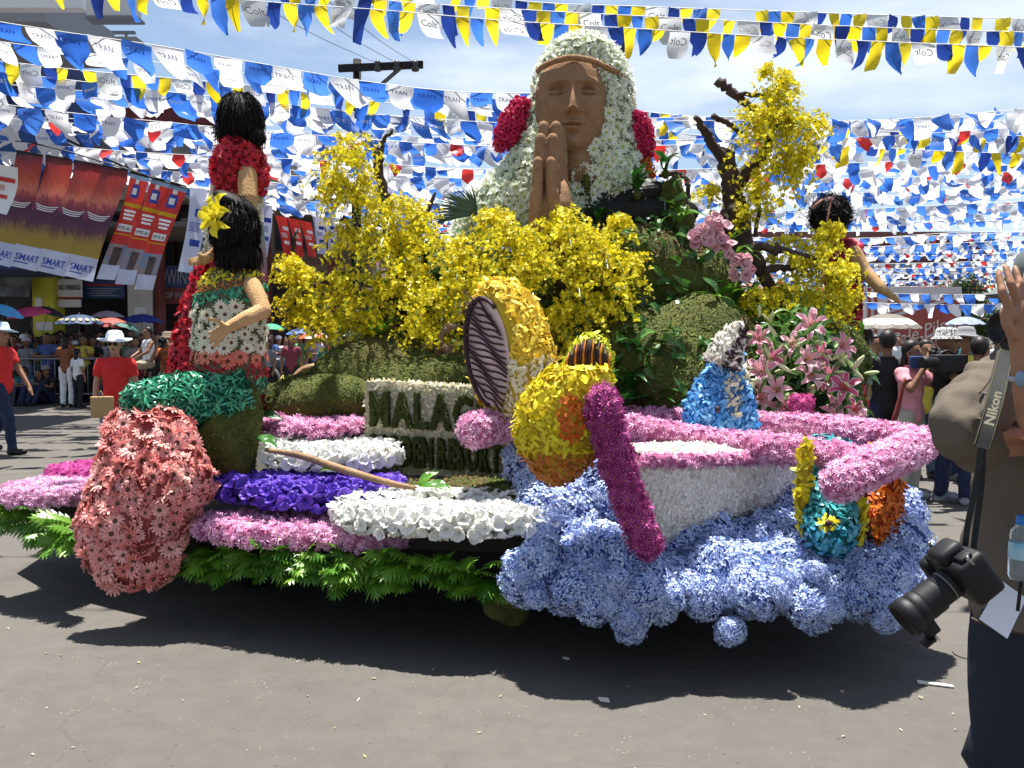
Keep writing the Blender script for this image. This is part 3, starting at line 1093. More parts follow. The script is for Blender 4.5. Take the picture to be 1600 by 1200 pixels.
# ---- loose driftwood lying on the deck
def branch(name, label, pts, rads, m=WOODL, n=9, cat='branch', group=None):
    p = smooth_path([np.array(q) for q in pts], 6)
    v, f = tube(p, rads, n, wob=.03)
    g = G(); g.add(v, f)
    return tag(part(name, g, m), label, cat, group)
branch('branch', 'peeled bare branch lying across the white and violet beds', [P(415, 703, 5.35), P(470, 712, 5.25), P(540, 735, 5.15), P(610, 755, 5.05), P(650, 763, 5.0)], [.012, .02, .022, .018, .012])
branch('branch', 'arching brown root springing up from the pale pink bed', [P(455, 640, 6.6), P(458, 600, 6.6), P(478, 578, 6.6), P(505, 576, 6.6), P(530, 588, 6.55), P(560, 605, 6.5)], [.036, .034, .034, .030, .026, .02])
# ================================================================== SCULPTURES ON THE FLOAT
def proj(p):
    p = np.asarray(p, float)
    x, y, z = p[..., 0], p[..., 1], p[..., 2] - CAMZ
    fz = y * cp_ - z * sp_
    uz_ = y * sp_ + z * cp_
    return 800 + F * x / fz, 600 - F * uz_ / fz

# ---- hydrangea sea
def t_hydrangea(seed):
    r = np.random.default_rng(seed)
    n = 340
    i = np.arange(n) + .5
    ph = np.arccos(1 - 2 * i / n)
    th = PI * (1 + 5 ** .5) * i
    d = np.c_[np.cos(th) * np.sin(ph), np.sin(th) * np.sin(ph), np.cos(ph)]
    ks = r.standard_normal((5, 3)) * 3
    rad = 1 + .10 * np.sin(d @ ks.T + r.uniform(0, 6, 5)).sum(axis=1) / 2 + .05 * r.standard_normal(n)
    g = G()
    v, f = ellipsoid((0, 0, 0), (.86, .86, .86), 9, 12)
    g.add(v, f, 1)
    nn = nrm(d + .35 * r.standard_normal(d.shape))
    t = nrm(np.cross(nn, r.standard_normal(d.shape)))
    b = np.cross(nn, t)
    for k in range(n):
        q = FLORET[k % 4]
        tv = q.V() * r.uniform(.22, .32)
        g.add(d[k] * rad[k] * .95 + tv[:, 0:1] * t[k] + tv[:, 1:2] * b[k] + tv[:, 2:3] * nn[k], q.f, 0)
    return mesh_of('hydrangea_head', g, False)
HY = [t_hydrangea(i) for i in range(4)]
hy = thing('hydrangea_sea', 'billowing sea of blue hydrangea heads under the canoe', 'hydrangeas', (1.0, 4.8, .5))
heads = []
def row(x0, x1, y, d, r, step, jy=10):
    x = x0
    while x <= x1:
        heads.append((x + rng.uniform(-10, 10), y + rng.uniform(-jy, jy), d + rng.uniform(-.05, .05), r * rng.uniform(.85, 1.2)))
        x += step
row(820, 960, 728, 5.55, .15, 48); row(830, 990, 765, 5.3, .15, 48); row(850, 990, 800, 5.1, .15, 50)
row(1240, 1420, 800, 5.35, .17, 55); row(1180, 1410, 830, 5.15, .16, 50); row(900, 1240, 850, 4.95, .15, 52); row(1220, 1420, 865, 4.9, .15, 50)
row(850, 1430, 890, 4.75, .145, 52, 14); row(830, 1420, 905, 4.68, .13, 55, 18); row(900, 1380, 928, 4.6, .115, 56, 12)
row(820, 870, 885, 4.8, .12, 45); row(1330, 1420, 915, 4.7, .13, 45)
heads += [(985, 955, 4.52, .115), (930, 935, 4.58, .11), (1265, 948, 4.5, .12), (1385, 945, 4.55, .12), (1335, 932, 4.55, .10), (1180, 925, 4.5, .12), (1100, 935, 4.5, .10), (1040, 940, 4.52, .10), (1425, 880, 4.95, .11), (1400, 830, 5.2, .12), (960, 722, 5.7, .12), (1435, 905, 4.85, .09), (1000, 920, 4.5, .12), (985, 980, 4.5, .07), (1268, 970, 4.5, .075), (1385, 968, 4.52, .075)]
for (x, y, d, r) in list(heads):
    for _ in range(1 if r > .1 else 0):
        heads.append((x + rng.uniform(-38, 38), y + rng.uniform(-25, 22), d - rng.uniform(.03, .12), rng.uniform(.055, .085)))
for (x, y, d, r) in heads:
    q = Euler((rng.uniform(0, 6), rng.uniform(0, 6), rng.uniform(0, 6))).to_matrix().to_4x4()
    d = d - .16
    x = x - max(0, x - 1380) * .45
    part('flower_head', HY[int(rng.integers(4))], [HYDR[0], core((.06, .09, .26))], hy, mw=Matrix.Translation(P(x, y, d)) @ q @ Matrix.Diagonal((r * rng.uniform(.8, 1.25), r * rng.uniform(.8, 1.2), r * rng.uniform(.7, 1.0), 1)))
o = part('hydrangea_head', HY[1], [HYDR[0], core((.06, .09, .26))], None, mw=Matrix.Translation(P(1139, 985, 4.30)) @ Euler((.4, .2, 1)).to_matrix().to_4x4() @ Matrix.Diagonal((.085, .07, .07, 1)))
tag(o, 'single small blue hydrangea head dangling loose below the canoe side', 'flower')
# dark moss and wire bed that the heads are pinned into
g = G()
v, f = blobby(P(1130, 870, 5.35), (1.12, .58, .24), 5, .06)
g.add(v, f)
part('flower_foam', g, core((.03, .045, .10)), hy)

# ---- canoe with outriggers
cn = thing('outrigger_canoe', 'white flower-covered outrigger canoe with plum prow post and pink gunwales', 'canoe', P(1000, 865, 4.6))
A0 = np.array(P(972, 700, 4.44)); A1 = np.array(P(1262, 700, 5.75))
ax = A1 - A0; ax[2] = 0; L = np.linalg.norm(ax); ax = ax / L
pr = V3(ax[1], -ax[0], 0)               # to the canoe's right, towards the street
rings = []
for t in np.linspace(0, 1.0, 15):
    hw = .05 + .20 * math.sin(PI * min(1, t * .75 + .02)) ** .8
    zt_ = 1.03 - .06 * math.sin(PI * t * .7)
    zb = .58 + .10 * t
    sec = [(-hw, zt_), (-hw * .97, zt_ * .6 + zb * .4), (-hw * .8, zt_ * .25 + zb * .75), (-hw * .35, zb), (hw * .35, zb), (hw * .8, zt_ * .25 + zb * .75), (hw * .97, zt_ * .6 + zb * .4), (hw, zt_)]
    base = A0 * V3(1, 1, 0) + ax * L * t
    rings.append(np.array([base + pr * s + ax * ((zt_ - z) * .42 * (1 - t)) + V3(0, 0, z) for s, z in sec]))
hv, hf = loft(rings)
g = G(); g.add(hv, hf)
hull = part('hull', g, core((.66, .62, .55)), cn, smooth=False)
pts, ns = sample(hv, hf, .0125, lambda p, n: (n[:, 2] > -.85) & ((n @ pr > -.5) | (n[:, 1] < 0)))
ns = np.where((ns @ pr)[:, None] > .3, nrm(pr + V3(0, 0, .15)), ns)
scatter('petals', CHIP, pts, ns, .026, HULLW, hull, tilt=.6, var=.5)
def flower_tube(name, pts_, rads, mats, spacing, size, cc, parent, n=12, templ=MUM, flat=1.0, caps=True, tilt=.35, up=None):
    p = smooth_path([np.array(q) for q in pts_], 6)
    rr = np.interp(np.linspace(0, 1, len(p)), np.linspace(0, 1, len(rads)), rads)
    if caps:
        v, f = capsule_chain(p, rr, n) if flat == 1.0 else tube(p, rr, n, True, flat, up=up)
    else:
        v, f = tube(p, rr, n)
    g = G(); g.add(v, f)
    b = part(name, g, core(cc), parent)
    a, nn = sample(v, f, spacing, front_mask)
    scatter('blooms', templ, a, nn, size, mats, b, tilt=tilt)
    return b
PKC = (.35, .1, .2)
flower_tube('prow_post', [P(942, 628, 4.36), P(955, 690, 4.36), P(980, 770, 4.35), P(1010, 850, 4.33)], [.070, .076, .075, .066], PROWC, .030, .062, (.2, .02, .1), cn, tilt=.5)
def gun(side, a, b, n=8):
    out = []
    for t in np.linspace(a, b, n):
        hw = .05 + .20 * math.sin(PI * min(1, t * .75 + .02)) ** .8
        zt_ = 1.03 - .06 * math.sin(PI * t * .7)
        out.append(A0 * V3(1, 1, 0) + ax * L * t + pr * side * hw + V3(0, 0, zt_))
    return out
flower_tube('gunwale', gun(1, .03, .98), [.032], PINK, .03, .05, PKC, cn)
flower_tube('gunwale', gun(-1, .03, .98), [.045], PINK, .03, .05, PKC, cn)
flower_tube('cross_beam', [P(740, 670, 5.2), P(860, 662, 5.15), P(985, 668, 5.08), P(1120, 692, 4.98), P(1230, 703, 4.75), P(1340, 722, 4.55)], [.065, .065, .06, .065, .072, .075], PINK, .030, .055, PKC, cn)
flower_tube('cross_beam', [P(960, 652, 5.9), P(1060, 655, 5.85), P(1200, 662, 5.7), P(1320, 672, 5.3), P(1440, 692, 4.9)], [.06, .06, .062, .07, .08], PINK, .032, .055, PKC, cn)
flower_tube('outrigger_float', [P(1312, 754, 4.30), P(1360, 730, 4.44), P(1410, 708, 4.66), P(1438, 695, 4.85)], [.084, .084, .084, .082], LPINK, .030, .055, PKC, cn, n=14)
flower_tube('outrigger_float', [P(742, 672, 5.0), P(800, 662, 5.35), P(850, 655, 5.7)], [.088, .085, .08], LPINK, .030, .055, PKC, cn, n=14)
# white blossom deck in the bow
g = G()
dk = []
for t in np.linspace(.02, .55, 6):
    hw = .04 + .20 * math.sin(PI * min(1, t * .75 + .02)) ** .8
    zt_ = 1.03 - .06 * math.sin(PI * t * .7) + .03
    for s in (-1, 0, 1):
        dk.append(A0 * V3(1, 1, 0) + ax * L * t + pr * s * hw + V3(0, 0, zt_ + (.03 if s == 0 else 0)))
dk = np.array(dk); df = grid_faces(6, 3)
df = [tuple(reversed(q)) for q in df]
g.add(dk, df)
bd = part('bow_deck', g, core((.5, .5, .45)), cn)
pts, ns = sample(dk, df, .016)
scatter('petals', CHIP, pts, np.tile(V3(0, 0, 1), (len(pts), 1)), .036, WHITEP, bd, tilt=.5)

# ---- flower fish
def chips(name, v, f, spacing, size, mats, parent, mask=None, tilt=.45, t=CHIP, lift=0.0):
    p, n = sample(v, f, spacing, mask or front_mask)
    return scatter(name, t, p, n, size, mats, parent, tilt=tilt, var=.4, lift=lift)

# striped disc fish
fa = thing('fish_sculpture', 'upright yellow disc-shaped flower fish with a dark striped flank panel', 'fish sculpture', P(800, 660, 5.15))
nA = nrm(V3(-.72, -.69, .05)); hA = nrm(V3(.69, -.72, 0)); vA = nrm(V3(-.10, .05, 1))
cA = np.array(P(772, 545, 5.15))
def ringA(s, o, n=36, k=0.0):
    a = np.linspace(0, 2 * PI, n, endpoint=False)
    # narrower towards the top, drawn out to a snout low on the right
    rx = .235 * (1 - .22 * np.sin(a)); rz = .385
    return cA + (s * rx * np.cos(a))[:, None] * hA + (s * rz * np.sin(a))[:, None] * vA + nA * o
rings = [ringA(.45, .03), ringA(.75, .03), ringA(.92, .0), ringA(1.0, -.06), ringA(1.0, -.15), ringA(.9, -.24), ringA(.6, -.29), ringA(.2, -.30)]
v, f = loft(rings)
f = [tuple(reversed(q)) for q in f]
g = G(); g.add(v, f)
fb = part('body', g, core((.45, .30, .02)), fa)
def selA(p):
    l = p - cA
    return l @ hA / .235, l @ vA / .385, l @ nA
def mA_rim(p, n):
    a, b, c = selA(p)
    return ~((c > -.02) & ((a + .06) ** 2 + (b + .05) ** 2 < .62)) & ~((a > .15) & (b < -.25) & (c > -.2))
def mA_snout(p, n):
    a, b, c = selA(p)
    return (a > .1) & (b < -.20) & ~((c > -.02) & ((a + .06) ** 2 + (b + .05) ** 2 < .5))
chips('petals', v, f, .018, .046, YFISH, fb, mA_rim)
chips('petals', v, f, .018, .044, CREAMP, fb, mA_snout)
# flank panel and its stripes
pan = []
for s in np.linspace(.02, 1, 6):
    a = np.linspace(0, 2 * PI, 30, endpoint=False)
    pan.append(cA + (s * .165 * np.cos(a) - .012)[:, None] * hA + (s * .29 * np.sin(a) - .02)[:, None] * vA + nA * (.052 - .015 * s))
g = G(); g.add(*loft(pan, True, False))
pn = part('flank_panel', g, PINKB[0], fa)
for k in range(19):
    b = -.88 + k * .098
    hw = math.sqrt(max(0, 1 - b * b)) * .155
    if hw < .03: continue
    q = []
    for s in np.linspace(-1, 1, 9):
        zz = b * .285 - .02 - .055 * s + .012 * math.sin(4 * s + k * .8)
        q.append(cA + hA * (s * hw - .012) + vA * zz + nA * .056)
    g = G(); g.add(*tube(q, .0062, 5, wob=.1))
    part('stripe', g, DARKP[0], pn)
rp = []
for a in np.linspace(PI * .30, PI * 1.45, 26):
    rp.append(cA + hA * (.165 * math.cos(a) - .012) + vA * (.29 * math.sin(a) - .02) + nA * .045)
g = G(); g.add(*tube(rp, [.010, .018, .014, .010], 6, wob=.1))
part('panel_border', g, DARKP[0], pn)

# diving yellow fish
fb_ = thing('fish_sculpture', 'plump yellow flower fish diving nose down, with rust snout beside the prow', 'fish sculpture', P(872, 755, 4.8))
ys = [575, 600, 630, 665, 695, 715, 735, 750, 757]
cx = [905, 893, 880, 874, 873, 873, 871, 870, 869]
hw = [46, 60, 68, 70, 66, 55, 38, 22, 8]
rings = []
for y, c, w in zip(ys, cx, hw):
    q = np.array(P(c, y, 4.55)); rr = M(w, 4.55)
    a = np.linspace(0, 2 * PI, 22, endpoint=False)
    rings.append(q + np.c_[rr * np.cos(a), rr * .8 * np.sin(a), np.zeros(22)])
v, f = loft(rings[::-1])
g = G(); g.add(v, f)
bd = part('body', g, core((.45, .30, .02)), fb_)
def yb(lo, hi, x0=-9e9, x1=9e9):
    def m(p, n):
        X, Y = proj(p)
        return (Y >= lo) & (Y < hi) & (X > x0) & (X < x1) & front_mask(p, n)
    return m
def red_patch(p):
    X, Y = proj(p)
    return (((X - 893) / 22) ** 2 + ((Y - 655) / 38) ** 2 < 1) & (p[:, 1] < 4.55)
chips('petals', v, f, .0165, .042, YFISH2, bd, lambda p, n: yb(500, 708)(p, n) & ~red_patch(p))
chips('petals', v, f, .0165, .042, ORANGE, bd, lambda p, n: red_patch(p) & (n[:, 1] < .2))
chips('petals', v, f, .0165, .040, RUST, bd, yb(708, 760))
# fin standing up behind its head
fc = np.array(P(916, 585, 4.62))
a = np.linspace(0, 2 * PI, 26, endpoint=False)
def fin(s, y, dz=0):
    return fc + np.c_[s * M(37, 4.62) * np.cos(a) + .03 * np.sin(a), np.full(26, y), s * M(62, 4.62) * np.sin(a) + dz]
v, f = loft([fin(.6, -.07), fin(.86, -.07), fin(1, -.03), fin(1, .05), fin(.7, .08)])
f = [tuple(reversed(q)) for q in f]
g = G(); g.add(v, f)
fn_ = part('tail_fin', g, core((.07, .05, .01)), fb_)
def fr_(p):
    l = (p - fc); return np.sqrt((l[:, 0] / M(37, 4.62)) ** 2 + (l[:, 2] / M(62, 4.62)) ** 2), l[:, 2]
chips('petals', v, f, .016, .04, LIME, fn_, lambda p, n: (fr_(p)[0] > .82) & (fr_(p)[1] > -.08))
chips('petals', v, f, .016, .038, ORANGE, fn_, lambda p, n: (fr_(p)[0] <= .84) & (fr_(p)[1] > -.06) & (fr_(p)[1] < .035) & (n[:, 1] < .3))
chips('petals', v, f, .018, .042, YFISH, fn_, lambda p, n: (fr_(p)[1] <= -.06))
for k in range(16):
    x = -.10 + .2 * (k / 15)
    h = .17 * math.sqrt(max(0.05, 1 - (x / .115) ** 2 * .8))
    g = G(); g.add(*tube([fc + V3(x, -.075, .01), fc + V3(x * 1.0, -.085, h * .6), fc + V3(x * .98 + .01, -.08, h)], [.008, .007, .003], 5, wob=.15))
    part('fin_ray', g, DARKP[0] if k % 3 else RUST[0], fn_)

def fish_body(root, path, rads, flat, bands, n=18, up=(0, 1, 0)):
    p = smooth_path([np.array(q) for q in path], 5)
    v, f = tube(p, rads, n, True, flat, up=up)
    g = G(); g.add(v, f)
    b = part('body', g, core(bands[0][2]), root)
    for mats, mask, _ in bands:
        chips('petals', v, f, .017, .042, mats, b, lambda p, n, mk=mask: mk(*proj(p)) & front_mask(p, n))
    return b
# sky-blue fish behind the canoe
f3 = thing('fish_sculpture', 'sky-blue flower fish with white tail leaping behind the canoe', 'fish sculpture', P(1125, 668, 5.5))
fish_body(f3, [P(1152, 548, 5.62), P(1140, 580, 5.58), P(1130, 620, 5.55), P(1126, 660, 5.5), P(1122, 700, 5.5)], [.04, .12, .19, .22, .21], .55,
          [(SKYB, lambda X, Y: ~(((X - 1146) / 14) ** 2 + ((Y - 620) / 36) ** 2 < 1) & ~((X > 1160) & (np.abs(Y - 1.2 * (X - 1160) - 575) < 16)), (.03, .15, .35)),
           (CREAMP, lambda X, Y: (((X - 1146) / 14) ** 2 + ((Y - 620) / 36) ** 2 < 1) | ((X > 1160) & (np.abs(Y - 1.2 * (X - 1160) - 575) < 16)), (0, 0, 0))])
v, f = tube(smooth_path([np.array(P(1128, 568, 5.5)), np.array(P(1142, 535, 5.5)), np.array(P(1156, 505, 5.5))], 5), [.11, .085, .03], 14, True, .5, up=(0, 1, 0))
g = G(); g.add(v, f)
tl = part('tail', g, core((.4, .38, .3)), f3)
def dk_(X, Y): return (np.abs((X - 1150) + .55 * (Y - 540)) < 5) | ((X > 1150 - .5 * (Y - 540)) & (np.sin(Y * .55) > .3))
chips('petals', v, f, .016, .042, WHITEP, tl, lambda p, n: ~dk_(*proj(p)) & front_mask(p, n))
chips('petals', v, f, .016, .042, DARKP, tl, lambda p, n: dk_(*proj(p)) & front_mask(p, n))
g = G(); g.add(*ellipsoid(P(1121, 640, 5.3), (.016, .014, .02), 8, 10))
part('eye', g, DARKP[0], f3)
# teal fish under the outrigger
f4 = thing('fish_sculpture', 'teal flower fish with yellow fins below the near outrigger end', 'fish sculpture', P(1295, 865, 4.75))
b4 = fish_body(f4, [P(1300, 690, 4.72), P(1299, 720, 4.68), P(1298, 770, 4.6), P(1297, 820, 4.5), P(1296, 845, 4.45), P(1296, 866, 4.42)], [.10, .115, .13, .13, .11, .05], .6,
          [(TEAL, lambda X, Y: (Y < 822) & ~(((X - 1294) / 15) ** 2 + ((Y - 818) / 15) ** 2 < 1), (.01, .10, .11)),
           (TEALB, lambda X, Y: (Y >= 822) & ~(((X - 1294) / 15) ** 2 + ((Y - 818) / 15) ** 2 < 1), (.01, .10, .11)),
           (YFISH2, lambda X, Y: (((X - 1294) / 15) ** 2 + ((Y - 818) / 15) ** 2 < 1), (0, 0, 0))])
g = G(); g.add(*ellipsoid(P(1294, 818, 4.40), (.016, .014, .016), 6, 8))
part('eye', g, DARKP[0], f4)
for xs, ys_ in (((1262, 1256, 1252, 1258), (690, 740, 790, 835)), ((1338, 1342, 1340), (770, 810, 850))):
    q = [np.array(P(x, y, 4.55)) for x, y in zip(xs, ys_)]
    v, f = tube(smooth_path(q, 6), [.03, .045, .04, .02], 8, True, .5)
    g = G(); g.add(v, f)
    fi = part('fin', g, core((.4, .3, .02)), f4)
    chips('petals', v, f, .017, .05, YFISH2, fi, tilt=.8)
# orange banded fish
f5 = thing('fish_sculpture', 'small orange flower fish with white and black bands at the right end', 'fish sculpture', P(1378, 850, 4.95))
fish_body(f5, [P(1372, 700, 4.85), P(1372, 725, 4.8), P(1373, 770, 4.75), P(1376, 815, 4.66), P(1386, 850, 4.6)], [.06, .105, .12, .11, .04], .6,
          [(ORANGE, lambda X, Y: (Y > 742 + .25 * (1372 - X)) & (X > 1350 + .12 * (Y - 742)) | (Y < 718), (.3, .06, .01)),
           (WHITEP, lambda X, Y: (Y >= 718) & (Y < 735 + .25 * (1372 - X)), (0, 0, 0)),
           (DARKP, lambda X, Y: ((Y >= 735 + .25 * (1372 - X)) & (Y <= 742 + .25 * (1372 - X))) | ((Y > 742) & (X <= 1350 + .12 * (Y - 742)) & (X > 1338 + .1 * (Y - 742))), (0, 0, 0)),
           (ORANGE, lambda X, Y: (Y > 742) & (X <= 1338 + .1 * (Y - 742)), (0, 0, 0))])

# ================================================================== FIGURES
def hair_cloud(root, c, r, n, mats=HAIRB, L=.1, rot=None, down=.5, name='hair', cmask=None, seed=0, curl=.3):
    v, f = ellipsoid(c, r, 12, 16, rot)
    g = G(); g.add(v, f)
    h = part(name, g, mats, root)
    p, nn = sample(v, f, .012, cmask, over=3)
    if len(p) > n:
        k = rng.choice(len(p), n, replace=False); p, nn = p[k], nn[k]
    g = G()
    for i in range(len(p)):
        dn = V3(0, 0, -1.0) + nn[i] * nn[i][2]
        rt = rng.standard_normal(3); rt = rt - nn[i] * (rt @ nn[i])
        d = nrm(nn[i] * (.07 + .25 * curl * rng.random()) + dn * max(down, .1) + (.12 + curl * .7) * rt)
        s = nrm(np.cross(d, rng.standard_normal(3))) * .0035
        l = L * rng.uniform(.5, 1.3)
        a, b, e = p[i], p[i] + d * l * .5 + nn[i] * .004, p[i] + d * l + V3(0, 0, -down * l * .3) + curl * .25 * l * rng.standard_normal(3)
        g.add([a - s, a + s, b - s, b + s, e - s * .3, e + s * .3], PF, 0)
    part('strands', g, mats, h, smooth=False, kind='stuff')
    return h

def flower_shell(root, name, rings, bands, cc, n_each=300):
    """a lofted garment covered in flowers, by bands of kind"""
    v, f = loft(rings)
    g = G(); g.add(v, f)
    b = part(name, g, core(cc), root)
    for kind, mats, mask, spacing, size in bands:
        p, n = sample(v, f, spacing, lambda p, n: mask(*proj(p)) & front_mask(p, n))
        if kind == 'gerbera':
            place_each('bloom', tm('bloom', t_gerbera, 4), p[:n_each], n[:n_each], size, mats, b, tilt=.25, lift=.004)
        elif kind == 'cone':
            place_each('bloom', [mesh_of('bloom', q, False) for q in GERBC], p[:n_each], n[:n_each], size, mats, b, tilt=.2, lift=.004)
        else:
            scatter('petals', CHIP if kind == 'chip' else CHIPN if kind == 'chipn' else MUM if kind == 'mum' else GERB, p, n, size, mats, b, tilt=.5, var=.4)
    return b
def ell_ring(px0, px1, py, d, dep, n=28, tiltz=0.0):
    c = np.array(P((px0 + px1) / 2, py, d)); rx = M(px1 - px0, d) / 2
    a = np.linspace(0, 2 * PI, n, endpoint=False)
    return c + np.c_[rx * np.cos(a), dep * np.sin(a), tiltz * rx * np.cos(a)]
TR = lambda X, Y: np.ones_like(X, bool)

# the two women stand a little farther back than the prow
_P, _M = P, M
P = lambda x, y, d: _P(x, y, d + .36)
M = lambda px, d: _M(px, d + .36)
# ---- seated figure in the long flower skirt
sf = thing('seated_figure', 'seated clay woman in flower dress with yellow lily in black curly hair', 'statue', P(350, 660, 5.3))
rings = [ell_ring(a, b, y, 5.35, dp) for y, a, b, dp in ((612, 300, 415, .17), (590, 300, 414, .17), (570, 302, 413, .155), (548, 303, 411, .145), (520, 304, 411, .14), (490, 306, 411, .135), (465, 308, 412, .13), (445, 312, 413, .12), (430, 322, 408, .10), (420, 340, 398, .08))]
flower_shell(sf, 'bodice', rings, [
    ('chip', YFISH2, lambda X, Y: Y + .18 * (X - 360) < 440, .017, .04),
    ('chipn', RUST, lambda X, Y: (Y + .18 * (X - 360) >= 440) & (Y + .18 * (X - 360) < 450), .014, .03),
    ('chip', EMER, lambda X, Y: (Y + .18 * (X - 360) >= 450) & (Y + .06 * (X - 360) < 474), .016, .042),
    ('gerbera', CREAM, lambda X, Y: (Y + .06 * (X - 360) >= 478) & (Y < 546), .052, .092),
    ('gerbera', CORAL, lambda X, Y: (Y >= 553) & (Y < 566), .055, .095),
    ('mum', REDF, lambda X, Y: (Y >= 568) & (Y < 590), .03, .05),
    ('chipn', EMER, lambda X, Y: Y >= 588, .016, .045)], (.10, .10, .06))
# thigh part of the skirt
pk = smooth_path([np.array(P(385, 618, 5.33)), np.array(P(330, 628, 5.25)), np.array(P(270, 628, 5.12)), np.array(P(215, 632, 4.98)), np.array(P(196, 640, 4.93))], 5)
v, f = tube(pk, [.19, .185, .165, .135, .10, .03], 20, True, 1.0)
g = G(); g.add(v, f)
sk = part('skirt', g, core((.004, .06, .035)), sf)
chips('petals', v, f, .0155, .050, EMER, sk, lambda p, n: (n[:, 2] > -.75) & (n[:, 1] < .6), t=CHIPN, tilt=.6)
# salmon hem hanging over the edge of the float
rings = [ell_ring(a, b, y, d, dp) for y, a, b, d, dp in ((912, 170, 255, 4.72, .05), (892, 142, 268, 4.74, .09), (850, 124, 284, 4.78, .12), (805, 128, 300, 4.82, .15), (770, 143, 334, 4.86, .17), (738, 150, 332, 4.88, .17), (695, 162, 306, 4.92, .14), (658, 172, 288, 4.95, .10), (642, 184, 272, 4.96, .06))]
v, f = loft(rings)
# ragged lower edge with a few folds
Vv = v.copy()
X, Y = proj(Vv)
Vv[:, 0] += .015 * np.sin(Y * .05 + Vv[:, 1] * 20)
g = G(); g.add(Vv, f)
hem = part('skirt_hem', g, core((.26, .05, .045)), sf)  # core darkened to stand for shade in the gaps between blooms
p, n = sample(Vv, f, .040, lambda p, n: (n[:, 1] < .45) | (n[:, 2] > .3))
sel = np.argsort(p[:, 1])
k = sel[:300]
place_each('bloom', tm('bloom', t_gerbera, 4), p[k], n[k], .10, SALMON, hem, tilt=.55, var=.3, lift=.004)
if len(sel) > 300:
    scatter('blooms', GERB, p[sel[300:]], n[sel[300:]], .09, SALMON, hem, tilt=.35)
# arm and hand: one clay surface
g = G()
S_, E_, W_ = P(394, 446, 5.22), P(411, 486, 5.10), P(352, 514, 4.98)
g.add(*capsule_chain([S_, P(404, 466, 5.15), E_], [.052, .050, .048]))
g.add(*capsule_chain([E_, P(385, 497, 5.03), W_], [.047, .043, .030]))
hnd = [P(352, 514, 4.98), P(343, 520, 4.96)]
g.add(*capsule_chain(hnd, [.034, .036]))
for k, (dx, dy, dd) in enumerate(((-17, 4, .0), (-19, 9, -.005), (-18, 13, -.01), (-13, 16, -.015))):
    b = P(344 + k * 1.5, 516 + k * 3.5, 4.955)
    g.add(*capsule_chain([b, P(344 + k * 1.5 + dx * .55, 516 + k * 3.5 + dy * .45, 4.945 + dd), P(344 + k + dx, 516 + k * 3.5 + dy, 4.955 + dd)], [.0125, .012, .009]))
g.add(*capsule_chain([P(352, 509, 4.95), P(340, 501, 4.94), P(326, 498, 4.94)], [.014, .013, .010]))
v, f = remeshed(g, .006, 3)
g = G(); g.add(v, f)
part('arm', g, CLAYL, sf)
# head
g = G()
g.add(*ellipsoid(P(358, 350, 5.36), (.115, .13, .15), 14, 18))
g.add(*capsule_chain([P(365, 400, 5.36), P(362, 430, 5.36)], [.055, .06]))
g.add(*ellipsoid(P(326, 352, 5.36), (.02, .02, .03), 8, 10))
v, f = remeshed(g, .012, 4)
g = G(); g.add(v, f)
part('head', g, CLAYL, sf)
hair_cloud(sf, P(367, 358, 5.33), (.135, .15, .185), 2200, L=.07, down=.8, curl=.16)
hair_cloud(sf, P(372, 398, 5.32), (.125, .12, .10), 1400, L=.07, down=.9, curl=.18)
g = G(); g.add(*ellipsoid(P(368, 318, 5.34), (.15, .12, .05), 8, 14, Euler((0, .45, 0))))
part('hair_band', g, HAIRB, sf)
LILYY = mat('yellow_lily', (.72, .60, .01), (.82, .74, .06), objrand=True, rough=.4, transl=.3)
q = Matrix.Translation(P(348, 336, 5.05)) @ Vector((-.55, -.8, .25)).to_track_quat('Z', 'Y').to_matrix().to_4x4() @ Matrix.Scale(.2, 4)
part('lily', mesh_of('lily', t_lily(3)), [LILYY, LILYY, LILYY], sf, mw=q)
q = Matrix.Translation(P(340, 342, 5.03)) @ Vector((-.2, -.9, -.2)).to_track_quat('Z', 'X').to_matrix().to_4x4() @ Matrix.Scale(.17, 4)
part('lily', mesh_of('lily', t_lily(5)), [LILYY, LILYY, LILYY], sf, mw=q)

# ---- standing figure behind her
st = thing('standing_figure', 'tall clay woman in red off-shoulder blouse seen from behind, black bob hair', 'statue', P(345, 640, 5.9))
rings = [ell_ring(a, b, y, 5.85, dp) for y, a, b, dp in ((640, 255, 420, .3), (590, 264, 410, .27), (540, 275, 405, .24), (480, 288, 402, .2), (430, 305, 398, .17), (410, 312, 396, .16))]
flower_shell(st, 'skirt', rings, [('gerb', REDF, lambda X, Y: X < 345, .040, .075)], (.18, .005, .01))
rings = [ell_ring(a, b, y, 5.85, dp) for y, a, b, dp in ((415, 316, 396, .15), (380, 322, 398, .14), (340, 324, 404, .14), (300, 330, 408, .14), (285, 335, 410, .13))]
flower_shell(st, 'bodice', rings, [('mum', WHITEP + [MATS['mum_eye']], TR, .04, .06)], (.3, .28, .18))
rings = [ell_ring(a, b, y, 5.82, dp) for y, a, b, dp in ((300, 340, 410, .14), (285, 335, 414, .18), (262, 334, 415, .19), (240, 338, 410, .17), (224, 350, 398, .12))]
flower_shell(st, 'blouse', rings, [('gerb', REDF, TR, .036, .075)], (.18, .005, .01))
g = G()
g.add(*capsule_chain([P(386, 272, 5.68), P(388, 310, 5.62), P(386, 350, 5.6)], [.062, .06, .05]))
g.add(*capsule_chain([P(386, 350, 5.6), P(350, 385, 5.58), P(322, 405, 5.56)], [.05, .042, .030]))
g.add(*capsule_chain([P(322, 405, 5.56), P(314, 407, 5.56)], [.032, .03]))
for k, dy in enumerate((-3, 1, 5)):
    g.add(*capsule_chain([P(314, 406 + dy * .6, 5.56 - k * .01), P(303, 407 + dy, 5.56 - k * .01), P(295, 408 + dy, 5.56)], [.013, .012, .008]))
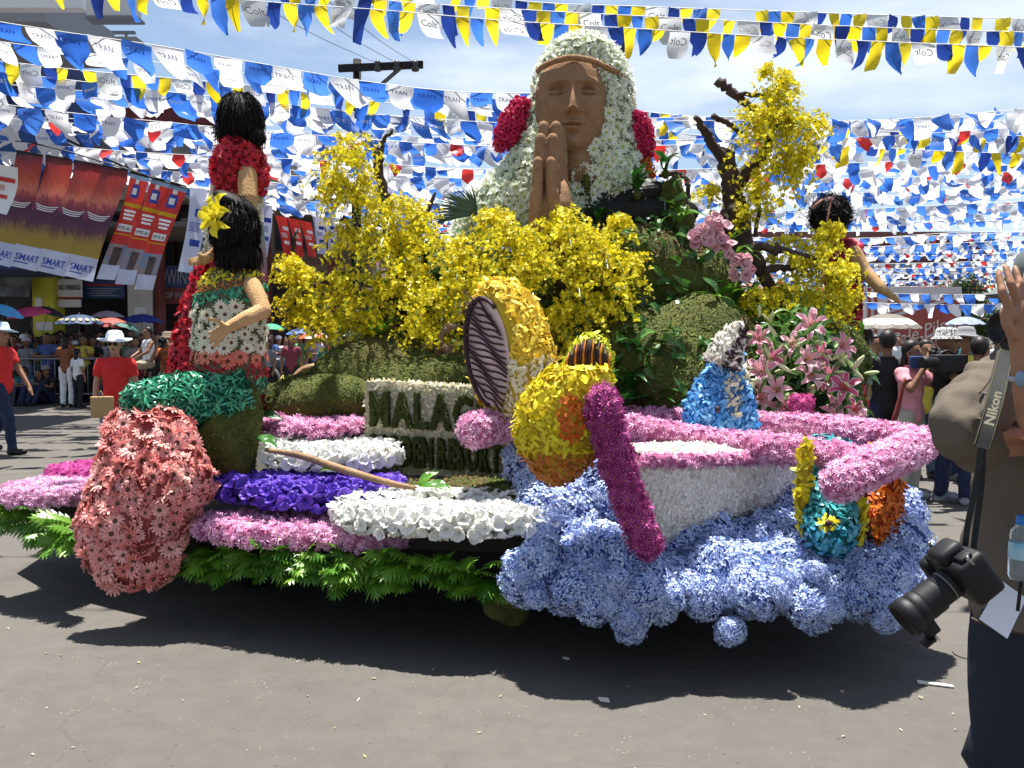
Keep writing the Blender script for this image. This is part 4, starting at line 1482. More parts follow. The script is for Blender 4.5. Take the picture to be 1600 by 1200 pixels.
g.add(*capsule_chain([P(318, 401, 5.54), P(308, 396, 5.53)], [.013, .009]))
v, f = remeshed(g, .008, 3)
g = G(); g.add(v, f)
part('arm', g, CLAYL, st)
g = G()
g.add(*ellipsoid(P(374, 190, 5.85), (.13, .15, .18), 14, 18)); g.add(*capsule_chain([P(374, 215, 5.85), P(375, 240, 5.85)], [.06, .07]))
v, f = remeshed(g, .015, 3)
g = G(); g.add(v, f)
part('head', g, CLAYL, st)
hair_cloud(st, P(376, 186, 5.82), (.135, .16, .165), 2600, L=.07, down=1.0, curl=.05)
hair_cloud(st, P(346, 207, 5.78), (.038, .05, .045), 260, L=.05, down=.3, curl=.15)
hair_cloud(st, P(400, 212, 5.78), (.045, .06, .06), 300, L=.07, down=.8, curl=.15)

P, M = _P, _M
# ---- right-hand dancer, mostly hidden by the orchids
rf = thing('dancing_figure', 'clay dancer in dark red with outstretched arm behind the right orchids', 'statue', P(1310, 640, 7.6))
rings = [ell_ring(a, b, y, 7.7, dp) for y, a, b, dp in ((640, 1290, 1345, .2), (540, 1298, 1340, .17), (460, 1296, 1342, .16), (400, 1290, 1345, .15), (378, 1296, 1338, .10))]
flower_shell(rf, 'dress', rings, [('gerb', REDF, TR, .05, .09)], (.15, .005, .01))
g = G()
g.add(*capsule_chain([P(1335, 395, 7.55), P(1352, 425, 7.5), P(1376, 450, 7.4)], [.06, .055, .045]))
g.add(*capsule_chain([P(1376, 450, 7.4), P(1392, 462, 7.35)], [.04, .028]))
for k, (dx, dy) in enumerate(((12, 4), (15, 9), (14, 13), (8, -2))):
    g.add(*capsule_chain([P(1392, 462 + k, 7.35), P(1392 + dx, 462 + dy, 7.33)], [.014, .009]))
v, f = remeshed(g, .01, 3)
g = G(); g.add(v, f)
part('arm', g, CLAYL, rf)
g = G(); g.add(*ellipsoid(P(1297, 345, 7.7), (.13, .14, .16), 12, 14)); g.add(*capsule_chain([P(1302, 370, 7.7), P(1306, 390, 7.7)], [.06, .07]))
v, f = remeshed(g, .016, 3)
g = G(); g.add(v, f)
part('head', g, CLAYL, rf)
hair_cloud(rf, P(1297, 336, 7.65), (.155, .16, .155), 900, L=.07, down=.0, curl=.9)
g = G(); g.add(*tube([P(1268, 325, 7.5), P(1285, 312, 7.46), P(1300, 309, 7.46), P(1296, 325, 7.46), P(1292, 345, 7.46)], .008, 6))
part('ribbon', g, mat('braid_ribbon', (.6, .45, .42), (.5, .05, .06), nscale=60, rough=.6), rf)

# ---- the giant praying bust
bu = thing('praying_bust', 'giant clay bust with closed eyes, praying hands and white flower veil', 'statue', P(895, 420, 7.0))
fcn = np.array(P(896, 167, 6.92))
hwid, hhgt, dep = M(57, 6.92), M(71, 6.92), .27
def face_relief(x, z):
    def ga(x0, z0, sx, sz, a): return a * np.exp(-((x - x0) / sx) ** 2 - ((z - z0) / sz) ** 2)
    h = np.zeros_like(x)
    ridge = np.interp(z, [-.30, -.24, -.16, -.05, .15, .38, .55, .7], [0, .05, .27, .24, .15, .075, .03, 0])
    sg_ = np.interp(z, [-.3, -.18, .1, .4, .7], [.12, .13, .085, .08, .12])
    h += ridge * np.exp(-(np.abs(x) / sg_) ** 1.9)
    for s in (-1, 1):
        h += ga(s * .145, -.19, .075, .055, .095)
        h -= ga(s * .085, -.245, .04, .02, .05)
        bz = .44 - .16 * (np.abs(x) - .38) ** 2
        h += .060 * np.exp(-((z - bz) / .055) ** 2) * np.exp(-((x - s * .42) / .30) ** 4)
        h += ga(s * .40, .26, .24, .12, -.150)
        h += ga(s * .42, .225, .19, .075, .115)
        lz = .165 + .05 * ((x - s * .42) / .22) ** 2
        h -= .065 * np.exp(-((z - lz) / .020) ** 2) * np.exp(-((x - s * .42) / .22) ** 4)
        lz2 = .315 - .05 * ((x - s * .42) / .22) ** 2
        h -= .035 * np.exp(-((z - lz2) / .022) ** 2) * np.exp(-((x - s * .42) / .22) ** 4)
        h += ga(s * .52, -.08, .2, .2, .035)
        h -= ga(s * .33, -.38, .05, .16, .020)
    h += ga(0, -.415, .22, .05, .085) - ga(0, -.375, .03, .05, .02) + ga(.10, -.41, .08, .035, .012) + ga(-.10, -.41, .08, .035, .012)
    h += ga(0, -.535, .17, .055, .095)
    mz = -.475 + .03 * np.abs(x)
    h -= .085 * np.exp(-((z - mz) / .018) ** 2) * np.exp(-(x / .25) ** 4)
    h -= ga(0, -.645, .18, .05, .03)
    h += ga(0, -.80, .22, .13, .065)
    return h
nu_, nv_ = 110, 110
zz = np.linspace(-1, 1, nu_)
uu = np.linspace(-1, 1, nv_)
Z_, U_ = np.meshgrid(zz, uu, indexing='ij')
wprof = np.interp(zz, [-1, -.94, -.8, -.6, -.3, 0, .35, .7, .9, 1], [.26, .50, .72, .88, .98, 1.0, .99, .86, .64, .44])
ang = U_ * R(84)
xs = np.sin(ang) * wprof[:, None]
dv = np.interp(zz, [-1, -.9, -.6, 0, .5, .8, 1], [.72, .84, .94, 1.0, .99, .88, .74])[:, None]
yd = np.cos(ang) * dv
rel = face_relief(np.sin(ang) * np.minimum(1, wprof[:, None] * 1.04), Z_) * np.cos(ang) ** .5
fv = np.stack([fcn[0] - .012 + xs * hwid, fcn[1] + .06 - (yd * dep + rel * .50), fcn[2] + Z_ * hhgt], -1).reshape(-1, 3)
# head bowed a little and turned a touch
rotm = np.array((Euler((R(3), 0, R(-2))).to_matrix()))
fv = (fv - fcn) @ rotm.T + fcn
ff = grid_faces(nu_, nv_)
g = G(); g.add(fv, ff)
part('face', g, CLAY, bu)
g = G()
g.add(*tube([P(900, 215, 6.93), P(902, 240, 6.93), P(903, 285, 6.95)], [.11, .115, .17], 18))
part('neck', g, CLAY, bu)
# veil of white daisies
rings = []
for y, a, b, dp, d in ((380, 705, 1030, .30, 7.15), (345, 715, 1025, .32, 7.15), (300, 745, 1018, .33, 7.15), (270, 778, 1008, .32, 7.15), (240, 803, 998, .31, 7.15), (205, 822, 988, .31, 7.15), (160, 833, 984, .31, 7.15), (125, 840, 980, .31, 7.15), (100, 848, 972, .30, 7.15), (80, 862, 958, .26, 7.13), (66, 882, 938, .18, 7.12), (60, 900, 922, .08, 7.12)):
    rings.append(ell_ring(a, b, y, d, dp))
v, f = loft(rings)
g = G(); g.add(v, f)
ve = part('veil', g, core((.32, .36, .22)), bu)
def veil_mask(p, n):
    X, Y = proj(p)
    face = ((X - 897) / 51) ** 2 + ((Y - 170) / 70) ** 2 < 1
    neck = (np.abs(X - 902) < 22) & (Y > 225) & (Y < 262)
    return (n[:, 1] < .25) & ~face & ~neck & (Y < 372)
p, n = sample(v, f, .047, veil_mask)
k = rng.permutation(len(p))
place_each('bloom', tm('bloom', t_daisy, 4), p[k[:300]], n[k[:300]], .088, VEIL, ve, tilt=.3, lift=.01)
if len(k) > 300:
    scatter('blooms', DAISY, p[k[300:]], n[k[300:]], .086, VEIL, ve, tilt=.3, lift=.01)
p, n = sample(v, f, .03, veil_mask)
scatter('petals', CHIP, p, n, .05, [mat('veil_fill', (.50, .56, .36), (.74, .77, .62), island=True, rough=.6, transl=.2)], ve, tilt=.6)
# woven hair band
bp = smooth_path([np.array(P(839, 112, 6.98)), np.array(P(850, 103, 6.83)), np.array(P(872, 94, 6.74)), np.array(P(895, 90, 6.72)), np.array(P(925, 95, 6.74)), np.array(P(950, 106, 6.83)), np.array(P(978, 120, 6.98))], 16)
for s in range(3):
    th = np.linspace(0, 2 * PI * 15, len(bp)) + s * 2 * PI / 3
    q = bp + np.c_[np.zeros(len(bp)), np.cos(th) * .011, np.sin(th) * .013]
    g = G(); g.add(*tube(q, .011, 6))
    part('braid_strand', g, mat('rope_brown', (.20, .10, .045), (.30, .17, .08), nscale=40, rough=.85), bu)
# red blossom ear ornaments
for label_, pth_, rr in (('left', [P(818, 158, 7.05), P(803, 190, 7.05), P(790, 215, 7.05), P(781, 232, 7.05)], [.05, .09, .07, .03]), ('right', [P(995, 180, 7.05), P(1001, 205, 7.05), P(1005, 230, 7.05), P(1010, 245, 7.05)], [.05, .075, .07, .04])):
    q = smooth_path([np.array(a_) for a_ in pth_], 5)
    v, f = tube(q, rr, 12)
    g = G(); g.add(v, f)
    e = part('ear_ornament', g, core((.25, .01, .04)), bu)
    p, n = sample(v, f, .026, front_mask)
    scatter('blooms', [t_cup(1), t_cup(2)], p, n, .05, [mat('crimson_petal', (.48, .012, .08), (.66, .04, .14), island=True, rough=.35, transl=.2), REDF[1]], e, tilt=.4)
v, f = tube([P(1008, 248, 7.05), P(1014, 265, 7.05), P(1022, 278, 7.05)], [.03, .028, .015], 8)
g = G(); g.add(v, f)
e = part('ornament_tassel', g, core((.4, .08, .03)), bu)
chips('petals', v, f, .02, .04, ORANGE, e)
# praying hands: one clay surface
g = G()
for k, (topy, xl, xr, d) in enumerate(((252, 841, 860, 6.40), (216, 845, 863, 6.485), (197, 850, 868, 6.57), (206, 857, 875, 6.655))):
    for side, xt in ((-1, xl), (1, xr)):
        xb = xt + (side * 4 + (-1 if side < 0 else 3))
        rt = .039 if k == 0 else .044
        g.add(*capsule_chain([P(xt + side * .6, topy, d), P(xt + side * 1.4, topy + 30, d), P(xt + side * 1.8, topy + 58, d), P((xt + xb) / 2, 300, d), P(xb, 345, d + .02), P(xb, 380, d + .05)], [rt * .82, rt, rt * 1.0, rt * 1.12, rt * 1.2, rt * 1.2], 12))
        # knuckle
        g.add(*ellipsoid(P(xt + side * 2.2, topy + 46, d - .003), (rt * 1.06, rt * 1.06, rt * 1.3), 8, 10))
for side, x in ((-1, 846), (1, 878)):
    g.add(*ellipsoid(P(x, 345, 6.56), (.075, .17, .28), 12, 14))
    g.add(*capsule_chain([P(x - side * 4, 330, 6.72), P(x - side * 6, 285, 6.76), P(x - side * 6, 262, 6.77)], [.05, .042, .034]))
v, f = remeshed(g, .0085, 2)
g = G(); g.add(v, f)
part('praying_hands', g, CLAY, bu)
# ================================================================== ORCHID TREES, PLANTS, LILIES
def spray_crown(clumps, per=1.0, size=.046, name='blossoms', parent=None, mats=YELO, stems=True):
    P_, N_ = [], []
    gs = G()
    for (px, py, d, rx, ry) in clumps:
        c = np.array(P(px, py, d)); r = V3(M(rx, d), .30 * (M(rx, d) + M(ry, d)) + .10, M(ry, d))
        ns_ = int(per * 22 * (rx * ry / 2200) ** .75) + 5
        for _ in range(ns_):
            u = nrm(rng.standard_normal(3))
            u[1] = -abs(u[1]) * .9 + .25 * rng.standard_normal()
            s = c + r * u * rng.uniform(.0, .55)
            d_ = nrm(u + V3(0, -.1, .30) + .45 * rng.standard_normal(3))
            ln = (r[0] + r[2]) / 2 * rng.uniform(.7, 1.7)
            nf = int(rng.integers(13, 26))
            prev = s
            for k in range(nf):
                t = k / nf
                q = s + d_ * ln * t + V3(0, 0, -ln * .75 * t * t)
                P_.append(q + .016 * rng.standard_normal(3)); N_.append(nrm(u + V3(0, -.6, .1) + .6 * rng.standard_normal(3)))
                if stems and k % 5 == 4:
                    w = nrm(np.cross(q - prev, V3(0, 1, .2))) * .0022
                    gs.add([prev - w, prev + w, q + w, q - w], [(0, 1, 2, 3)], 0)
                    prev = q
    scatter(name, ORCHID, np.array(P_), np.array(N_), size, mats, parent, tilt=.3, var=.35)
    if stems:
        part('stems', gs, LEAFI, parent, smooth=False, kind='stuff')
    return len(P_)

def leaf_fill(clumps, per, size, parent, tmpl, m, name='leaves', outw=.5):
    P_, N_ = [], []
    for (px, py, d, rx, ry) in clumps:
        c = np.array(P(px, py, d)); r = V3(M(rx, d), .3 * (M(rx, d) + M(ry, d)), M(ry, d))
        n = int(per * rx * ry / 1500) + 2
        u = nrm(rng.standard_normal((n, 3)))
        P_.append(c + V3(0, .10, 0) + r * u * rng.uniform(.2, .85, (n, 1))); N_.append(nrm(u * outw + V3(0, -.4, .4)))
    scatter(name, tmpl, np.concatenate(P_), np.concatenate(N_), size, m, parent, tilt=.8, var=.4)

def limbs(root, specs, m, n=8):
    for pts_, rads in specs:
        p = smooth_path([np.array(P(*q)) for q in pts_], 6)
        p[1:-1] += .006 * rng.standard_normal((len(p) - 2, 3))
        g = G(); g.add(*tube(p, rads, n, wob=.07))
        part('limb', g, m, root)
LEAFT = [t_leaf(i, w=.22) for i in range(3)]

ta = thing('orchid_tree', 'driftwood tree with yellow orchid sprays left of the veil', 'orchid tree', P(640, 600, 6.8))
limbs(ta, [([(640, 600, 6.9), (628, 520, 6.85), (622, 450, 6.8), (612, 380, 6.8), (600, 310, 6.8), (590, 250, 6.8), (588, 232, 6.75)], [.09, .08, .065, .05, .04, .03, .02]),
           ([(590, 262, 6.75), (598, 225, 6.7), (613, 203, 6.65)], [.022, .016, .01]),
           ([(615, 470, 6.8), (560, 455, 6.6), (500, 440, 6.5), (470, 415, 6.45), (436, 412, 6.4)], [.045, .035, .028, .022, .012]),
           ([(462, 475, 6.3), (480, 455, 6.3), (505, 440, 6.35)], [.014, .016, .016]),
           ([(458, 398, 6.4), (459, 372, 6.4), (466, 358, 6.4)], [.014, .01, .007]),
           ([(612, 400, 6.8), (655, 360, 6.7), (680, 300, 6.7)], [.03, .022, .012])], BARKD)
CA = [(545, 245, 6.6, 50, 42), (520, 285, 6.6, 32, 30), (555, 300, 6.6, 45, 40), (605, 330, 6.6, 62, 42), (612, 388, 6.55, 68, 45), (560, 372, 6.6, 45, 38), (655, 350, 6.65, 35, 38), (480, 440, 6.4, 42, 30), (465, 482, 6.35, 34, 26), (530, 450, 6.4, 55, 36), (560, 505, 6.4, 42, 24), (505, 505, 6.35, 42, 24), (640, 425, 6.5, 42, 34), (590, 455, 6.45, 40, 28), (455, 410, 6.4, 22, 18)]
spray_crown(CA, 1.3, .033, parent=ta)
leaf_fill(CA, 9, .09, ta, LEAFT, [LEAFI])

tb = thing('orchid_tree', 'wide bank of yellow orchids across the centre below the praying hands', 'orchid tree', P(720, 600, 6.6))
limbs(tb, [([(640, 580, 6.5), (665, 560, 6.45), (695, 520, 6.5), (722, 480, 6.6), (735, 440, 6.7)], [.05, .055, .05, .04, .03]),
           ([(635, 562, 6.3), (660, 545, 6.25), (690, 545, 6.2), (720, 562, 6.2), (733, 540, 6.2)], [.03, .04, .045, .04, .03]),
           ([(683, 560, 6.15), (690, 530, 6.1), (702, 510, 6.1), (730, 515, 6.1)], [.016, .018, .02, .012]),
           ([(955, 330, 6.7), (968, 350, 6.6), (978, 372, 6.6)], [.012, .018, .02]), ([(930, 410, 6.6), (930, 380, 6.55), (929, 360, 6.5)], [.012, .01, .008])], BARK)
CB = [(720, 395, 6.4, 62, 45), (800, 372, 6.4, 72, 42), (880, 365, 6.35, 72, 42), (945, 385, 6.4, 48, 40), (690, 462, 6.35, 60, 46), (655, 515, 6.3, 42, 38), (640, 545, 6.3, 28, 22), (895, 430, 6.3, 72, 50), (960, 440, 6.35, 38, 42), (830, 432, 6.3, 55, 46), (905, 492, 6.3, 45, 34), (945, 485, 6.35, 38, 30), (640, 462, 6.4, 32, 30), (770, 345, 6.45, 36, 18), (870, 340, 6.4, 30, 16), (985, 412, 6.4, 26, 26), (760, 430, 6.35, 55, 40), (855, 500, 6.35, 40, 28), (880, 530, 6.4, 35, 22), (965, 350, 6.5, 22, 14)]
spray_crown(CB, 1.3, .033, parent=tb)
leaf_fill(CB, 10, .10, tb, LEAFT, [LEAFI])

tc_ = thing('orchid_tree', 'gnarled dark driftwood with a yellow orchid ball high against the sky', 'orchid tree', P(1150, 420, 7.4))
limbs(tc_, [([(1160, 420, 7.4), (1150, 350, 7.4), (1146, 300, 7.4), (1138, 262, 7.4), (1136, 232, 7.4)], [.12, .10, .085, .075, .05]),
            ([(1140, 262, 7.4), (1112, 225, 7.35), (1098, 200, 7.3), (1086, 183, 7.25)], [.05, .04, .03, .02]),
            ([(1142, 300, 7.4), (1172, 262, 7.3), (1200, 225, 7.2), (1208, 180, 7.2), (1200, 150, 7.2)], [.06, .05, .04, .03, .02]),
            ([(1120, 126, 7.15), (1145, 145, 7.15), (1172, 165, 7.15), (1205, 185, 7.2)], [.036, .034, .028, .03]),
            ([(1150, 148, 7.1), (1180, 148, 7.1), (1210, 150, 7.15)], [.016, .018, .014]),
            ([(1114, 180, 7.2), (1135, 192, 7.2), (1158, 208, 7.25)], [.022, .022, .02]),
            ([(1180, 260, 7.3), (1185, 320, 7.3), (1180, 370, 7.3)], [.025, .02, .015]),
            ([(1150, 330, 7.3), (1128, 345, 7.3), (1108, 372, 7.25)], [.07, .06, .045]),
            ([(1030, 275, 7.4), (1060, 270, 7.35), (1076, 290, 7.3), (1074, 318, 7.3)], [.016, .02, .02, .015]),
            ([(1225, 130, 7.2), (1222, 150, 7.2), (1235, 165, 7.2)], [.012, .014, .012])], BARKD)
CC = [(1212, 150, 7.1, 48, 36), (1185, 205, 7.1, 40, 42), (1240, 205, 7.1, 48, 46), (1258, 248, 7.1, 32, 32), (1215, 255, 7.15, 40, 34), (1195, 112, 7.1, 16, 12), (1180, 300, 7.3, 30, 36), (1110, 305, 7.5, 24, 26), (1165, 335, 7.3, 24, 26), (1205, 185, 7.05, 45, 40), (1225, 120, 7.1, 20, 16), (1272, 195, 7.1, 18, 20)]
spray_crown(CC, 1.3, .033, parent=tc_)

td = thing('orchid_tree', 'yellow orchid bush on dark branches in front of the dancing figure', 'orchid tree', P(1240, 560, 7.0))
limbs(td, [([(1240, 560, 7.0), (1215, 480, 6.95), (1190, 420, 6.9), (1180, 385, 6.85), (1225, 393, 6.8), (1284, 406, 6.75)], [.06, .05, .045, .035, .026, .018]),
           ([(1195, 425, 6.85), (1225, 418, 6.8), (1262, 425, 6.75)], [.03, .022, .014]), ([(1212, 398, 6.8), (1213, 380, 6.8)], [.018, .014])], BARKD)
CD = [(1285, 385, 6.9, 34, 30), (1300, 358, 6.95, 20, 14), (1248, 425, 6.85, 50, 34), (1300, 432, 6.85, 36, 34), (1215, 462, 6.8, 44, 28), (1275, 478, 6.8, 46, 26), (1165, 472, 6.8, 34, 20), (1325, 420, 6.9, 20, 24), (1225, 385, 7.0, 30, 24), (1320, 470, 6.9, 24, 20)]
spray_crown(CD, 1.3, .033, parent=td)
leaf_fill(CD, 9, .09, td, LEAFT, [LEAFI])

# ---- rosette plants: each leaf a part
LEAFM = [mesh_of('strap_leaf', t_leaf(i, 6, .20, .5, .03)) for i in range(3)]
LEAFN = [mesh_of('narrow_leaf', t_leaf(i + 5, 6, .10, .6, .02)) for i in range(3)]
BROAD = tm('broad_leaf', t_broad, 4)
def rosette(label, px, py, d, size, n, meshes=LEAFM, m=LEAFD, spread=(.2, 1.1), toward=.35):
    c = np.array(P(px, py, d))
    r = thing('leafy_plant', label, 'plant', c, 'leafy plants set into the moss')
    for i in range(n):
        a = 2 * PI * i / n + rng.uniform(-.35, .35)
        e = rng.uniform(*spread)
        dv = nrm(V3(math.cos(a) * math.cos(e), math.sin(a) * math.cos(e) * .8 - toward, math.sin(e)))
        sd = nrm(np.cross(V3(0, 0, 1) + .15 * rng.standard_normal(3), dv)); up = np.cross(dv, sd)
        s = size * rng.uniform(.7, 1.15)
        part('leaf', meshes[int(rng.integers(len(meshes)))], m, r, mw=Matrix(((dv[0] * s, sd[0] * s, up[0] * s, c[0]), (dv[1] * s, sd[1] * s, up[1] * s, c[1]), (dv[2] * s, sd[2] * s, up[2] * s, c[2]), (0, 0, 0, 1))))
    g = G(); g.add(*ellipsoid(c - V3(0, 0, .02), (.03, .03, .035), 6, 8))
    part('root_ball', g, MOSS, r)
    return r
rosette('strap-leaved fern on the black rock beside the statue neck', 958, 265, 7.05, .27, 11)
rosette('dark strap fern drooping over the middle of the black rock', 995, 300, 6.78, .24, 10)
rosette('small fern on top of the black rock, right of the veil', 1040, 268, 6.9, .24, 9)
rosette('glossy bird nest fern at the foot of the black rock', 1042, 392, 6.75, .30, 11, spread=(.1, 1.2))
rosette('glossy rosette on the moss between the blue fish tail and pink orchids', 1112, 488, 6.45, .28, 10, m=LEAFG)
rosette('large strap fern in the moss above the plum prow', 1000, 570, 6.1, .30, 12)
rosette('lower strap fern behind the canoe bow', 985, 610, 6.0, .27, 11)
rosette('strap fern tucked against the moss hill left of the blue fish', 1048, 585, 6.15, .24, 9, m=LEAFG)
rosette('fern below the centre orchids, above the diving fish', 925, 560, 6.3, .22, 9)
rosette('pale silvery leaved plant at the right edge of the centre orchids', 1002, 490, 6.5, .20, 10, m=mat('silver_leaf', (.20, .28, .22), (.34, .42, .34), objrand=True, rough=.5, transl=.2))
rosette('grassy clump right of the black rock under the pink orchids', 1150, 425, 6.9, .36, 22, LEAFN, LEAFG, (.2, 1.3))
rosette('grassy clump behind the lilies at the hill foot', 1170, 520, 6.8, .36, 20, LEAFN, LEAFD, (.3, 1.3))
rosette('broad glossy leaves at the foot of the left orchid tree', 590, 530, 6.35, .22, 9, BROAD, LEAFG, (.0, 1.0))
rosette('broad dark leaves beside the leaning cameraman', 580, 585, 6.5, .24, 8, BROAD, LEAFD, (.1, 1.1))
rosette('broad leaves between the left orchid tree and the orchid bank', 625, 470, 6.6, .20, 8, BROAD, LEAFD, (.0, 1.0))
rosette('dark leaves under the centre orchid bank next to the striped fish', 700, 585, 6.4, .2, 8, BROAD, LEAFD, (.0, .9))
rosette('leaf spray at the left hem of the veil', 665, 400, 6.7, .22, 8, BROAD, LEAFD, (.0, .9))
rosette('dark plant behind the striped fish and the diving fish', 860, 560, 6.4, .26, 11, LEAFM, LEAFD)
rosette('shaded leaves under the right orchid bush', 1190, 560, 7.0, .28, 12, LEAFM, LEAFD)
for lab, x, y, d_, sz, nn_, ms_, mm_ in (('strap fern halfway up the moss hill', 1075, 440, 6.6, .27, 11, LEAFM, LEAFD), ('dark rosette low on the moss hill beside the blue fish', 1088, 560, 6.2, .24, 10, LEAFM, LEAFD), ('glossy fern under the right end of the orchid bank', 968, 520, 6.3, .26, 11, LEAFM, LEAFD),
        ('drooping fern below the black rock, left of the bird nest fern', 935, 345, 6.7, .22, 9, LEAFM, LEAFD), ('leaf tuft above the blue fish tail', 1140, 470, 6.6, .25, 10, LEAFM, LEAFG), ('fern at the foot of the moss hill behind the gunwale', 1030, 640, 5.95, .24, 10, LEAFM, LEAFD),
        ('broad leaf clump low behind the diving fish', 960, 640, 5.9, .22, 9, BROAD, LEAFD), ('grassy tuft on the crest of the moss hill', 1085, 400, 6.8, .26, 16, LEAFN, LEAFG), ('dark leaf clump under the lower pink orchids', 1130, 540, 6.5, .26, 11, BROAD, LEAFD), ('fern clinging to the right face of the black rock', 1062, 350, 6.7, .22, 9, LEAFM, LEAFG)):
    rosette(lab, x, y, d_, sz, nn_, ms_, mm_)
limb_ = [([(1040, 490, 6.35), (1060, 482, 6.3), (1085, 490, 6.3), (1108, 497, 6.3)], [.010, .014, .013, .008]), ([(955, 375, 6.6), (985, 365, 6.55), (1010, 380, 6.55)], [.012, .016, .01]), ([(1080, 405, 6.6), (1100, 425, 6.55), (1105, 460, 6.5)], [.014, .02, .012])]
for i_, (lp, lr_) in enumerate(limb_):
    g = G(); g.add(*tube(smooth_path([np.array(P(*q)) for q in lp], 6), lr_, 7, wob=.06))
    tag(part('root', g, BARK), ('thin bare root lying on the moss hill above the blue fish', 'bare root under the black rock', 'dark root hanging beside the pink moth orchids')[i_], 'root')
hl = thing('ground_cover', 'dark leafy ground cover creeping over the moss hill', 'plant', P(1040, 640, 6.2))
hp, hn = HILL
hx, hy_ = proj(hp)
wv_ = np.sin(hp[:, 0] * 6.5 + 1) + np.sin(hp[:, 2] * 7.5 + hp[:, 0] * 3) + .5 * np.sin(hp[:, 0] * 15 - hp[:, 2] * 11)
ok = np.where((wv_ > .1) & (hn[:, 1] < .2) & (rng.random(len(hp)) < .07))[0]
scatter('leaves', [t_leaf(i + 20, 4, .26, .6) for i in range(3)], hp[ok], nrm(hn[ok] + V3(0, -.2, .3)), .15, [LEAFI], hl, tilt=.7, var=.5)
ok = np.where((wv_ < -.3) & (hn[:, 1] < .2) & (rng.random(len(hp)) < .012))[0]
scatter('leaves', [t_broad(i) for i in range(3)], hp[ok], nrm(hn[ok] + V3(0, -.3, .4)), .13, [mat('ivy_leaf', (.02, .08, .012), (.06, .16, .03), island=True, rough=.3, spec=.55, transl=.2)], hl, tilt=.6, var=.5)
# grey-green palm fan at the left shoulder of the veil
r = thing('palm_fan', 'grey green palm fan at the left shoulder of the veil', 'plant', P(735, 345, 6.95))
c = np.array(P(745, 335, 6.9))
for i in range(34):
    a = R(95 + 95 * i / 33) + rng.uniform(-.04, .04)
    d_ = V3(math.cos(a), -.25, math.sin(a) * .8)
    q = c + V3(0, 0, 0) + np.outer(np.linspace(0, .30 * rng.uniform(.85, 1.1), 4), d_) + np.outer(np.linspace(0, 1, 4) ** 2, V3(-.02, 0, -.05))
    g = G(); g.add(*tube(q, [.006, .008, .006, .002], 4))
    part('frond', g, mat('palm_grey_green', (.06, .11, .07), (.13, .19, .13), objrand=True, rough=.5), r)
def loose_leaf(label, px, py, d, s, dirv, k=0, m=LEAFG):
    dv = nrm(V3(*dirv)); sd = nrm(np.cross(V3(0, -.4, 1), dv)); up = np.cross(dv, sd); c = P(px, py, d)
    o = part('leaf', BROAD[k], m, mw=Matrix(((dv[0] * s, sd[0] * s, up[0] * s, c[0]), (dv[1] * s, sd[1] * s, up[1] * s, c[1]), (dv[2] * s, sd[2] * s, up[2] * s, c[2]), (0, 0, 0, 1))))
    tag(o, label, 'leaf', 'loose leaves between the beds')
loose_leaf('broad leaf lying over the left end of the upper pink bed', 395, 655, 5.75, .2, (1, -.3, .1), 0, LEAFD)
loose_leaf('broad leaf over the left end of the small white bed', 402, 682, 5.5, .18, (.8, -.6, -.3), 1, LEAFD)
loose_leaf('bright green leaf standing behind the violet bed tip', 655, 760, 5.05, .13, (.6, .2, .5), 2)
loose_leaf('bright green leaf lying at the back of the large white bed', 660, 758, 5.0, .17, (1, -.4, -.05), 3)
loose_leaf('small leaf beside the bare branch on the violet bed', 500, 735, 5.2, .13, (1, -.3, .05), 0)

# ---- pink moth orchids
MOTH = [mat('moth_orchid', (.58, .26, .32), (.78, .50, .54), objrand=True, rough=.5, transl=.25), mat('moth_lip', (.35, .05, .10), rough=.6)]
for lab, cl in (('upper cluster of pink moth orchids beside the dark driftwood', [(1118, 352, 24, 16), (1095, 372, 17, 14), (1115, 382, 22, 12)]), ('lower cluster of pink moth orchids above the lily bouquet', [(1150, 398, 22, 14), (1158, 420, 18, 16)])):
    r = thing('moth_orchid', lab, 'flowers', P(cl[0][0], cl[0][1] + 40, 6.6), 'moth orchid clusters')
    me = tm('bloom', t_cup, 3, 5, 1.1)
    for (x, y, a, b) in cl:
        n = 10
        for i in range(n):
            u = nrm(rng.standard_normal(3)); u[1] = -abs(u[1])
            p = np.array(P(x, y, 6.55)) + u * V3(M(a, 6.55), .05, M(b, 6.55)) * rng.uniform(.5, 1)
            place_each('bloom', me, np.array([p]), np.array([nrm(u + V3(0, -.8, .2))]), .075, MOTH, r, tilt=.3)
    g = G(); g.add(*tube([P(cl[0][0], cl[0][1], 6.6), P(cl[0][0] + 5, cl[0][1] + 60, 6.7)], .006, 5))
    part('stem', g, LEAFI, r)

# ---- lily bouquet
lb = thing('lily_bouquet', 'bouquet of pink lilies, green buds and leaves right of the blue fish', 'flowers', P(1265, 680, 6.1))
LP = [mat('lily_pink', (.56, .09, .19), (.84, .50, .54), objrand=True, rough=.45, transl=.3), mat('lily_rim', (.78, .58, .60), rough=.45, transl=.3), mat('lily_stamen', (.55, .22, .04), rough=.6)]
LM = tm('lily', t_lily, 4)
for x, y in ((1185, 530), (1215, 612), (1240, 540), (1190, 582), (1232, 640), (1275, 555), (1300, 590), (1258, 590), (1320, 610), (1290, 640), (1205, 560), (1330, 640), (1265, 510), (1180, 625), (1310, 545), (1345, 660), (1300, 662), (1255, 565)):
    d = 6.05 + rng.uniform(-.12, .15)
    dv = Vector((rng.uniform(-.6, .6), -1, rng.uniform(-.1, .6)))
    part('lily', LM[int(rng.integers(4))], LP, lb, mw=Matrix.Translation(P(x, y, d)) @ dv.to_track_quat('Z', 'Y').to_matrix().to_4x4() @ Matrix.Rotation(rng.uniform(0, 6), 4, 'Z') @ Matrix.Scale(.165 * rng.uniform(.75, 1.15), 4))
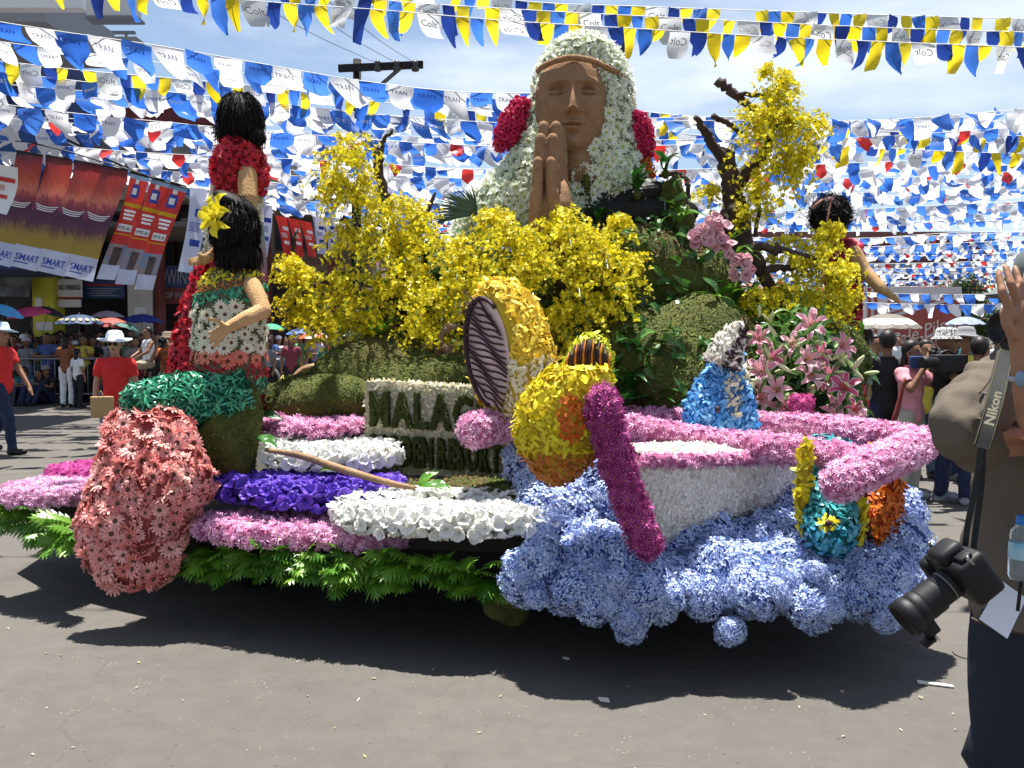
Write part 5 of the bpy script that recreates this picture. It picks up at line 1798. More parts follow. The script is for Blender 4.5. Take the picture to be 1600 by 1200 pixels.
bm_ = G(); bm_.add(*ellipsoid((0, 0, .5), (.13, .13, .5), 8, 8))
BM = mesh_of('bud', bm_)
for i in range(60):
    x, y = rng.uniform(1165, 1350), rng.uniform(480, 668)
    if x > 1290: y = max(y, 560 + (x - 1290) * .4)
    dv = Vector((rng.uniform(-.8, .9), rng.uniform(-.9, 0), rng.uniform(-.1, 1)))
    part('bud', BM, BUD, lb, mw=Matrix.Translation(P(x, y, 6.0 + rng.uniform(-.1, .15))) @ dv.to_track_quat('Z', 'Y').to_matrix().to_4x4() @ Matrix.Scale(.095 * rng.uniform(.7, 1.2), 4))
CL = [(1215, 560, 6.25, 52, 62), (1265, 560, 6.25, 55, 68), (1310, 600, 6.25, 46, 58), (1230, 620, 6.25, 60, 45), (1330, 640, 6.2, 32, 34), (1250, 505, 6.35, 50, 30), (1290, 535, 6.3, 40, 36)]
leaf_fill(CL, 26, .15, lb, LEAFT, [LILYG], outw=.9)
leaf_fill([(x, y, d - .28, a, b) for x, y, d, a, b in CL], 7, .12, lb, LEAFT, [LILYG], outw=.9)
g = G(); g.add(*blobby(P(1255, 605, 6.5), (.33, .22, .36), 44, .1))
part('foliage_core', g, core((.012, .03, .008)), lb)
gg = G()
v, f = box(P(1252, 645, 5.9), (.13, .1, .22), .2, .03)
gg.add(v, f)
bq = part('carnation_block', gg, core((.3, .03, .15)), lb)
p, n = sample(v, f, .026, front_mask)
scatter('blooms', MUM, p, n, .045, [mat('hot_pink', (.60, .04, .26), (.76, .18, .42), island=True, rough=.55, transl=.2), MATS['mum_eye']], bq, tilt=.4)
# ================================================================== BUNTING OVER THE STREET
CLB = mat('flag_blue', (.03, .13, .54), (.06, .20, .66), objrand=True, rough=.45, transl=.50)
CLW = mat('flag_white', (.70, .70, .70), (.82, .82, .82), objrand=True, rough=.45, transl=.52)
CLG = mat('flag_clear', (.50, .52, .54), (.68, .70, .71), objrand=True, rough=.25, transl=.50)
CLY = mat('flag_yellow', (.66, .50, .01), (.78, .62, .03), objrand=True, rough=.45, transl=.50)
CLN = mat('flag_navy', (.012, .035, .22), (.02, .06, .33), objrand=True, rough=.4, transl=.35)
CLR = mat('flag_red', (.60, .03, .03), (.72, .06, .06), objrand=True, rough=.45, transl=.35)
CLO = mat('flag_orange', (.75, .25, .01), (.80, .40, .02), objrand=True, rough=.45, transl=.35)
INKB = mat('ink_blue', (.02, .05, .32), rough=.6)
INKW = mat('ink_white', (.75, .77, .80), rough=.6)
INKG = mat('ink_grey', (.20, .20, .20), rough=.6)
CORD = mat('bunting_cord', (.7, .7, .7), rough=.7)

def flag_surface(seed, w, h, tip, shear, lift, curl):
    r = random.Random(seed)
    ph = r.uniform(0, 6)
    t0 = r.choice((.15, .35, .5, .7)) if tip < .6 else .7
    def S(u, t):
        """u 0..1 across, t 0..1 down"""
        prof = 1.0 if t < t0 else 1.0 - (t - t0) / (1 - t0) * (1 - tip)
        x = (u - .5) * w * prof
        dz = -h * t * math.cos(lift * t)
        y = h * t * math.sin(lift * t) * .9 + curl * h * .20 * math.sin(ph + 3.2 * t + 2.4 * u) * t
        x += shear * h * t * t + .04 * w * math.sin(ph + 5 * t)
        if t > .8 and r.random() < 0:
            pass
        return (x, y, dz)
    return S
def flag_mesh(seed, w, h, tip, shear, lift, curl, text=None, tsize=.3, trow=.55, mirror=False):
    S = flag_surface(seed, w, h, tip, shear, lift, curl)
    g = G()
    nu, nt = 5, 7
    v = [S(j / (nu - 1), i / (nt - 1)) for i in range(nt) for j in range(nu)]
    g.add(v, grid_faces(nt, nu), 0)
    if text:
        tv, tf = text_geo(text, 0)
        wid = tv[:, 0].max()
        sc_ = (.62 if text == 'TRAN' else .78) / wid
        out = []
        for x, y, _ in tv:
            u = .12 + x * sc_
            if mirror: u = 1 - u
            t = trow - y * tsize * .55
            q = S(min(1, u), max(0, min(.8, t)))
            out.append((q[0], q[1] - .004, q[2]))
        g.add(out, tf, 1)
    return mesh_of('flag', g, True)
FL = {}
def flags_of(kind):
    if kind in FL:
        return FL[kind]
    r = random.Random(len(FL) * 7 + 1)
    spec = {'b': (.32, .36, .25, None, CLB, INKW), 'w': (.32, .36, .35, None, CLW, INKB), 'bs': (.34, .36, .7, 'SMART', CLB, INKW), 'ws': (.34, .36, .7, 'SMART', CLW, INKB),
            'wt': (.42, .40, .35, 'TRAN', CLW, INKB), 'bt': (.42, .40, .12, 'TRAN', CLB, INKB), 'cc': (.34, .38, .75, 'Colt', CLG, INKG), 'n': (.20, .40, .25, None, CLN, INKW), 'bb': (.20, .40, .2, None, CLB, INKW),
            'y': (.20, .40, .3, None, CLY, INKW), 'r': (.26, .28, .12, None, CLR, INKW), 'sw': (.26, .28, .12, None, CLW, INKB), 'sb': (.26, .28, .4, None, CLB, INKW), 'o': (.2, .26, .3, None, CLO, INKW)}[kind]
    w, h, tip, txt, m1, m2 = spec
    w, h = w * .88, h * .88
    L_ = []
    for k in range(10):
        sh = r.uniform(-.05, .75) if kind in ('wt', 'bt', 'b', 'w', 'bs', 'ws') else r.uniform(-.15, .35)
        L_.append(flag_mesh(r.randint(0, 9999), w * r.uniform(.92, 1.08), h * r.uniform(.85, 1.1), tip, sh, r.uniform(-.4, 1.15), r.uniform(.5, 1.8), txt, .30 if txt != 'Colt' else .5, .5 if txt != 'TRAN' else .36, mirror=(kind == 'cc' and k % 2 == 0)))
    FL[kind] = (L_, w, [m1, m2] if txt else [m1])
    return FL[kind]
def bunting(label, pts, pattern, group, single=True, gap=1.04, jit=.45, cord_r=.006):
    p = smooth_path([np.array(q) for q in pts], 12)
    seg = np.linalg.norm(np.diff(p, axis=0), axis=1)
    cum = np.r_[0, np.cumsum(seg)]
    mid = p[len(p) // 2]
    r = thing('bunting_string', label, 'bunting', mid, group)
    g = G(); g.add(*tube(p, cord_r, 4))
    part('cord', g, CORD, r)
    s, i = rng.uniform(0, .2), int(rng.integers(0, 9))
    joined = {}
    while s < cum[-1]:
        kd = pattern[i % len(pattern)]
        i += 1
        L_, w, mats = flags_of(kd)
        c = np.array([np.interp(s + w / 2, cum, p[:, k]) for k in range(3)])
        k = min(len(p) - 2, max(0, int(np.searchsorted(cum, s + w / 2)) - 1))
        t = nrm(p[k + 1] - p[k])
        s += w * gap
        # leave out what falls outside the picture
        X, Y = proj(c)
        if rng.random() < .05 or X < -60 or X > 1660 or (Y < -75 and single):
            continue
        ang = math.atan2(t[1], t[0])
        M_ = Matrix.Translation(Vector(c) - Vector((0, 0, .004))) @ Matrix.Rotation(ang, 4, 'Z') @ Matrix.Rotation(-math.asin(t[2]), 4, 'Y') @ Matrix.Rotation(rng.uniform(-jit, jit) + .1, 4, 'X') @ Matrix.Rotation(rng.uniform(-.5, .5), 4, 'Z') @ Matrix.Scale(rng.uniform(.9, 1.08), 4)
        me = L_[int(rng.integers(len(L_)))]
        if single:
            part('flag', me, mats, r, mw=M_)
        else:
            joined.setdefault(kd, []).append((me, np.array(M_)))
    for kd, lst in joined.items():
        mats = FL[kd][2]
        Vs, fl_, ls_, mi_ = [], [], [], []
        off = 0
        for me, M_ in lst:
            key = me.name
            if key not in MC:
                n = len(me.vertices)
                v = np.zeros(n * 3, np.float32); me.vertices.foreach_get('co', v)
                lv = np.zeros(len(me.loops), np.int32); me.loops.foreach_get('vertex_index', lv)
                lt = np.zeros(len(me.polygons), np.int32); me.polygons.foreach_get('loop_total', lt)
                mi = np.zeros(len(me.polygons), np.int32); me.polygons.foreach_get('material_index', mi)
                MC[key] = (v.reshape(-1, 3), lv, lt, mi)
            v, lv, lt, mi = MC[key]
            Vs.append(v @ M_[:3, :3].T + M_[:3, 3]); fl_.append(lv + off); ls_.append(lt); mi_.append(mi)
            off += len(v)
        part('flags', mesh_np('flags', np.concatenate(Vs), np.concatenate(fl_), np.concatenate(ls_), np.concatenate(mi_)), mats, r, kind='stuff')
    return r
MC = {}
def PX(lst, d0, d1):
    """pixel polyline with depth running from d0 to d1"""
    n = len(lst)
    return [P(x, y, d0 + (d1 - d0) * i / (n - 1)) for i, (x, y) in enumerate(lst)]
COLT = ['cc', 'n', 'y', 'bb', 'y']
GC, GT = 'clear, blue and yellow bunting across the street', 'blue and white bunting across the street'
bunting('lowest of the top three strings of clear, blue and yellow flags', PX([(60, -45), (250, -12), (420, 3), (600, 16), (800, 33), (1000, 45), (1200, 57), (1400, 66), (1660, 76)], 11.6, 12.4), COLT, GC)
bunting('middle of the top three strings of clear, blue and yellow flags', PX([(420, -30), (600, 0), (800, 14), (1000, 25), (1200, 35), (1400, 44), (1660, 52)], 12.2, 13.2), COLT, GC)
bunting('topmost string of clear, blue and yellow flags, cut by the picture edge', PX([(520, -40), (800, 0), (1000, 10), (1200, 17), (1400, 24), (1660, 31)], 12.8, 13.8), COLT, GC)
bunting('upper string of clear, blue and yellow flags right of the orchid ball', PX([(985, 172), (1080, 182), (1290, 200), (1450, 208), (1660, 214)], 16.2, 16.8), COLT, GC)
bunting('second string of clear, blue and yellow flags right of the orchid ball', PX([(1000, 200), (1100, 212), (1290, 224), (1450, 235), (1660, 242)], 17.2, 17.6), COLT, GC)
bunting('clear, blue and yellow string hung low behind the standing figure', PX([(-30, 92), (150, 112), (300, 125), (450, 140), (600, 160), (720, 172), (830, 178)], 14.0, 16), COLT, GC)
bunting('highest string of big white and blue triangles on the left', PX([(-40, 28), (100, 50), (250, 72), (400, 98), (550, 124), (700, 142), (830, 146)], 12.2, 14), ['wt', 'bt'], GT)
bunting('second string of printed white and blue flags on the left', PX([(-40, 60), (100, 78), (250, 98), (400, 116), (560, 136), (700, 150), (830, 158)], 13.2, 15), ['ws', 'b'], GT)
bunting('third string of printed white and blue flags on the left', PX([(-40, 108), (100, 124), (250, 142), (400, 158), (560, 176), (700, 188), (830, 192)], 14.0, 16), ['ws', 'b', 'ws', 'bs'], GT)
bunting('fourth string of white and blue triangles above the shop roof', PX([(-30, 158), (100, 175), (250, 190), (400, 204), (560, 216), (700, 226), (830, 230)], 15.0, 17.5), ['wt', 'bt'], GT)
bunting('low blue and white string stretched in front of the beer billboard', PX([(1240, 470), (1330, 472), (1420, 475), (1500, 476), (1600, 474), (1680, 470)], 27, 25), ['b', 'w'], GT)
bunting('blue and white string just above the beer billboard', PX([(1240, 452), (1330, 456), (1420, 459), (1500, 460), (1600, 458), (1680, 455)], 29, 27), ['b', 'w'], GT)
# rows receding up the street; near ones flag by flag, far ones as one piece each
d = 15.6
k = 0
pats = [['ws', 'b', 'w', 'bs'], ['b', 'w', 'w'], ['sw', 'sb', 'sw', 'r', 'sw', 'sb', 'sw', 'sb'], ['w', 'b', 'ws', 'w', 'b'], ['b', 'w', 'bs', 'w', 'w'], ['sw', 'sb', 'sw', 'w', 'r', 'sw']]
while d < 100:
    xl = (-11.0 + (d - 21) * .47) if d > 21 else -11.0 - (21 - d) * .3
    xl = max(xl, (-60 - 800) / F * d)
    xr = min(xl + 26, (1680 - 800) / F * d)
    z0 = 5.30 + .12 * math.sin(k * 2.3) + rng.uniform(-.1, .1)
    n = 7
    tl = rng.uniform(-.6, .6)
    pts_ = []
    for i in range(n):
        t = i / (n - 1)
        pts_.append((xl + (xr - xl) * t, d + tl * (t - .5) * 2, z0 + .25 * (1 - t) - .45 * math.sin(PI * t) + .05 * rng.standard_normal()))
    pat = pats[k % 6]
    if d > 62: pat = ['r', 'sw', 'sw', 'r', 'o'] if k % 2 else ['sw', 'r', 'sw']
    if d > 82: pat = ['o', 'y', 'r']
    single = d < 18.4
    col_ = {'r': 'red and white', 'o': 'orange and yellow', 's': 'white, red and blue'}.get(pat[0][0], 'blue and white')
    if pat[0] == 'ws' or pat[0] == 'w': col_ = 'white and blue'
    bunting('%s bunting row %s' % (col_, ('counted %s behind the statue veil' % ('first', 'second', 'third', 'fourth', 'fifth', 'sixth', 'seventh')[k]) if single else 'farther up the street in the crowded sky of flags'), pts_, pat, 'rows of bunting receding up the street', single=single, gap=.95 if d < 40 else 1.05, jit=.8, cord_r=.006 if d < 30 else .01)
    d *= 1.034 if d < 30 else 1.045
    k += 1
for i, d in enumerate((6.6, 7.9, 9.2, 10.4)):
    bunting('blue and white bunting strung overhead across the float', [(-7, d + .3, 6.2), (-3, d, 5.95), (1, d, 5.9), (5, d - .2, 6.0), (8, d - .3, 6.2)], ['b', 'w', 'y'], 'bunting rows above the picture', single=False, gap=1.6)
# ================================================================== STREET BACKGROUND
def pbox(px0, py0, px1, py1, d, th, bev=0.0):
    """upright box facing the street whose front fills these pixels at depth d"""
    a, b = P(px0, py0, d), P(px1, py1, d)
    return box(((a.x + b.x) / 2, d + th / 2, (a.z + b.z) / 2), (abs(b.x - a.x), th, abs(a.z - b.z)), 0, bev)
def bpart(name, root, m, *a, **kw):
    g = G(); g.add(*pbox(*a, **kw))
    return part(name, g, m, root, smooth=False)
def lettering(root, s, m, px, py, d, hpx, wpx=None, name='lettering', bold=.01, skew=0.0, slope=0.0, mirror=False):
    """flat lettering on a board facing the street: baseline starts at pixel px,py"""
    v, f = text_geo(s, bold)
    h = M(hpx, d)
    sx = h if wpx is None else M(wpx, d) / v[:, 0].max()
    o_ = np.array(P(px, py, d))
    x = v[:, 0] * sx + v[:, 1] * h * skew
    q = np.c_[o_[0] + x, np.full(len(v), o_[1]), o_[2] + v[:, 1] * h + x * slope]
    g = G(); g.add(q, f)
    return part(name, g, m, root, smooth=False)
CONC = mat('weathered_concrete', (.20, .20, .19), (.30, .29, .27), nscale=1.2, rough=.9, noise=.12)
OLIVE = mat('olive_paint', (.26, .26, .10), (.32, .32, .14), nscale=1.5, rough=.8)
NAVY = mat('navy_paint', (.012, .025, .09), (.02, .04, .13), nscale=1.0, rough=.7)
TANW = mat('tan_wall', (.26, .22, .16), (.33, .29, .21), nscale=1.2, rough=.85, noise=.1)
DARKI = mat('painted_dark_interior', (.010, .009, .009), (.03, .022, .018), nscale=1.5, rough=.8)  # near-black tone puts the shade of open shop interiors into the colour
YEL = mat('yellow_column_paint', (.46, .42, .03), (.56, .52, .06), nscale=2, rough=.6)
OFFW = mat('offwhite_paint', (.42, .39, .36), (.52, .49, .46), nscale=2, rough=.7)
MAROON = mat('maroon_paint', (.10, .02, .02), (.15, .035, .03), nscale=2, rough=.7)
BLUES = mat('blue_sign', (.03, .06, .16), rough=.5)
WHT = mat('white_board', (.62, .62, .62), rough=.5)
INK = mat('black_ink', (.01, .01, .01), rough=.6)
REDI = mat('red_ink', (.45, .03, .03), rough=.6)
GLASS = mat('dark_glass', (.02, .03, .035), rough=.08, spec=.8)

# pavement along the left shops
g = G()
q = np.array([(-30, 23.6), (-9.4, 23.6), (-6.9, 27.2), (-2.0, 37), (8, 58), (20, 84), (-60, 84), (-60, 23.6)])
g.add(*prism(q, .004, .14))
tag(part('pavement', g, mat('pavement_concrete', (.16, .15, .13), (.22, .20, .18), nscale=2, rough=.9), smooth=False), None, None, kind='structure')

# ---- shop building on the left
sh = thing('shop_building', 'grey concrete shop building with yellow column and dark open ground floor', 'building', P(150, 620, 26))
bpart('wall', sh, DARKI, -140, 300, 330, 620, 26.5, 3)  # solid back wall, interior shade painted as its colour
bpart('upper_wall', sh, CONC, 40, 190, 262, 330, 25.6, 2.5)
bpart('wall_panel', sh, OLIVE, 58, 193, 99, 240, 25.4, .15)
bpart('ledge', sh, mat('pale_ledge', (.34, .34, .33), rough=.85), 40, 247, 262, 256, 24.9, 1.2)
bpart('ledge', sh, TANW, 60, 284, 330, 312, 25.2, .9)
g = G(); aw0, aw1 = P(-140, 350, 22.7), P(320, 350, 22.7)
g.add(*box(((aw0.x + aw1.x) / 2, 24.6, aw0.z), (aw1.x - aw0.x, 3.8, .12)))
part('added_shade_slab', g, mat('added_shade_sheet', (.10, .09, .08), (.14, .12, .11), nscale=3, rough=.8), sh, smooth=False)  # slab added over the pavement to throw shade on the left crowd
bpart('roof_slab', sh, MAROON, 90, 168, 330, 192, 25.0, 4.5)
bpart('column', sh, YEL, 49, 405, 87, 620, 24.4, .6)
bpart('notice', sh, WHT, 55, 465, 66, 482, 24.37, .02)
bpart('notice', sh, WHT, 56, 503, 82, 516, 24.37, .02)
bpart('column', sh, OFFW, 198, 395, 239, 620, 24.8, .6)
bpart('notice', sh, WHT, 210, 480, 228, 498, 24.77, .02)
bpart('column', sh, MAROON, 240, 360, 251, 620, 24.9, .5)
for x0, x1 in ((95, 118), (122, 150), (155, 190), (256, 272), (276, 300)):
    w = bpart('window', sh, MAROON if x0 < 200 else mat('timber_frame', (.06, .035, .02), rough=.7), x0, 330, x1, 420, 26.42, .05)
    bpart('pane', w, GLASS, x0 + 3, 336, x1 - 3, 416, 26.38, .03)
for x0, x1 in ((100, 128), (132, 160), (256, 280), (283, 310)):
    dr = bpart('door', sh, mat('dark_door', (.03, .022, .02), rough=.6), x0, 500, x1, 618, 26.42, .05)
    bpart('handle', dr, mat('grey_steel2', (.3, .3, .3), rough=.4, metal=.8), x1 - 5, 560, x1 - 3, 572, 26.36, .04)
# signs on it
s = thing('shop_sign', 'white NO PARKING board hung under the banners by the yellow column', 'sign', P(108, 478, 24.6))
bpart('board', s, WHT, 89, 436, 128, 466, 24.6, .05); bpart('board', s, WHT, 90, 468, 126, 480, 24.6, .05)
lettering(s, 'NO PARKING', INK, 92, 453, 24.58, 8, 33, bold=.02)
bpart('stripe', s, REDI, 89, 464, 128, 466, 24.585, .01)
s = thing('shop_sign', 'long blue shop sign right of the no parking board', 'sign', P(163, 466, 25))
bpart('board', s, BLUES, 131, 438, 195, 466, 25, .08)
bpart('stripe', s, REDI, 134, 444, 192, 446.5, 24.98, .015)
for i in range(4): bpart('stripe', s, mat('pale_sign_line', (.22, .26, .34), rough=.6), 136 + (i % 2) * 5, 450 + i * 3.6, 188 - (i * 7) % 19, 451.6 + i * 3.6, 24.98, .015)
s = thing('shop_sign', 'blue over red shop fascia right of the maroon column', 'sign', P(272, 476, 25.4))
bpart('board', s, BLUES, 248, 415, 312, 449, 25.4, .08); bpart('board', s, mat('dull_red_sign', (.14, .03, .03), rough=.5), 248, 449.5, 312, 475, 25.4, .08)
lettering(s, 'DWIN', mat('pale_sign_ink', (.30, .31, .34), rough=.6), 250, 444, 25.37, 24, 41, bold=.0)
lettering(s, 'TOP INC', MATS['pale_sign_ink'], 252, 466, 25.37, 10, 38, bold=.0)

# ---- navy corner building at the far left with signs jutting out
nb = thing('corner_building', 'navy building at the left picture edge with white eaves sign', 'building', P(0, 620, 20))
bpart('wall', nb, NAVY, -220, 60, 52, 420, 21, 3)
bpart('wall', nb, mat('blue_wall', (.02, .06, .20), (.03, .08, .25), nscale=1, rough=.7), -220, 180, 58, 262, 20.6, 1)
bpart('eave', nb, mat('grey_soffit', (.22, .23, .24), rough=.8), -220, -30, 72, 34, 17.5, 3)
bpart('fascia', nb, WHT, -220, -30, 128, 12, 16.6, .25)
s = thing('hanging_sign', 'flat white sign box hung at the top left edge of the picture', 'sign', P(175, 10, 16))
bpart('board', s, mat('aged_white', (.50, .50, .48), rough=.6), 134, -30, 212, 25, 16, .25)
bpart('rim', s, mat('sign_rim', (.14, .15, .17), rough=.5), 132, 24, 214, 28, 15.95, .35)
s = thing('roof_beam', 'thin dark beam and grey box under the hanging sign', 'beam', P(150, 60, 22))
bpart('beam', s, mat('sign_rim', (.14, .15, .17)), 110, 48, 210, 52, 22, .1); bpart('box', s, CONC, 150, 57, 213, 66, 22, .5); bpart('post', s, MATS['sign_rim'], 148, 52, 150, 57, 22.1, .1); bpart('post', s, MATS['sign_rim'], 195, 52, 197, 57, 22.1, .1)
pole = thing('roof_post', 'grey steel post rising out of the picture at top left', 'post', P(93, 170, 25.5))
part('pole', (lambda q: (q.add(*tube([P(93, 172, 25.6), P(93, 60, 25.6), P(94, -40, 25.6)], [.10, .095, .09], 10)), q)[1])(G()), mat('galvanised', (.30, .32, .34), rough=.5, metal=.3), pole)
part('base_plate', (lambda q: (q.add(*box(P(93, 170, 25.6), (.4, .4, .06))), q)[1])(G()), MATS['galvanised'], pole)

# ---- buildings further up the left side
b2 = thing('shop_building', 'tan building with brown beams behind the left orchid tree', 'building', P(430, 610, 33))
bpart('wall', b2, TANW, 285, 255, 585, 600, 34, 4)
bpart('beam', b2, mat('brown_beam', (.09, .05, .03), (.13, .08, .05), nscale=2, rough=.8), 285, 318, 590, 338, 33.6, .5)
bpart('beam', b2, MATS['brown_beam'], 285, 395, 590, 412, 33.6, .5)
bpart('column', b2, MAROON, 408, 300, 422, 600, 33.4, .4); bpart('column', b2, MAROON, 510, 300, 522, 600, 33.4, .4)
for x0, x1 in ((300, 345), (352, 400), (428, 465), (470, 505), (530, 575)):
    w = bpart('window', b2, MATS['brown_beam'], x0, 342, x1, 392, 33.92, .08)
    bpart('pane', w, GLASS, x0 + 3, 346, x1 - 3, 388, 33.88, .03)
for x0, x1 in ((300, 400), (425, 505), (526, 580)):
    bpart('painted_opening', b2, DARKI, x0, 425, x1, 598, 33.9, .1)  # solid dark slab, the shade of an opening put into its colour
b3 = thing('far_building', 'brown tiled building farther along behind the orchids', 'building', P(650, 590, 48))
bpart('wall', b3, mat('brown_wall', (.14, .08, .06), (.19, .12, .09), nscale=1.5, rough=.85), 560, 330, 790, 585, 48, 5)
bpart('roof', b3, MAROON, 550, 318, 800, 334, 47.5, 6)
for x0 in range(575, 780, 34):
    w = bpart('window', b3, MATS['brown_beam'], x0, 365, x0 + 22, 420, 47.95, .08)
    bpart('pane', w, GLASS, x0 + 3, 369, x0 + 19, 416, 47.9, .03)
b4 = thing('far_building', 'long maroon roofed building at the end of the street under the flags', 'building', P(1400, 560, 95))
bpart('wall', b4, mat('dull_maroon_wall', (.13, .05, .05), (.17, .075, .07), nscale=.6, rough=.85), 1120, 372, 1540, 545, 95, 12)
bpart('roof', b4, mat('grey_roof_sheet', (.20, .20, .21), (.27, .27, .28), nscale=.8, rough=.7), 1110, 410, 1550, 426, 94, 14)
bpart('roof', b4, MATS['dull_maroon_wall'], 1100, 362, 1560, 374, 94, 14)
for x0 in range(1140, 1530, 36):
    w = bpart('window', b4, MATS['sign_rim'], x0, 434, x0 + 22, 456, 94.9, .12)
    bpart('pane', w, GLASS, x0 + 2, 436, x0 + 20, 454, 94.8, .06)
b5 = thing('far_building', 'plain pale low building behind the moss hill closing the street', 'building', P(950, 545, 90))
bpart('wall', b5, CONC, 780, 470, 1120, 545, 90, 8); bpart('roof', b5, MAROON, 770, 460, 1130, 472, 89.5, 9)
for x0 in range(800, 1100, 40):
    w = bpart('window', b5, MATS['sign_rim'], x0, 485, x0 + 22, 510, 89.9, .12); bpart('pane', w, GLASS, x0 + 2, 487, x0 + 20, 508, 89.8, .06)

# ---- beer billboard on the right
bb = thing('billboard', 'white billboard with red diagonal band and old-style beer lettering', 'billboard', P(1430, 580, 36))
bpart('board', bb, mat('billboard_white', (.46, .43, .43), (.54, .51, .51), nscale=1.5, rough=.6), 1352, 448, 1500, 572, 36, .25)
RB = mat('billboard_red', (.26, .05, .04), (.31, .07, .055), nscale=2, rough=.6)
def quad(root, name, m, pts_, d):
    g = G(); g.add([P(x, y, d) for x, y in pts_], [tuple(range(len(pts_)))])
    return part(name, g, m, root, smooth=False)
quad(bb, 'red_band', RB, [(1382, 556), (1382, 500), (1500, 466), (1500, 500)][::-1], 35.97)
quad(bb, 'thin_band', RB, [(1382, 568), (1382, 562), (1500, 504), (1500, 508)][::-1], 35.97)
quad(bb, 'thin_band', RB, [(1382, 494), (1382, 491), (1498, 458), (1498, 461)][::-1], 35.97)
for x in (1356, 1366):
    quad(bb, 'side_stripe', RB, [(x, 450), (x + 5, 450), (x + 5, 570), (x, 570)], 35.97)
quad(bb, 'emblem', RB, [(1386, 472), (1392, 466), (1398, 472), (1392, 486)], 35.965)
BW = mat('billboard_lettering', (.55, .45, .40), rough=.6)
lettering(bb, 'Pale Pilsen', BW, 1396, 541, 35.95, 21, 104, slope=.31, bold=.0)
lettering(bb, 'San Miguel', RB, 1458, 557, 35.95, 7, 38, bold=.0)
for x in (1375, 1475):
    g = G(); g.add(*tube([P(x, 572, 36.3), (P(x, 572, 36.3).x, 36.3, 0)], .09, 8))
    part('post', g, MATS['galvanised'], bb)
wt = thing('white_container', 'white box van body parked below the left edge of the billboard', 'van', P(1332, 585, 34))
bpart('box', wt, WHT, 1318, 515, 1346, 575, 34, 4, bev=.05); bpart('door', wt, mat('aged_white', (.5, .5, .48)), 1321, 519, 1331, 571, 33.96, .05); bpart('door', wt, MATS['aged_white'], 1333, 519, 1343, 571, 33.96, .05)
for x in (1322, 1342):
    g = G(); g.add(*loft([np.array([(P(x, 580, 34).x + s_, 34.6 + .35 * math.cos(a), .36 + .35 * math.sin(a)) for a in np.linspace(0, 2 * PI, 14, endpoint=False)]) for s_ in (-.12, .12)]))
    part('wheel', g, MATS['tyre_rubber'], wt)

# ---- trees at the end of the street
def far_tree(label, px, py_top, py_bot, wpx, d, seed):
    r = np.random.default_rng(seed)
    base = P(px, 560, d); base.z = 0
    t = thing('street_tree', label, 'tree', base)
    c = np.array(P(px, (py_top + py_bot) / 2, d)); hh, ww = M(py_bot - py_top, d) / 2, M(wpx, d) / 2
    g = G(); g.add(*tube(smooth_path([np.array(base), (np.array(base) + c) / 2 + V3(.1, 0, 0), c], 5), [.28, .2, .1], 9, wob=.05))
    for _ in range(6):
        e = c + nrm(r.standard_normal(3)) * V3(ww, ww * .6, hh) * .6
        g.add(*tube(smooth_path([c * .55 + np.array(base) * .45, (c + e) / 2, e], 4), [.12, .08, .03], 6))
    part('trunk', g, BARK, t)
    P_, N_ = [], []
    for _ in range(26):
        u = nrm(r.standard_normal(3)); q = c + u * V3(ww, ww * .7, hh) * r.uniform(.45, 1)
        m_ = 90
        w_ = r.standard_normal((m_, 3)) * V3(ww, ww * .7, hh) * .16
        P_.append(q + w_); N_.append(nrm(w_ + V3(0, 0, .4)))
    scatter('crown', LEAFT, np.concatenate(P_), np.concatenate(N_), .34, [mat('tree_leaf', (.015, .04, .010), (.05, .10, .022), island=True, rough=.5, transl=.2)], t, tilt=.7, var=.4)
far_tree('dark leafy tree left of the beer billboard', 1318, 425, 545, 90, 52, 1)
far_tree('dark leafy tree right of the beer billboard', 1530, 425, 550, 110, 50, 2)
far_tree('dark leafy tree behind the cameraman at the right picture edge', 1620, 410, 550, 120, 46, 3)
far_tree('bushy tree behind the billboard top right corner', 1490, 440, 545, 80, 60, 4)

# ---- utility pole and overhead wires
up_ = thing('utility_pole', 'black utility pole with a crossarm and three insulators against the sky', 'utility pole', (P(557, 600, 24).x, 24, 0))
g = G(); g.add(*tube([(P(557, 600, 24).x, 24, 0), P(557, 300, 24), P(558, 93, 24)], [.15, .12, .10], 10))
DKW = mat('tarred_timber', (.012, .011, .011), (.02, .018, .017), nscale=5, rough=.85)
part('pole', g, DKW, up_)
a, b = np.array(P(529, 107, 23.8)), np.array(P(661, 101, 23.8))
ab = nrm(b - a)
g = G(); c8 = [p + V3(0, 0, z) + V3(0, y, 0) for p in (a, b) for y in (-.07, .07) for z in (-.08, .08)]
g.add(c8, bxf)
part('crossarm', g, DKW, up_, smooth=False)
for x in (590, 620, 649):
    g = G()
    c = np.array(P(x, 103, 23.7))
    rr = [(.03, -.14), (.09, -.12), (.10, -.04), (.05, 0), (.09, .04), (.07, .10), (.03, .14)]
    an = np.linspace(0, 2 * PI, 10, endpoint=False)
    g.add(*loft([c + np.c_[r_ * np.cos(an), r_ * np.sin(an), np.full(10, z)] for r_, z in rr]))
    part('insulator', g, mat('dark_insulator', (.02, .015, .013), rough=.3, spec=.6), up_)
g = G(); g.add(*tube([P(597, 131, 23.9), P(625, 107, 23.8)], .05, 6))
part('brace', g, mat('grey_brace', (.10, .10, .10), rough=.6), up_)
GW = 'overhead wires at the utility pole'
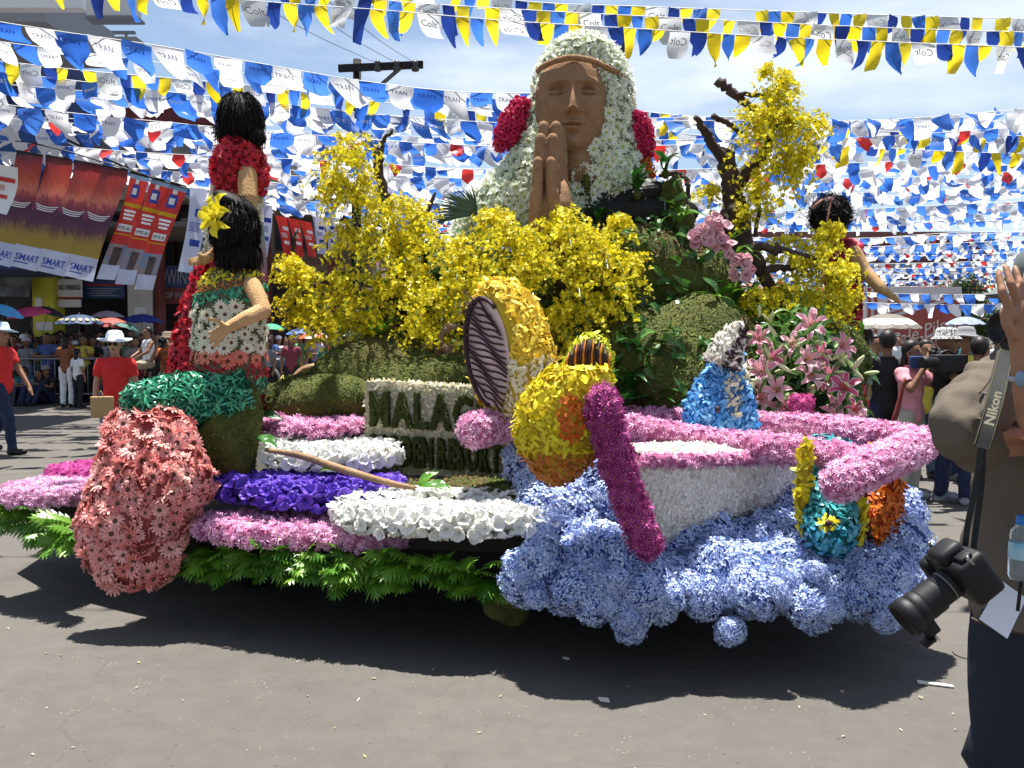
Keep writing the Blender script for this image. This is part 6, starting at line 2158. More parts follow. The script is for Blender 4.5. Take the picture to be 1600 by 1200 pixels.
for i, (x, xa, ya, lab) in enumerate(((590, 430, 20, 'left'), (620, 490, 18, 'middle'), (649, 545, 25, 'right'))):
    q = smooth_path([np.array(P(x, 99, 23.7)), np.array(P((x + xa) / 2, (99 + ya) / 2 + 4, 18)), np.array(P(xa, ya, 13.5)), np.array(P(xa - 110, ya - 75, 11))], 8)
    g = G(); g.add(*tube(q, .006, 4))
    tag(part('overhead_wire', g, INK), '%s of the three thin wires running up from the pole insulators' % lab, 'wire', GW)
for i, (q, lab) in enumerate((([(50, 192), (110, 222), (200, 262), (300, 305)], 'upper sagging cable crossing the grey shop wall'), ([(70, 200), (150, 240), (240, 285), (330, 330)], 'lower sagging cable crossing the grey shop wall'), ([(45, 222), (110, 238), (200, 265), (300, 296), (420, 318)], 'cable that carries the row of slanted banners'))):
    g = G(); g.add(*tube(smooth_path([np.array(P(x, y, 17.2 if i == 2 else 19)) for x, y in q], 8), .014, 5))
    tag(part('cable', g, INK), lab, 'cable')

# ---- hanging advertising banners
def ramp_mat(name, stops):
    m = bpy.data.materials.new(name); m.use_nodes = True
    n, l = m.node_tree.nodes, m.node_tree.links
    b = n['Principled BSDF']; b.inputs['Roughness'].default_value = .55
    tcn = n.new('ShaderNodeTexCoord'); sp = n.new('ShaderNodeSeparateXYZ'); cr = n.new('ShaderNodeValToRGB')
    nz = n.new('ShaderNodeTexNoise'); nz.inputs['Scale'].default_value = 9; nz.inputs['Detail'].default_value = 5
    mp = n.new('ShaderNodeMapping'); mp.inputs['Scale'].default_value = (2.2, 1, .7)
    ad = n.new('ShaderNodeMath'); ad.operation = 'MULTIPLY_ADD'; ad.inputs[1].default_value = .22; 
    sb = n.new('ShaderNodeMath'); sb.operation = 'SUBTRACT'; sb.inputs[1].default_value = .11
    l.new(tcn.outputs['Generated'], sp.inputs[0]); l.new(tcn.outputs['Generated'], mp.inputs[0]); l.new(mp.outputs[0], nz.inputs['Vector'])
    l.new(nz.outputs['Fac'], ad.inputs[0]); l.new(sp.outputs['Z'], ad.inputs[2]); l.new(ad.outputs[0], sb.inputs[0]); l.new(sb.outputs[0], cr.inputs['Fac'])
    e = cr.color_ramp.elements
    e[0].position, e[0].color = stops[0][0], stops[0][1] + (1,)
    e[1].position, e[1].color = stops[-1][0], stops[-1][1] + (1,)
    for p_, c_ in stops[1:-1]:
        q = e.new(p_); q.color = c_ + (1,)
    t = n.new('ShaderNodeBsdfTranslucent'); ms_ = n.new('ShaderNodeMixShader'); ms_.inputs[0].default_value = .25
    l.new(cr.outputs['Color'], b.inputs['Base Color']); l.new(cr.outputs['Color'], t.inputs['Color'])
    l.new(b.outputs[0], ms_.inputs[1]); l.new(t.outputs[0], ms_.inputs[2]); l.new(ms_.outputs[0], n['Material Output'].inputs['Surface'])
    return m
CONCERT = ramp_mat('concert_print', [(0, (.30, .22, .02)), (.16, (.30, .20, .03)), (.28, (.10, .03, .05)), (.42, (.06, .012, .05)), (.55, (.32, .05, .06)), (.60, (.55, .16, .10)), (.72, (.42, .06, .03)), (.86, (.30, .03, .03)), (1, (.03, .015, .04))])
BANW = mat('banner_white', (.42, .45, .60), (.52, .55, .68), nscale=3, rough=.5, transl=.25)
BANR = mat('banner_red', (.46, .025, .02), (.54, .04, .03), nscale=3, rough=.5, transl=.2)
BANB = mat('banner_pale_blue', (.18, .28, .42), rough=.5, transl=.2)
def banner_fn(tl, tr, bl, br, d, bulge=.06, ph=0.0):
    tl, tr, bl, br = [np.array(P(x, y, d)) for x, y in (tl, tr, bl, br)]
    def S(u, t):
        p = (tl * (1 - u) + tr * u) * (1 - t) + (bl * (1 - u) + br * u) * t
        return p + V3(0, bulge * math.sin(PI * t + ph) * (1 if t > 0 else 0) + .03 * math.sin(6 * u + 5 * t + ph), 0)
    return S
def banner_piece(root, name, S, u0, u1, t0, t1, m, off=0.0, nu=4, nt=10):
    v = [S(u0 + (u1 - u0) * j / nu, t0 + (t1 - t0) * i / nt) + V3(0, -off, 0) for i in range(nt + 1) for j in range(nu + 1)]
    g = G(); g.add(v, grid_faces(nt + 1, nu + 1))
    return part(name, g, m, root)
def banner_text(root, s, S, u0, u1, t, th, m, off=.012, skew=0.0, rise=0.0):
    v, f = text_geo(s, .015)
    w = v[:, 0].max()
    q = [S(u0 + (u1 - u0) * (x / w) + skew * y, t - y * th + rise * x / w) + V3(0, -off, 0) for x, y, _ in v]
    g = G(); g.add(q, f)
    return part('lettering', g, m, root, smooth=False)
SMB = mat('smart_blue', (.015, .045, .30), rough=.5)
for i, (nm, x0, y0, dx) in enumerate((('leftmost', 26, 236, 0), ('second', 70, 243, 0), ('third', 114, 251, 0), ('fourth', 157, 259, 0))):
    r = thing('advertising_banner', '%s of four sunset concert banners with a white foot strip' % nm, 'banner', P(x0, y0, 17.2), 'sunset banners on the cable')
    S = banner_fn((x0, y0), (x0 + 42, y0 + 8), (x0 - 54, y0 + 172), (x0 - 8, y0 + 182), 17.2, .12, i * .7)
    banner_piece(r, 'print', S, 0, 1, 0, .80, CONCERT)
    banner_piece(r, 'foot_strip', S, 0, 1, .80, 1, BANW, .002)
    banner_text(r, 'SMART', S, .12, .92, .93, .06, SMB)
    banner_piece(r, 'underline', S, .12, .6, .945, .955, SMB, .012, 3, 2)
    # white swirl across the print
    for k in range(3):
        banner_piece(r, 'swirl', lambda u, t, S=S: S(u, t + .03 * math.sin(PI * u)), .12 + .05 * k, .88 - .06 * k, .40 + .018 * k, .409 + .018 * k, WHT, .012, 8, 1)
    banner_piece(r, 'hem', S, 0, 1, -.012, .012, INK, .004, 4, 2)
for i, (nm, x0, y0) in enumerate((('left', 203, 268), ('middle', 233, 276), ('right', 262, 284))):
    r = thing('advertising_banner', '%s of three red banners with white lettering beside the sunset banners' % nm, 'banner', P(x0, y0, 17.2), 'red banners on the cable')
    S = banner_fn((x0, y0), (x0 + 28, y0 + 8), (x0 - 50, y0 + 168), (x0 - 21, y0 + 170), 17.2, .1, i * .9 + .4)
    banner_piece(r, 'print', S, 0, 1, .05, .66, BANR)
    banner_piece(r, 'top_strip', S, 0, 1, 0, .05, BANB)
    banner_piece(r, 'photo_panel', S, 0, 1, .66, .86, mat('photo_panel', (.12, .20, .32), (.30, .20, .16), nscale=6, rough=.5))
    banner_piece(r, 'silhouette', S, .30, .72, .69, .86, mat('photo_dark', (.02, .02, .025), (.10, .06, .05), nscale=8, rough=.5), .01)
    banner_piece(r, 'foot_strip', S, 0, 1, .86, 1, BANW)
    banner_piece(r, 'logo_panel', S, .28, .72, .10, .22, SMB, .01); banner_piece(r, 'logo_mark', S, .36, .62, .13, .19, WHT, .014, 2, 2); banner_piece(r, 'crown_mark', S, .40, .62, .05, .09, WHT, .012, 2, 2)
    banner_piece(r, 'yellow_line', S, .05, .98, .27, .305, CLY, .01); banner_piece(r, 'yellow_line', S, .05, .98, .56, .57, CLY, .01)
    for k in range(3):
        banner_piece(r, 'text_line', S, .2 + .04 * k, .8 - .03 * k, .335 + .035 * k, .355 + .035 * k, INKW, .01, 3, 1)
    banner_piece(r, 'price_tag', S, .15, .85, .47, .535, WHT, .01, 4, 3)
    banner_text(r, 'P75.00', S, .22, .78, .52, .03, INK, .014)
    banner_piece(r, 'hem', S, 0, 1, -.012, .012, INK, .004, 4, 2)
def plain_banner(label, tl, tr, bl, br, d, m, cross=None):
    r = thing('advertising_banner', label, 'banner', P(tl[0], tl[1], d))
    S = banner_fn(tl, tr, bl, br, d, .08)
    banner_piece(r, 'cloth', S, 0, 1, 0, 1, m)
    if cross:
        for k in range(6):
            banner_piece(r, 'stripe', S, .15, .75, .40 + .02 * k, .408 + .02 * k, cross, .01, 3, 1)
        banner_piece(r, 'mark', S, .45, .95, .24, .33, cross, .01); banner_piece(r, 'mark', S, .35, .85, .60, .68, cross, .01)
    return r
plain_banner('pale blue banner hanging left of the seated figure head', (297, 292), (324, 297), (279, 424), (306, 428), 15, BANW, SMB)
plain_banner('white banner with blue print right of the standing figure', (402, 318), (426, 322), (405, 400), (418, 402), 24, BANW, SMB)
plain_banner('narrow pink banner hanging beside the standing figure', (398, 318), (408, 320), (412, 470), (420, 470), 22, mat('banner_pink', (.40, .04, .16), (.10, .30, .18), nscale=1.2, rough=.5, transl=.2))
for i, x in enumerate((430, 449, 468)):
    plain_banner('%s of three small red banners behind the left orchid branches' % ('left', 'middle', 'right')[i], (x, 336 + i * 4), (x + 18, 340 + i * 4), (x + 14, 400), (x + 26, 402), 26, BANR, INKW)
for i, x in enumerate((488, 506)):
    plain_banner('%s of two pale banners behind the left orchid tree' % ('left', 'right')[i], (x, 338), (x + 17, 340), (x + 8, 396), (x + 22, 398), 27, BANW, SMB)
plain_banner('red and white banner seen through the gap in the left orchids', (585, 405), (598, 402), (606, 478), (616, 480), 22, mat('banner_redwhite', (.50, .08, .05), (.60, .50, .60), nscale=2.2, rough=.5, transl=.2))
plain_banner('white corner banner at the left picture edge with a red border', (-40, 250), (28, 262), (-60, 320), (12, 336), 15.5, WHT, REDI)
plain_banner('dark poster pair under the sunset banners at the left edge', (-30, 412), (48, 416), (-40, 462), (46, 464), 24, mat('poster_print', (.03, .03, .04), (.22, .24, .26), nscale=2.5, rough=.5))
# ================================================================== PEOPLE
SK = [mat('skin_%d' % i, c, tuple(x * 1.15 for x in c), nscale=12, rough=.5, spec=.35) for i, c in enumerate(((.26, .13, .075), (.20, .095, .055), (.34, .19, .115)))]
HAIRK = mat('person_hair', (.008, .006, .006), (.016, .012, .010), nscale=30, rough=.5, spec=.3)
def cloth(name, c, k=1.25):
    return mat('cloth_' + name, c, tuple(min(.9, x * k) for x in c), nscale=6, rough=.85, bump=.25, bscale=25)
SHOE = mat('dark_shoe', (.015, .014, .014), rough=.5)
def body_pose(kind):
    """segments (a, b, ra, rb, tag) of a 1.65 m figure facing -Y"""
    J = dict(hipL=(-.095, 0, .86), hipR=(.095, 0, .86), knL=(-.105, -.015, .47), knR=(.105, -.015, .47), anL=(-.105, .02, .08), anR=(.105, .02, .08),
             pel=(0, 0, .90), wai=(0, 0, 1.05), che=(0, -.005, 1.24), nek=(0, .01, 1.38), hd=(0, -.015, 1.52),
             shL=(-.165, .01, 1.305), shR=(.165, .01, 1.305), elL=(-.225, .02, 1.07), elR=(.225, .02, 1.07), wrL=(-.225, -.06, .84), wrR=(.225, -.06, .84), haL=(-.215, -.08, .74), haR=(.215, -.08, .74))
    toe = .17
    if kind == 'rail':
        J.update(elL=(-.25, -.10, 1.10), elR=(.25, -.10, 1.10), wrL=(-.12, -.30, 1.10), wrR=(.12, -.30, 1.10), haL=(-.03, -.33, 1.09), haR=(.03, -.33, 1.09))
    elif kind == 'photo':
        J.update(elL=(-.25, -.16, 1.15), elR=(.25, -.16, 1.15), wrL=(-.10, -.24, 1.42), wrR=(.10, -.24, 1.42), haL=(-.045, -.22, 1.50), haR=(.045, -.22, 1.50))
    elif kind == 'umbrella':
        J.update(elR=(.24, -.10, 1.10), wrR=(.16, -.26, 1.22), haR=(.15, -.28, 1.29))
    elif kind == 'phone':
        J.update(elR=(.25, -.14, 1.16), wrR=(.15, -.32, 1.38), haR=(.13, -.36, 1.45))
    elif kind == 'walk':
        J.update(knL=(-.10, -.16, .50), anL=(-.10, -.20, .10), knR=(.10, .08, .47), anR=(.10, .30, .14), elL=(-.22, .12, 1.09), wrL=(-.22, .12, .85), haL=(-.21, .10, .76), elR=(.22, -.08, 1.09), wrR=(.21, -.22, .88), haR=(.20, -.26, .80))
    elif kind == 'sit':
        J.update(hipL=(-.10, 0, .12), hipR=(.10, 0, .12), knL=(-.14, -.40, .46), knR=(.14, -.40, .46), anL=(-.12, -.62, .09), anR=(.12, -.62, .09), pel=(0, .02, .14), wai=(0, .03, .30), che=(0, .0, .50), nek=(0, -.03, .64), hd=(0, -.06, .78),
                 shL=(-.175, 0, .60), shR=(.175, 0, .60), elL=(-.24, -.18, .42), elR=(.24, -.18, .42), wrL=(-.12, -.40, .50), wrR=(.12, -.40, .50), haL=(-.05, -.44, .50), haR=(.05, -.44, .50))
    elif kind == 'perch':
        J.update(hipL=(-.10, 0, .86), hipR=(.10, 0, .86), knL=(-.13, -.38, .80), knR=(.13, -.38, .80), anL=(-.12, -.34, .42), anR=(.12, -.34, .42), elL=(-.24, -.10, 1.12), elR=(.24, -.10, 1.12), wrL=(-.16, -.30, 1.0), wrR=(.16, -.30, 1.0), haL=(-.14, -.36, .92), haR=(.14, -.36, .92))
    elif kind == 'stoop':
        J.update(pel=(0, .12, .90), hipL=(-.12, .12, .86), hipR=(.12, .12, .86), knL=(-.22, -.06, .48), knR=(.22, .0, .48), anL=(-.28, .06, .08), anR=(.28, .06, .08), wai=(0, .05, 1.03), che=(0, -.10, 1.18), nek=(0, -.20, 1.28), hd=(0, -.28, 1.38),
                 shL=(-.185, -.14, 1.24), shR=(.185, -.14, 1.24), elL=(-.30, -.24, 1.02), elR=(.30, -.24, 1.02), wrL=(-.12, -.44, 1.20), wrR=(.12, -.44, 1.22), haL=(-.05, -.47, 1.28), haR=(.05, -.47, 1.30))
    elif kind == 'shoulder_cam':
        J.update(elL=(-.32, -.16, 1.16), wrL=(-.22, -.34, 1.36), haL=(-.20, -.37, 1.44), elR=(.26, -.12, 1.12), wrR=(.10, -.28, 1.22), haR=(.06, -.31, 1.28))
    j = {k: np.array(v, float) for k, v in J.items()}
    S = []
    for s in ('L', 'R'):
        S += [(j['hip' + s], j['kn' + s], .088, .060, 'leg'), (j['kn' + s], j['an' + s], .060, .042, 'leg')]
        fw = nrm(V3(0, -1, 0)) if kind != 'walk' or s == 'R' else V3(0, -1, .1)
        S += [(j['an' + s] + V3(0, .03, -.04), j['an' + s] + fw * toe + V3(0, 0, -.05), .042, .034, 'shoe')]
        S += [(j['sh' + s], j['el' + s] * .55 + j['sh' + s] * .45, .056, .048, 'shirt'), (j['el' + s] * .5 + j['sh' + s] * .5, j['el' + s], .044, .040, 'arm'), (j['el' + s], j['wr' + s], .040, .028, 'arm'), (j['wr' + s], j['ha' + s], .030, .026, 'arm')]
        d = nrm(j['ha' + s] - j['wr' + s])
        sd = nrm(np.cross(d, V3(0, 1, .3)))
        for k in (-1.5, -.5, .5, 1.5):
            b = j['ha' + s] + sd * k * .013
            S += [(b, b + d * (.075 - abs(k) * .008) + V3(0, -.01, 0), .0095, .007, 'arm')]
        th = sd * (1 if s == 'L' else -1)
        S += [(j['wr' + s] + d * .03 + th * .02, j['ha' + s] + th * .045, .011, .009, 'arm')]
        S += [(j['che'] + V3(0, 0, .02), j['sh' + s], .080, .054, 'shirt')]
        S += [(j['pel'], j['hip' + s], .105, .092, 'hip')]
    S += [(j['pel'], j['wai'], .125, .108, 'belly'), (j['wai'], j['che'], .110, .125, 'shirt'), (j['che'], j['nek'] - V3(0, 0, .03), .105, .06, 'shirt'), (j['nek'], j['hd'] - V3(0, 0, .06), .050, .052, 'neck')]
    return S, j
PO = {}
def pose_meshes(kind, voxel=.016, sleeve='short', legs='trousers'):
    key = (kind, sleeve, legs)
    if key in PO: return PO[key]
    S, j = body_pose(kind)
    g = G()
    for a, b, ra, rb, t in S:
        v, f = capsule_chain([a, (a + b) / 2, b], [ra, (ra + rb) / 2, rb], 10)
        if t in ('shirt', 'belly', 'hip') and abs(a[0]) < .11:      # flatten the trunk front to back
            c = (a + b) / 2
            v = v.copy(); v[:, 1] = c[1] + (v[:, 1] - c[1]) * .84
            if t in ('belly',) or (t == 'shirt' and abs(b[0]) < .01): v[:, 0] *= 1.16
        g.add(v, f)
    h = j['hd']
    g.add(*ellipsoid(h + V3(0, .012, .02), (.074, .092, .098), 12, 14))
    g.add(*ellipsoid(h + V3(0, -.03, -.045), (.054, .058, .060), 10, 12))
    g.add(*capsule_chain([h + V3(0, -.088, .02), h + V3(0, -.104, -.018)], [.011, .016], 8))
    for s in (-1, 1):
        g.add(*ellipsoid(h + V3(s * .076, .012, -.005), (.012, .02, .03), 6, 8))
    V, Fs = remeshed(g, voxel, 3)
    cen_ = np.array([V[list(q)].mean(axis=0) for q in Fs])
    best = np.full(len(cen_), 9e9); tg = np.zeros(len(cen_), int)
    names = ['leg', 'shoe', 'shirt', 'arm', 'hip', 'belly', 'neck', 'head']
    for a, b, ra, rb, t in S:
        ab = b - a; L2 = ab @ ab + 1e-9
        u = np.clip((cen_ - a) @ ab / L2, 0, 1)
        dd = np.linalg.norm(cen_ - (a + u[:, None] * ab), axis=1) - (ra + (rb - ra) * u)
        m_ = dd < best; best[m_] = dd[m_]; tg[m_] = names.index(t)
    hd_ = np.linalg.norm((cen_ - h) / V3(.1, .12, .13), axis=1) < 1.0
    tg[hd_] = 7
    # vertex normals
    T = tris(V, Fs); cr = np.cross(V[T[:, 1]] - V[T[:, 0]], V[T[:, 2]] - V[T[:, 0]]); vn = np.zeros_like(V)
    for k in range(3): np.add.at(vn, T[:, k], cr)
    vn = nrm(vn)
    def sub(mask, off, wr=.006):
        fs = [Fs[i] for i in np.where(mask)[0]]
        if not fs: return None
        idx = sorted({q for f_ in fs for q in f_}); mp = {q: i for i, q in enumerate(idx)}
        vv = V[idx]
        rip = wr * .55 * (np.sin(vv[:, 2] * 46 + vv[:, 0] * 22) + np.sin(vv[:, 2] * 27 - vv[:, 0] * 31 + vv[:, 1] * 18))
        g_ = G(); g_.add(vv + vn[idx] * (off + rip)[:, None], [tuple(mp[q] for q in f_) for f_ in fs])
        return mesh_of('garment', g_)
    wz = (j['pel'][2] * .7 + j['wai'][2] * .3)
    is_sh = np.isin(tg, [2]) | ((tg == 5)) | ((tg == 4) & (cen_[:, 2] > wz - .02))
    if sleeve == 'long': is_sh |= (tg == 3) & (np.min([np.linalg.norm(cen_ - j['ha' + s], axis=1) for s in 'LR'], axis=0) > .11)
    if sleeve == 'none': is_sh &= ~((np.abs(cen_[:, 0]) > .17) & (cen_[:, 2] > 1.1))
    is_tr = np.isin(tg, [0, 4]) & ~is_sh
    if legs == 'shorts': is_tr &= ~((tg == 0) & (cen_[:, 2] < .45))
    g0 = G(); g0.add(V, Fs)
    gh = G()
    up = V3(0, .02, .03)
    def hb(d):
        return np.where((d[:, 1] < -.35) & (d[:, 2] < .45), .86, 1.0)
    gh.add(*ellipsoid(h + V3(0, .022, .035), (.086, .098, .100), 12, 16, None, hb))
    gl = G()
    gl.add(*ellipsoid(h + V3(0, .022, .035), (.088, .100, .102), 12, 16, None, hb))
    gl.add(*ellipsoid(h + V3(0, .065, -.08), (.082, .05, .14), 10, 12))
    ge = G()
    for s in (-1, 1):
        ge.add(*ellipsoid(h + V3(s * .030, -.080, .012), (.012, .007, .006), 6, 8))
        ge.add(*ellipsoid(h + V3(s * .030, -.083, .030), (.017, .006, .004), 6, 8))
    ge.add(*ellipsoid(h + V3(0, -.086, -.048), (.022, .007, .006), 6, 8))
    PO[key] = dict(body=mesh_of('body', g0), shirt=sub(is_sh, .018), trousers=sub(is_tr, .015), shoes=sub(tg == 1, .006, 0), hair=mesh_of('hair', gh), longhair=mesh_of('hair', gl), face=mesh_of('face', ge), j=j)
    return PO[key]
FACEM = mat('eyes_and_brows', (.012, .008, .007), rough=.5)
CAMB = mat('camera_black', (.006, .006, .007), rough=.55, spec=.3)
def hat_geo(kind):
    g = G()
    a = np.linspace(0, 2 * PI, 20, endpoint=False)
    def ring(r, z, w=0.0): return np.c_[r * np.cos(a), r * 1.08 * np.sin(a), z + w * np.sin(2 * a + .5)]
    if kind == 'wide': g.add(*loft([ring(.20, -.02, .018), ring(.19, -.008, .018), ring(.10, .012), ring(.095, .06), ring(.075, .095), ring(.03, .105)]))
    elif kind == 'bucket': g.add(*loft([ring(.135, -.035), ring(.13, -.028), ring(.098, .0), ring(.092, .05), ring(.075, .075), ring(.03, .08)]))
    elif kind == 'fedora': g.add(*loft([ring(.165, .0, .012), ring(.16, .008, .012), ring(.10, .012), ring(.094, .07), ring(.07, .10), ring(.03, .092)]))
    else:
        g.add(*loft([ring(.098, -.02), ring(.099, .02), ring(.09, .055), ring(.06, .085), ring(.02, .095)]))
        q = np.array([(.085 * math.cos(t), -.085 * math.sin(t) - .0, -.012) for t in np.linspace(.25, PI - .25, 9)] + [(.078 * math.cos(t), -.085 * math.sin(t) - .085, -.026) for t in np.linspace(PI - .25, .25, 9)])
        g.add(q, [tuple(range(18))]); g.add(q + V3(0, 0, .006), [tuple(range(18))])
    return mesh_of('hat', g)
HATS = {}
def dslr(big=False):
    g = G()
    g.add(*box((0, 0, 0), (.14, .06, .095), 0, .012)); g.add(*box((0, .0, .055), (.055, .055, .035), 0, .010)); g.add(*box((-.058, -.022, -.005), (.032, .045, .085), 0, .01))
    a = np.linspace(0, 2 * PI, 16, endpoint=False)
    def ring(r, y): return np.c_[r * np.cos(a) + .008, np.full(16, y), r * np.sin(a)]
    L_ = .16 if big else .10
    g.add(*loft([ring(.034, -.028), ring(.036, -.045), ring(.034, -.05), ring(.037, -.055), ring(.037, -L_ * .6), ring(.041, -L_ * .62), ring(.041, -L_), ring(.034, -L_), ring(.03, -L_ * .85)]))
    return mesh_of('camera_body', g)
DSLR = dslr(); DSLRB = dslr(True)
def person(label, px, d, pose='stand', rz=0.0, h=1.65, shirt=None, legs=None, skin=0, hair='hair', hat=None, hatm=None, sleeve='short', leg='trousers', z=0.0, group=None, cam=None, shoe=SHOE, shades=False):
    pm = pose_meshes(pose, sleeve=sleeve, legs=leg)
    base = Vector(((px - 800) / F * d, d, z))
    r = thing('person', label, 'person', base, group)
    k = h / 1.65
    mw = Matrix.Translation(base) @ Matrix.Rotation(rz, 4, 'Z') @ Matrix.Scale(k, 4)
    part('body', pm['body'], SK[skin], r, mw=mw)
    part('face', pm['face'], FACEM, r, mw=mw)
    if shirt: part('shirt', pm['shirt'], shirt, r, mw=mw)
    if legs: part('trousers', pm['trousers'], legs, r, mw=mw)
    if pm['shoes']: part('shoes', pm['shoes'], shoe, r, mw=mw)
    if hair: part('hair', pm[hair], HAIRK, r, mw=mw)
    if hat:
        if hat not in HATS: HATS[hat] = hat_geo(hat)
        part('hat', HATS[hat], hatm, r, mw=mw @ Matrix.Translation(Vector(pm['j']['hd']) + Vector((0, .015, .075))))
    if shades:
        g = G()
        for s in (-1, 1): g.add(*ellipsoid((s * .034, -.088, .012), (.028, .014, .018), 6, 10))
        g.add(*box((0, -.092, .016), (.03, .008, .008)))
        part('sunglasses', g, CAMB, r, mw=mw @ Matrix.Translation(Vector(pm['j']['hd'])))
    if cam:
        c = (pm['j']['haL'] + pm['j']['haR']) / 2
        o = part('camera', DSLR if cam == 'small' else DSLRB, CAMB, None, mw=mw @ Matrix.Translation(Vector(c) + Vector((0, -.035, .005))))
        tag(o, 'black camera held up by the %s' % cam_of.get(label, 'person'), 'camera')
    return r
cam_of = {}

# ---- umbrellas
def umbrella(label, px, py, d, wpx, m, m2=None, tilt=(0, 0), group=None, deep=.38, spots=None, low=None, nr=8):
    c = P(px, py, d); R_ = M(wpx, d) / 2
    r = thing('umbrella', label, 'umbrella', c, group)
    mw = Matrix.Translation(c) @ Euler((tilt[0], tilt[1], .3)).to_matrix().to_4x4()
    n = nr * 4
    a = np.linspace(0, 2 * PI, n, endpoint=False)
    rings = []
    for t in np.linspace(.03, 1, 8):
        sag = 1 - .07 * t * t * (np.abs(np.sin(a * nr / 2)) ** 1.0)
        rr = R_ * t * sag
        zz_ = R_ * deep * (1 - t ** 2.1) - R_ * .05 * t * np.abs(np.sin(a * nr / 2))
        rings.append(np.c_[rr * np.cos(a), rr * np.sin(a), zz_])
    g = G()
    v, f = loft(rings, True, False)
    mi = [0] * len(f)
    if m2 is not None:
        for i in range(len(rings) - 1):
            for k in range(n):
                if (low and low[0] <= i < low[1]) or (not low and (k // 4) % 2):
                    mi[i * n + k] = 1
    g.add(v, f, mi)
    part('canopy', g, [m, m2] if m2 is not None else m, r, mw=mw)
    g = G(); g.add(*tube([(0, 0, R_ * deep + .05), (0, 0, -.72)], .008, 6))
    part('shaft', g, mat('umbrella_steel', (.12, .12, .12), rough=.3, metal=.7), r, mw=mw)
    for k in range(nr):
        q = rings[-1][k * 4] * .97; q0 = np.array([0, 0, R_ * deep * .97])
        md_ = rings[4][k * 4] - V3(0, 0, .006)
        g = G(); g.add(*tube(smooth_path([q0, md_, q - V3(0, 0, .004)], 4), .004, 4))
        part('rib', g, MATS['umbrella_steel'], r, mw=mw)
    g = G(); g.add(*capsule_chain([(0, 0, -.72), (0, 0, -.80)], [.014, .014], 8))
    part('handle', g, INK, r, mw=mw)
    if spots is not None:
        for k in range(18):
            an = 2 * PI * k / 18
            g = G()
            q = np.array([(R_ * .80 * math.cos(an), R_ * .80 * math.sin(an), R_ * deep * (1 - .80 ** 2.1) + .006)])
            b = [q[0] + .045 * R_ * 1.9 * (math.cos(t) * V3(-math.sin(an), math.cos(an), 0) + math.sin(t) * V3(math.cos(an) * .8, math.sin(an) * .8, -.62)) for t in np.linspace(0, 2 * PI, 8, endpoint=False)]
            g.add(b, [tuple(range(8))])
            part('flower_spot', g, spots, r, mw=mw)
    return r
def ucl(n, c, t=.25): return mat('umbrella_' + n, c, tuple(min(.9, x * 1.2) for x in c), nscale=4, rough=.6, transl=t)
GU = 'umbrellas in the left crowd'
umbrella('navy umbrella with a ring of cream flowers over the left crowd', 124, 505, 21.5, 72, ucl('navy', (.03, .06, .12)), group=GU, spots=ucl('cream', (.62, .50, .25)))
umbrella('pink umbrella beside the yellow column', 46, 492, 22, 66, ucl('pink', (.50, .06, .16)), group=GU, tilt=(.1, -.15))
umbrella('dark chequered umbrella in front of the yellow column', 74, 490, 23, 54, ucl('dark', (.03, .04, .05)), group=GU, tilt=(0, .25))
umbrella('bright blue umbrella at the left picture edge', 6, 488, 18, 60, ucl('azure', (.06, .28, .55)), group=GU, tilt=(.1, .3))
umbrella('mauve grey umbrella under the white column', 168, 495, 23, 50, ucl('mauve', (.32, .28, .34)), group=GU)
umbrella('rust red umbrella behind the woman in the white hat', 176, 508, 22, 60, ucl('rust', (.36, .07, .05)), group=GU, tilt=(.1, .1))
umbrella('dark green umbrella right of the rust one', 198, 512, 21.8, 40, ucl('green', (.04, .12, .10)), group=GU, tilt=(0, .3))
umbrella('dark blue umbrella below the maroon column', 222, 503, 23, 64, ucl('blue', (.02, .04, .20)), group=GU)
umbrella('bright green umbrella just right of the seated figure', 424, 514, 25, 44, ucl('emerald', (.04, .30, .16)))
umbrella('blue umbrella in the crowd behind the left orchids', 470, 522, 26, 46, ucl('royal', (.08, .16, .42)))
umbrella('orange and white umbrella in the crowd behind the left orchids', 492, 528, 25, 50, ucl('orange', (.60, .12, .03)), ucl('white', (.6, .58, .55)))
umbrella('large stone coloured umbrella with a white band in front of the billboard', 1386, 512, 10.2, 104, ucl('stone', (.17, .155, .13)), ucl('white', (.6, .58, .55)), low=(4, 6), deep=.42, nr=12)
umbrella('small blue patterned umbrella right of the billboard', 1508, 506, 20, 58, mat('umbrella_pattern', (.10, .16, .42), (.45, .52, .66), nscale=14, rough=.6, transl=.25))
umbrella('red, white and green umbrella behind the camera crew', 1440, 562, 13, 40, ucl('red', (.50, .05, .04)), ucl('emerald', (.04, .30, .16)))
umbrella('black umbrella low behind the man in the dark hat', 1364, 565, 13, 44, ucl('black', (.02, .02, .022)))

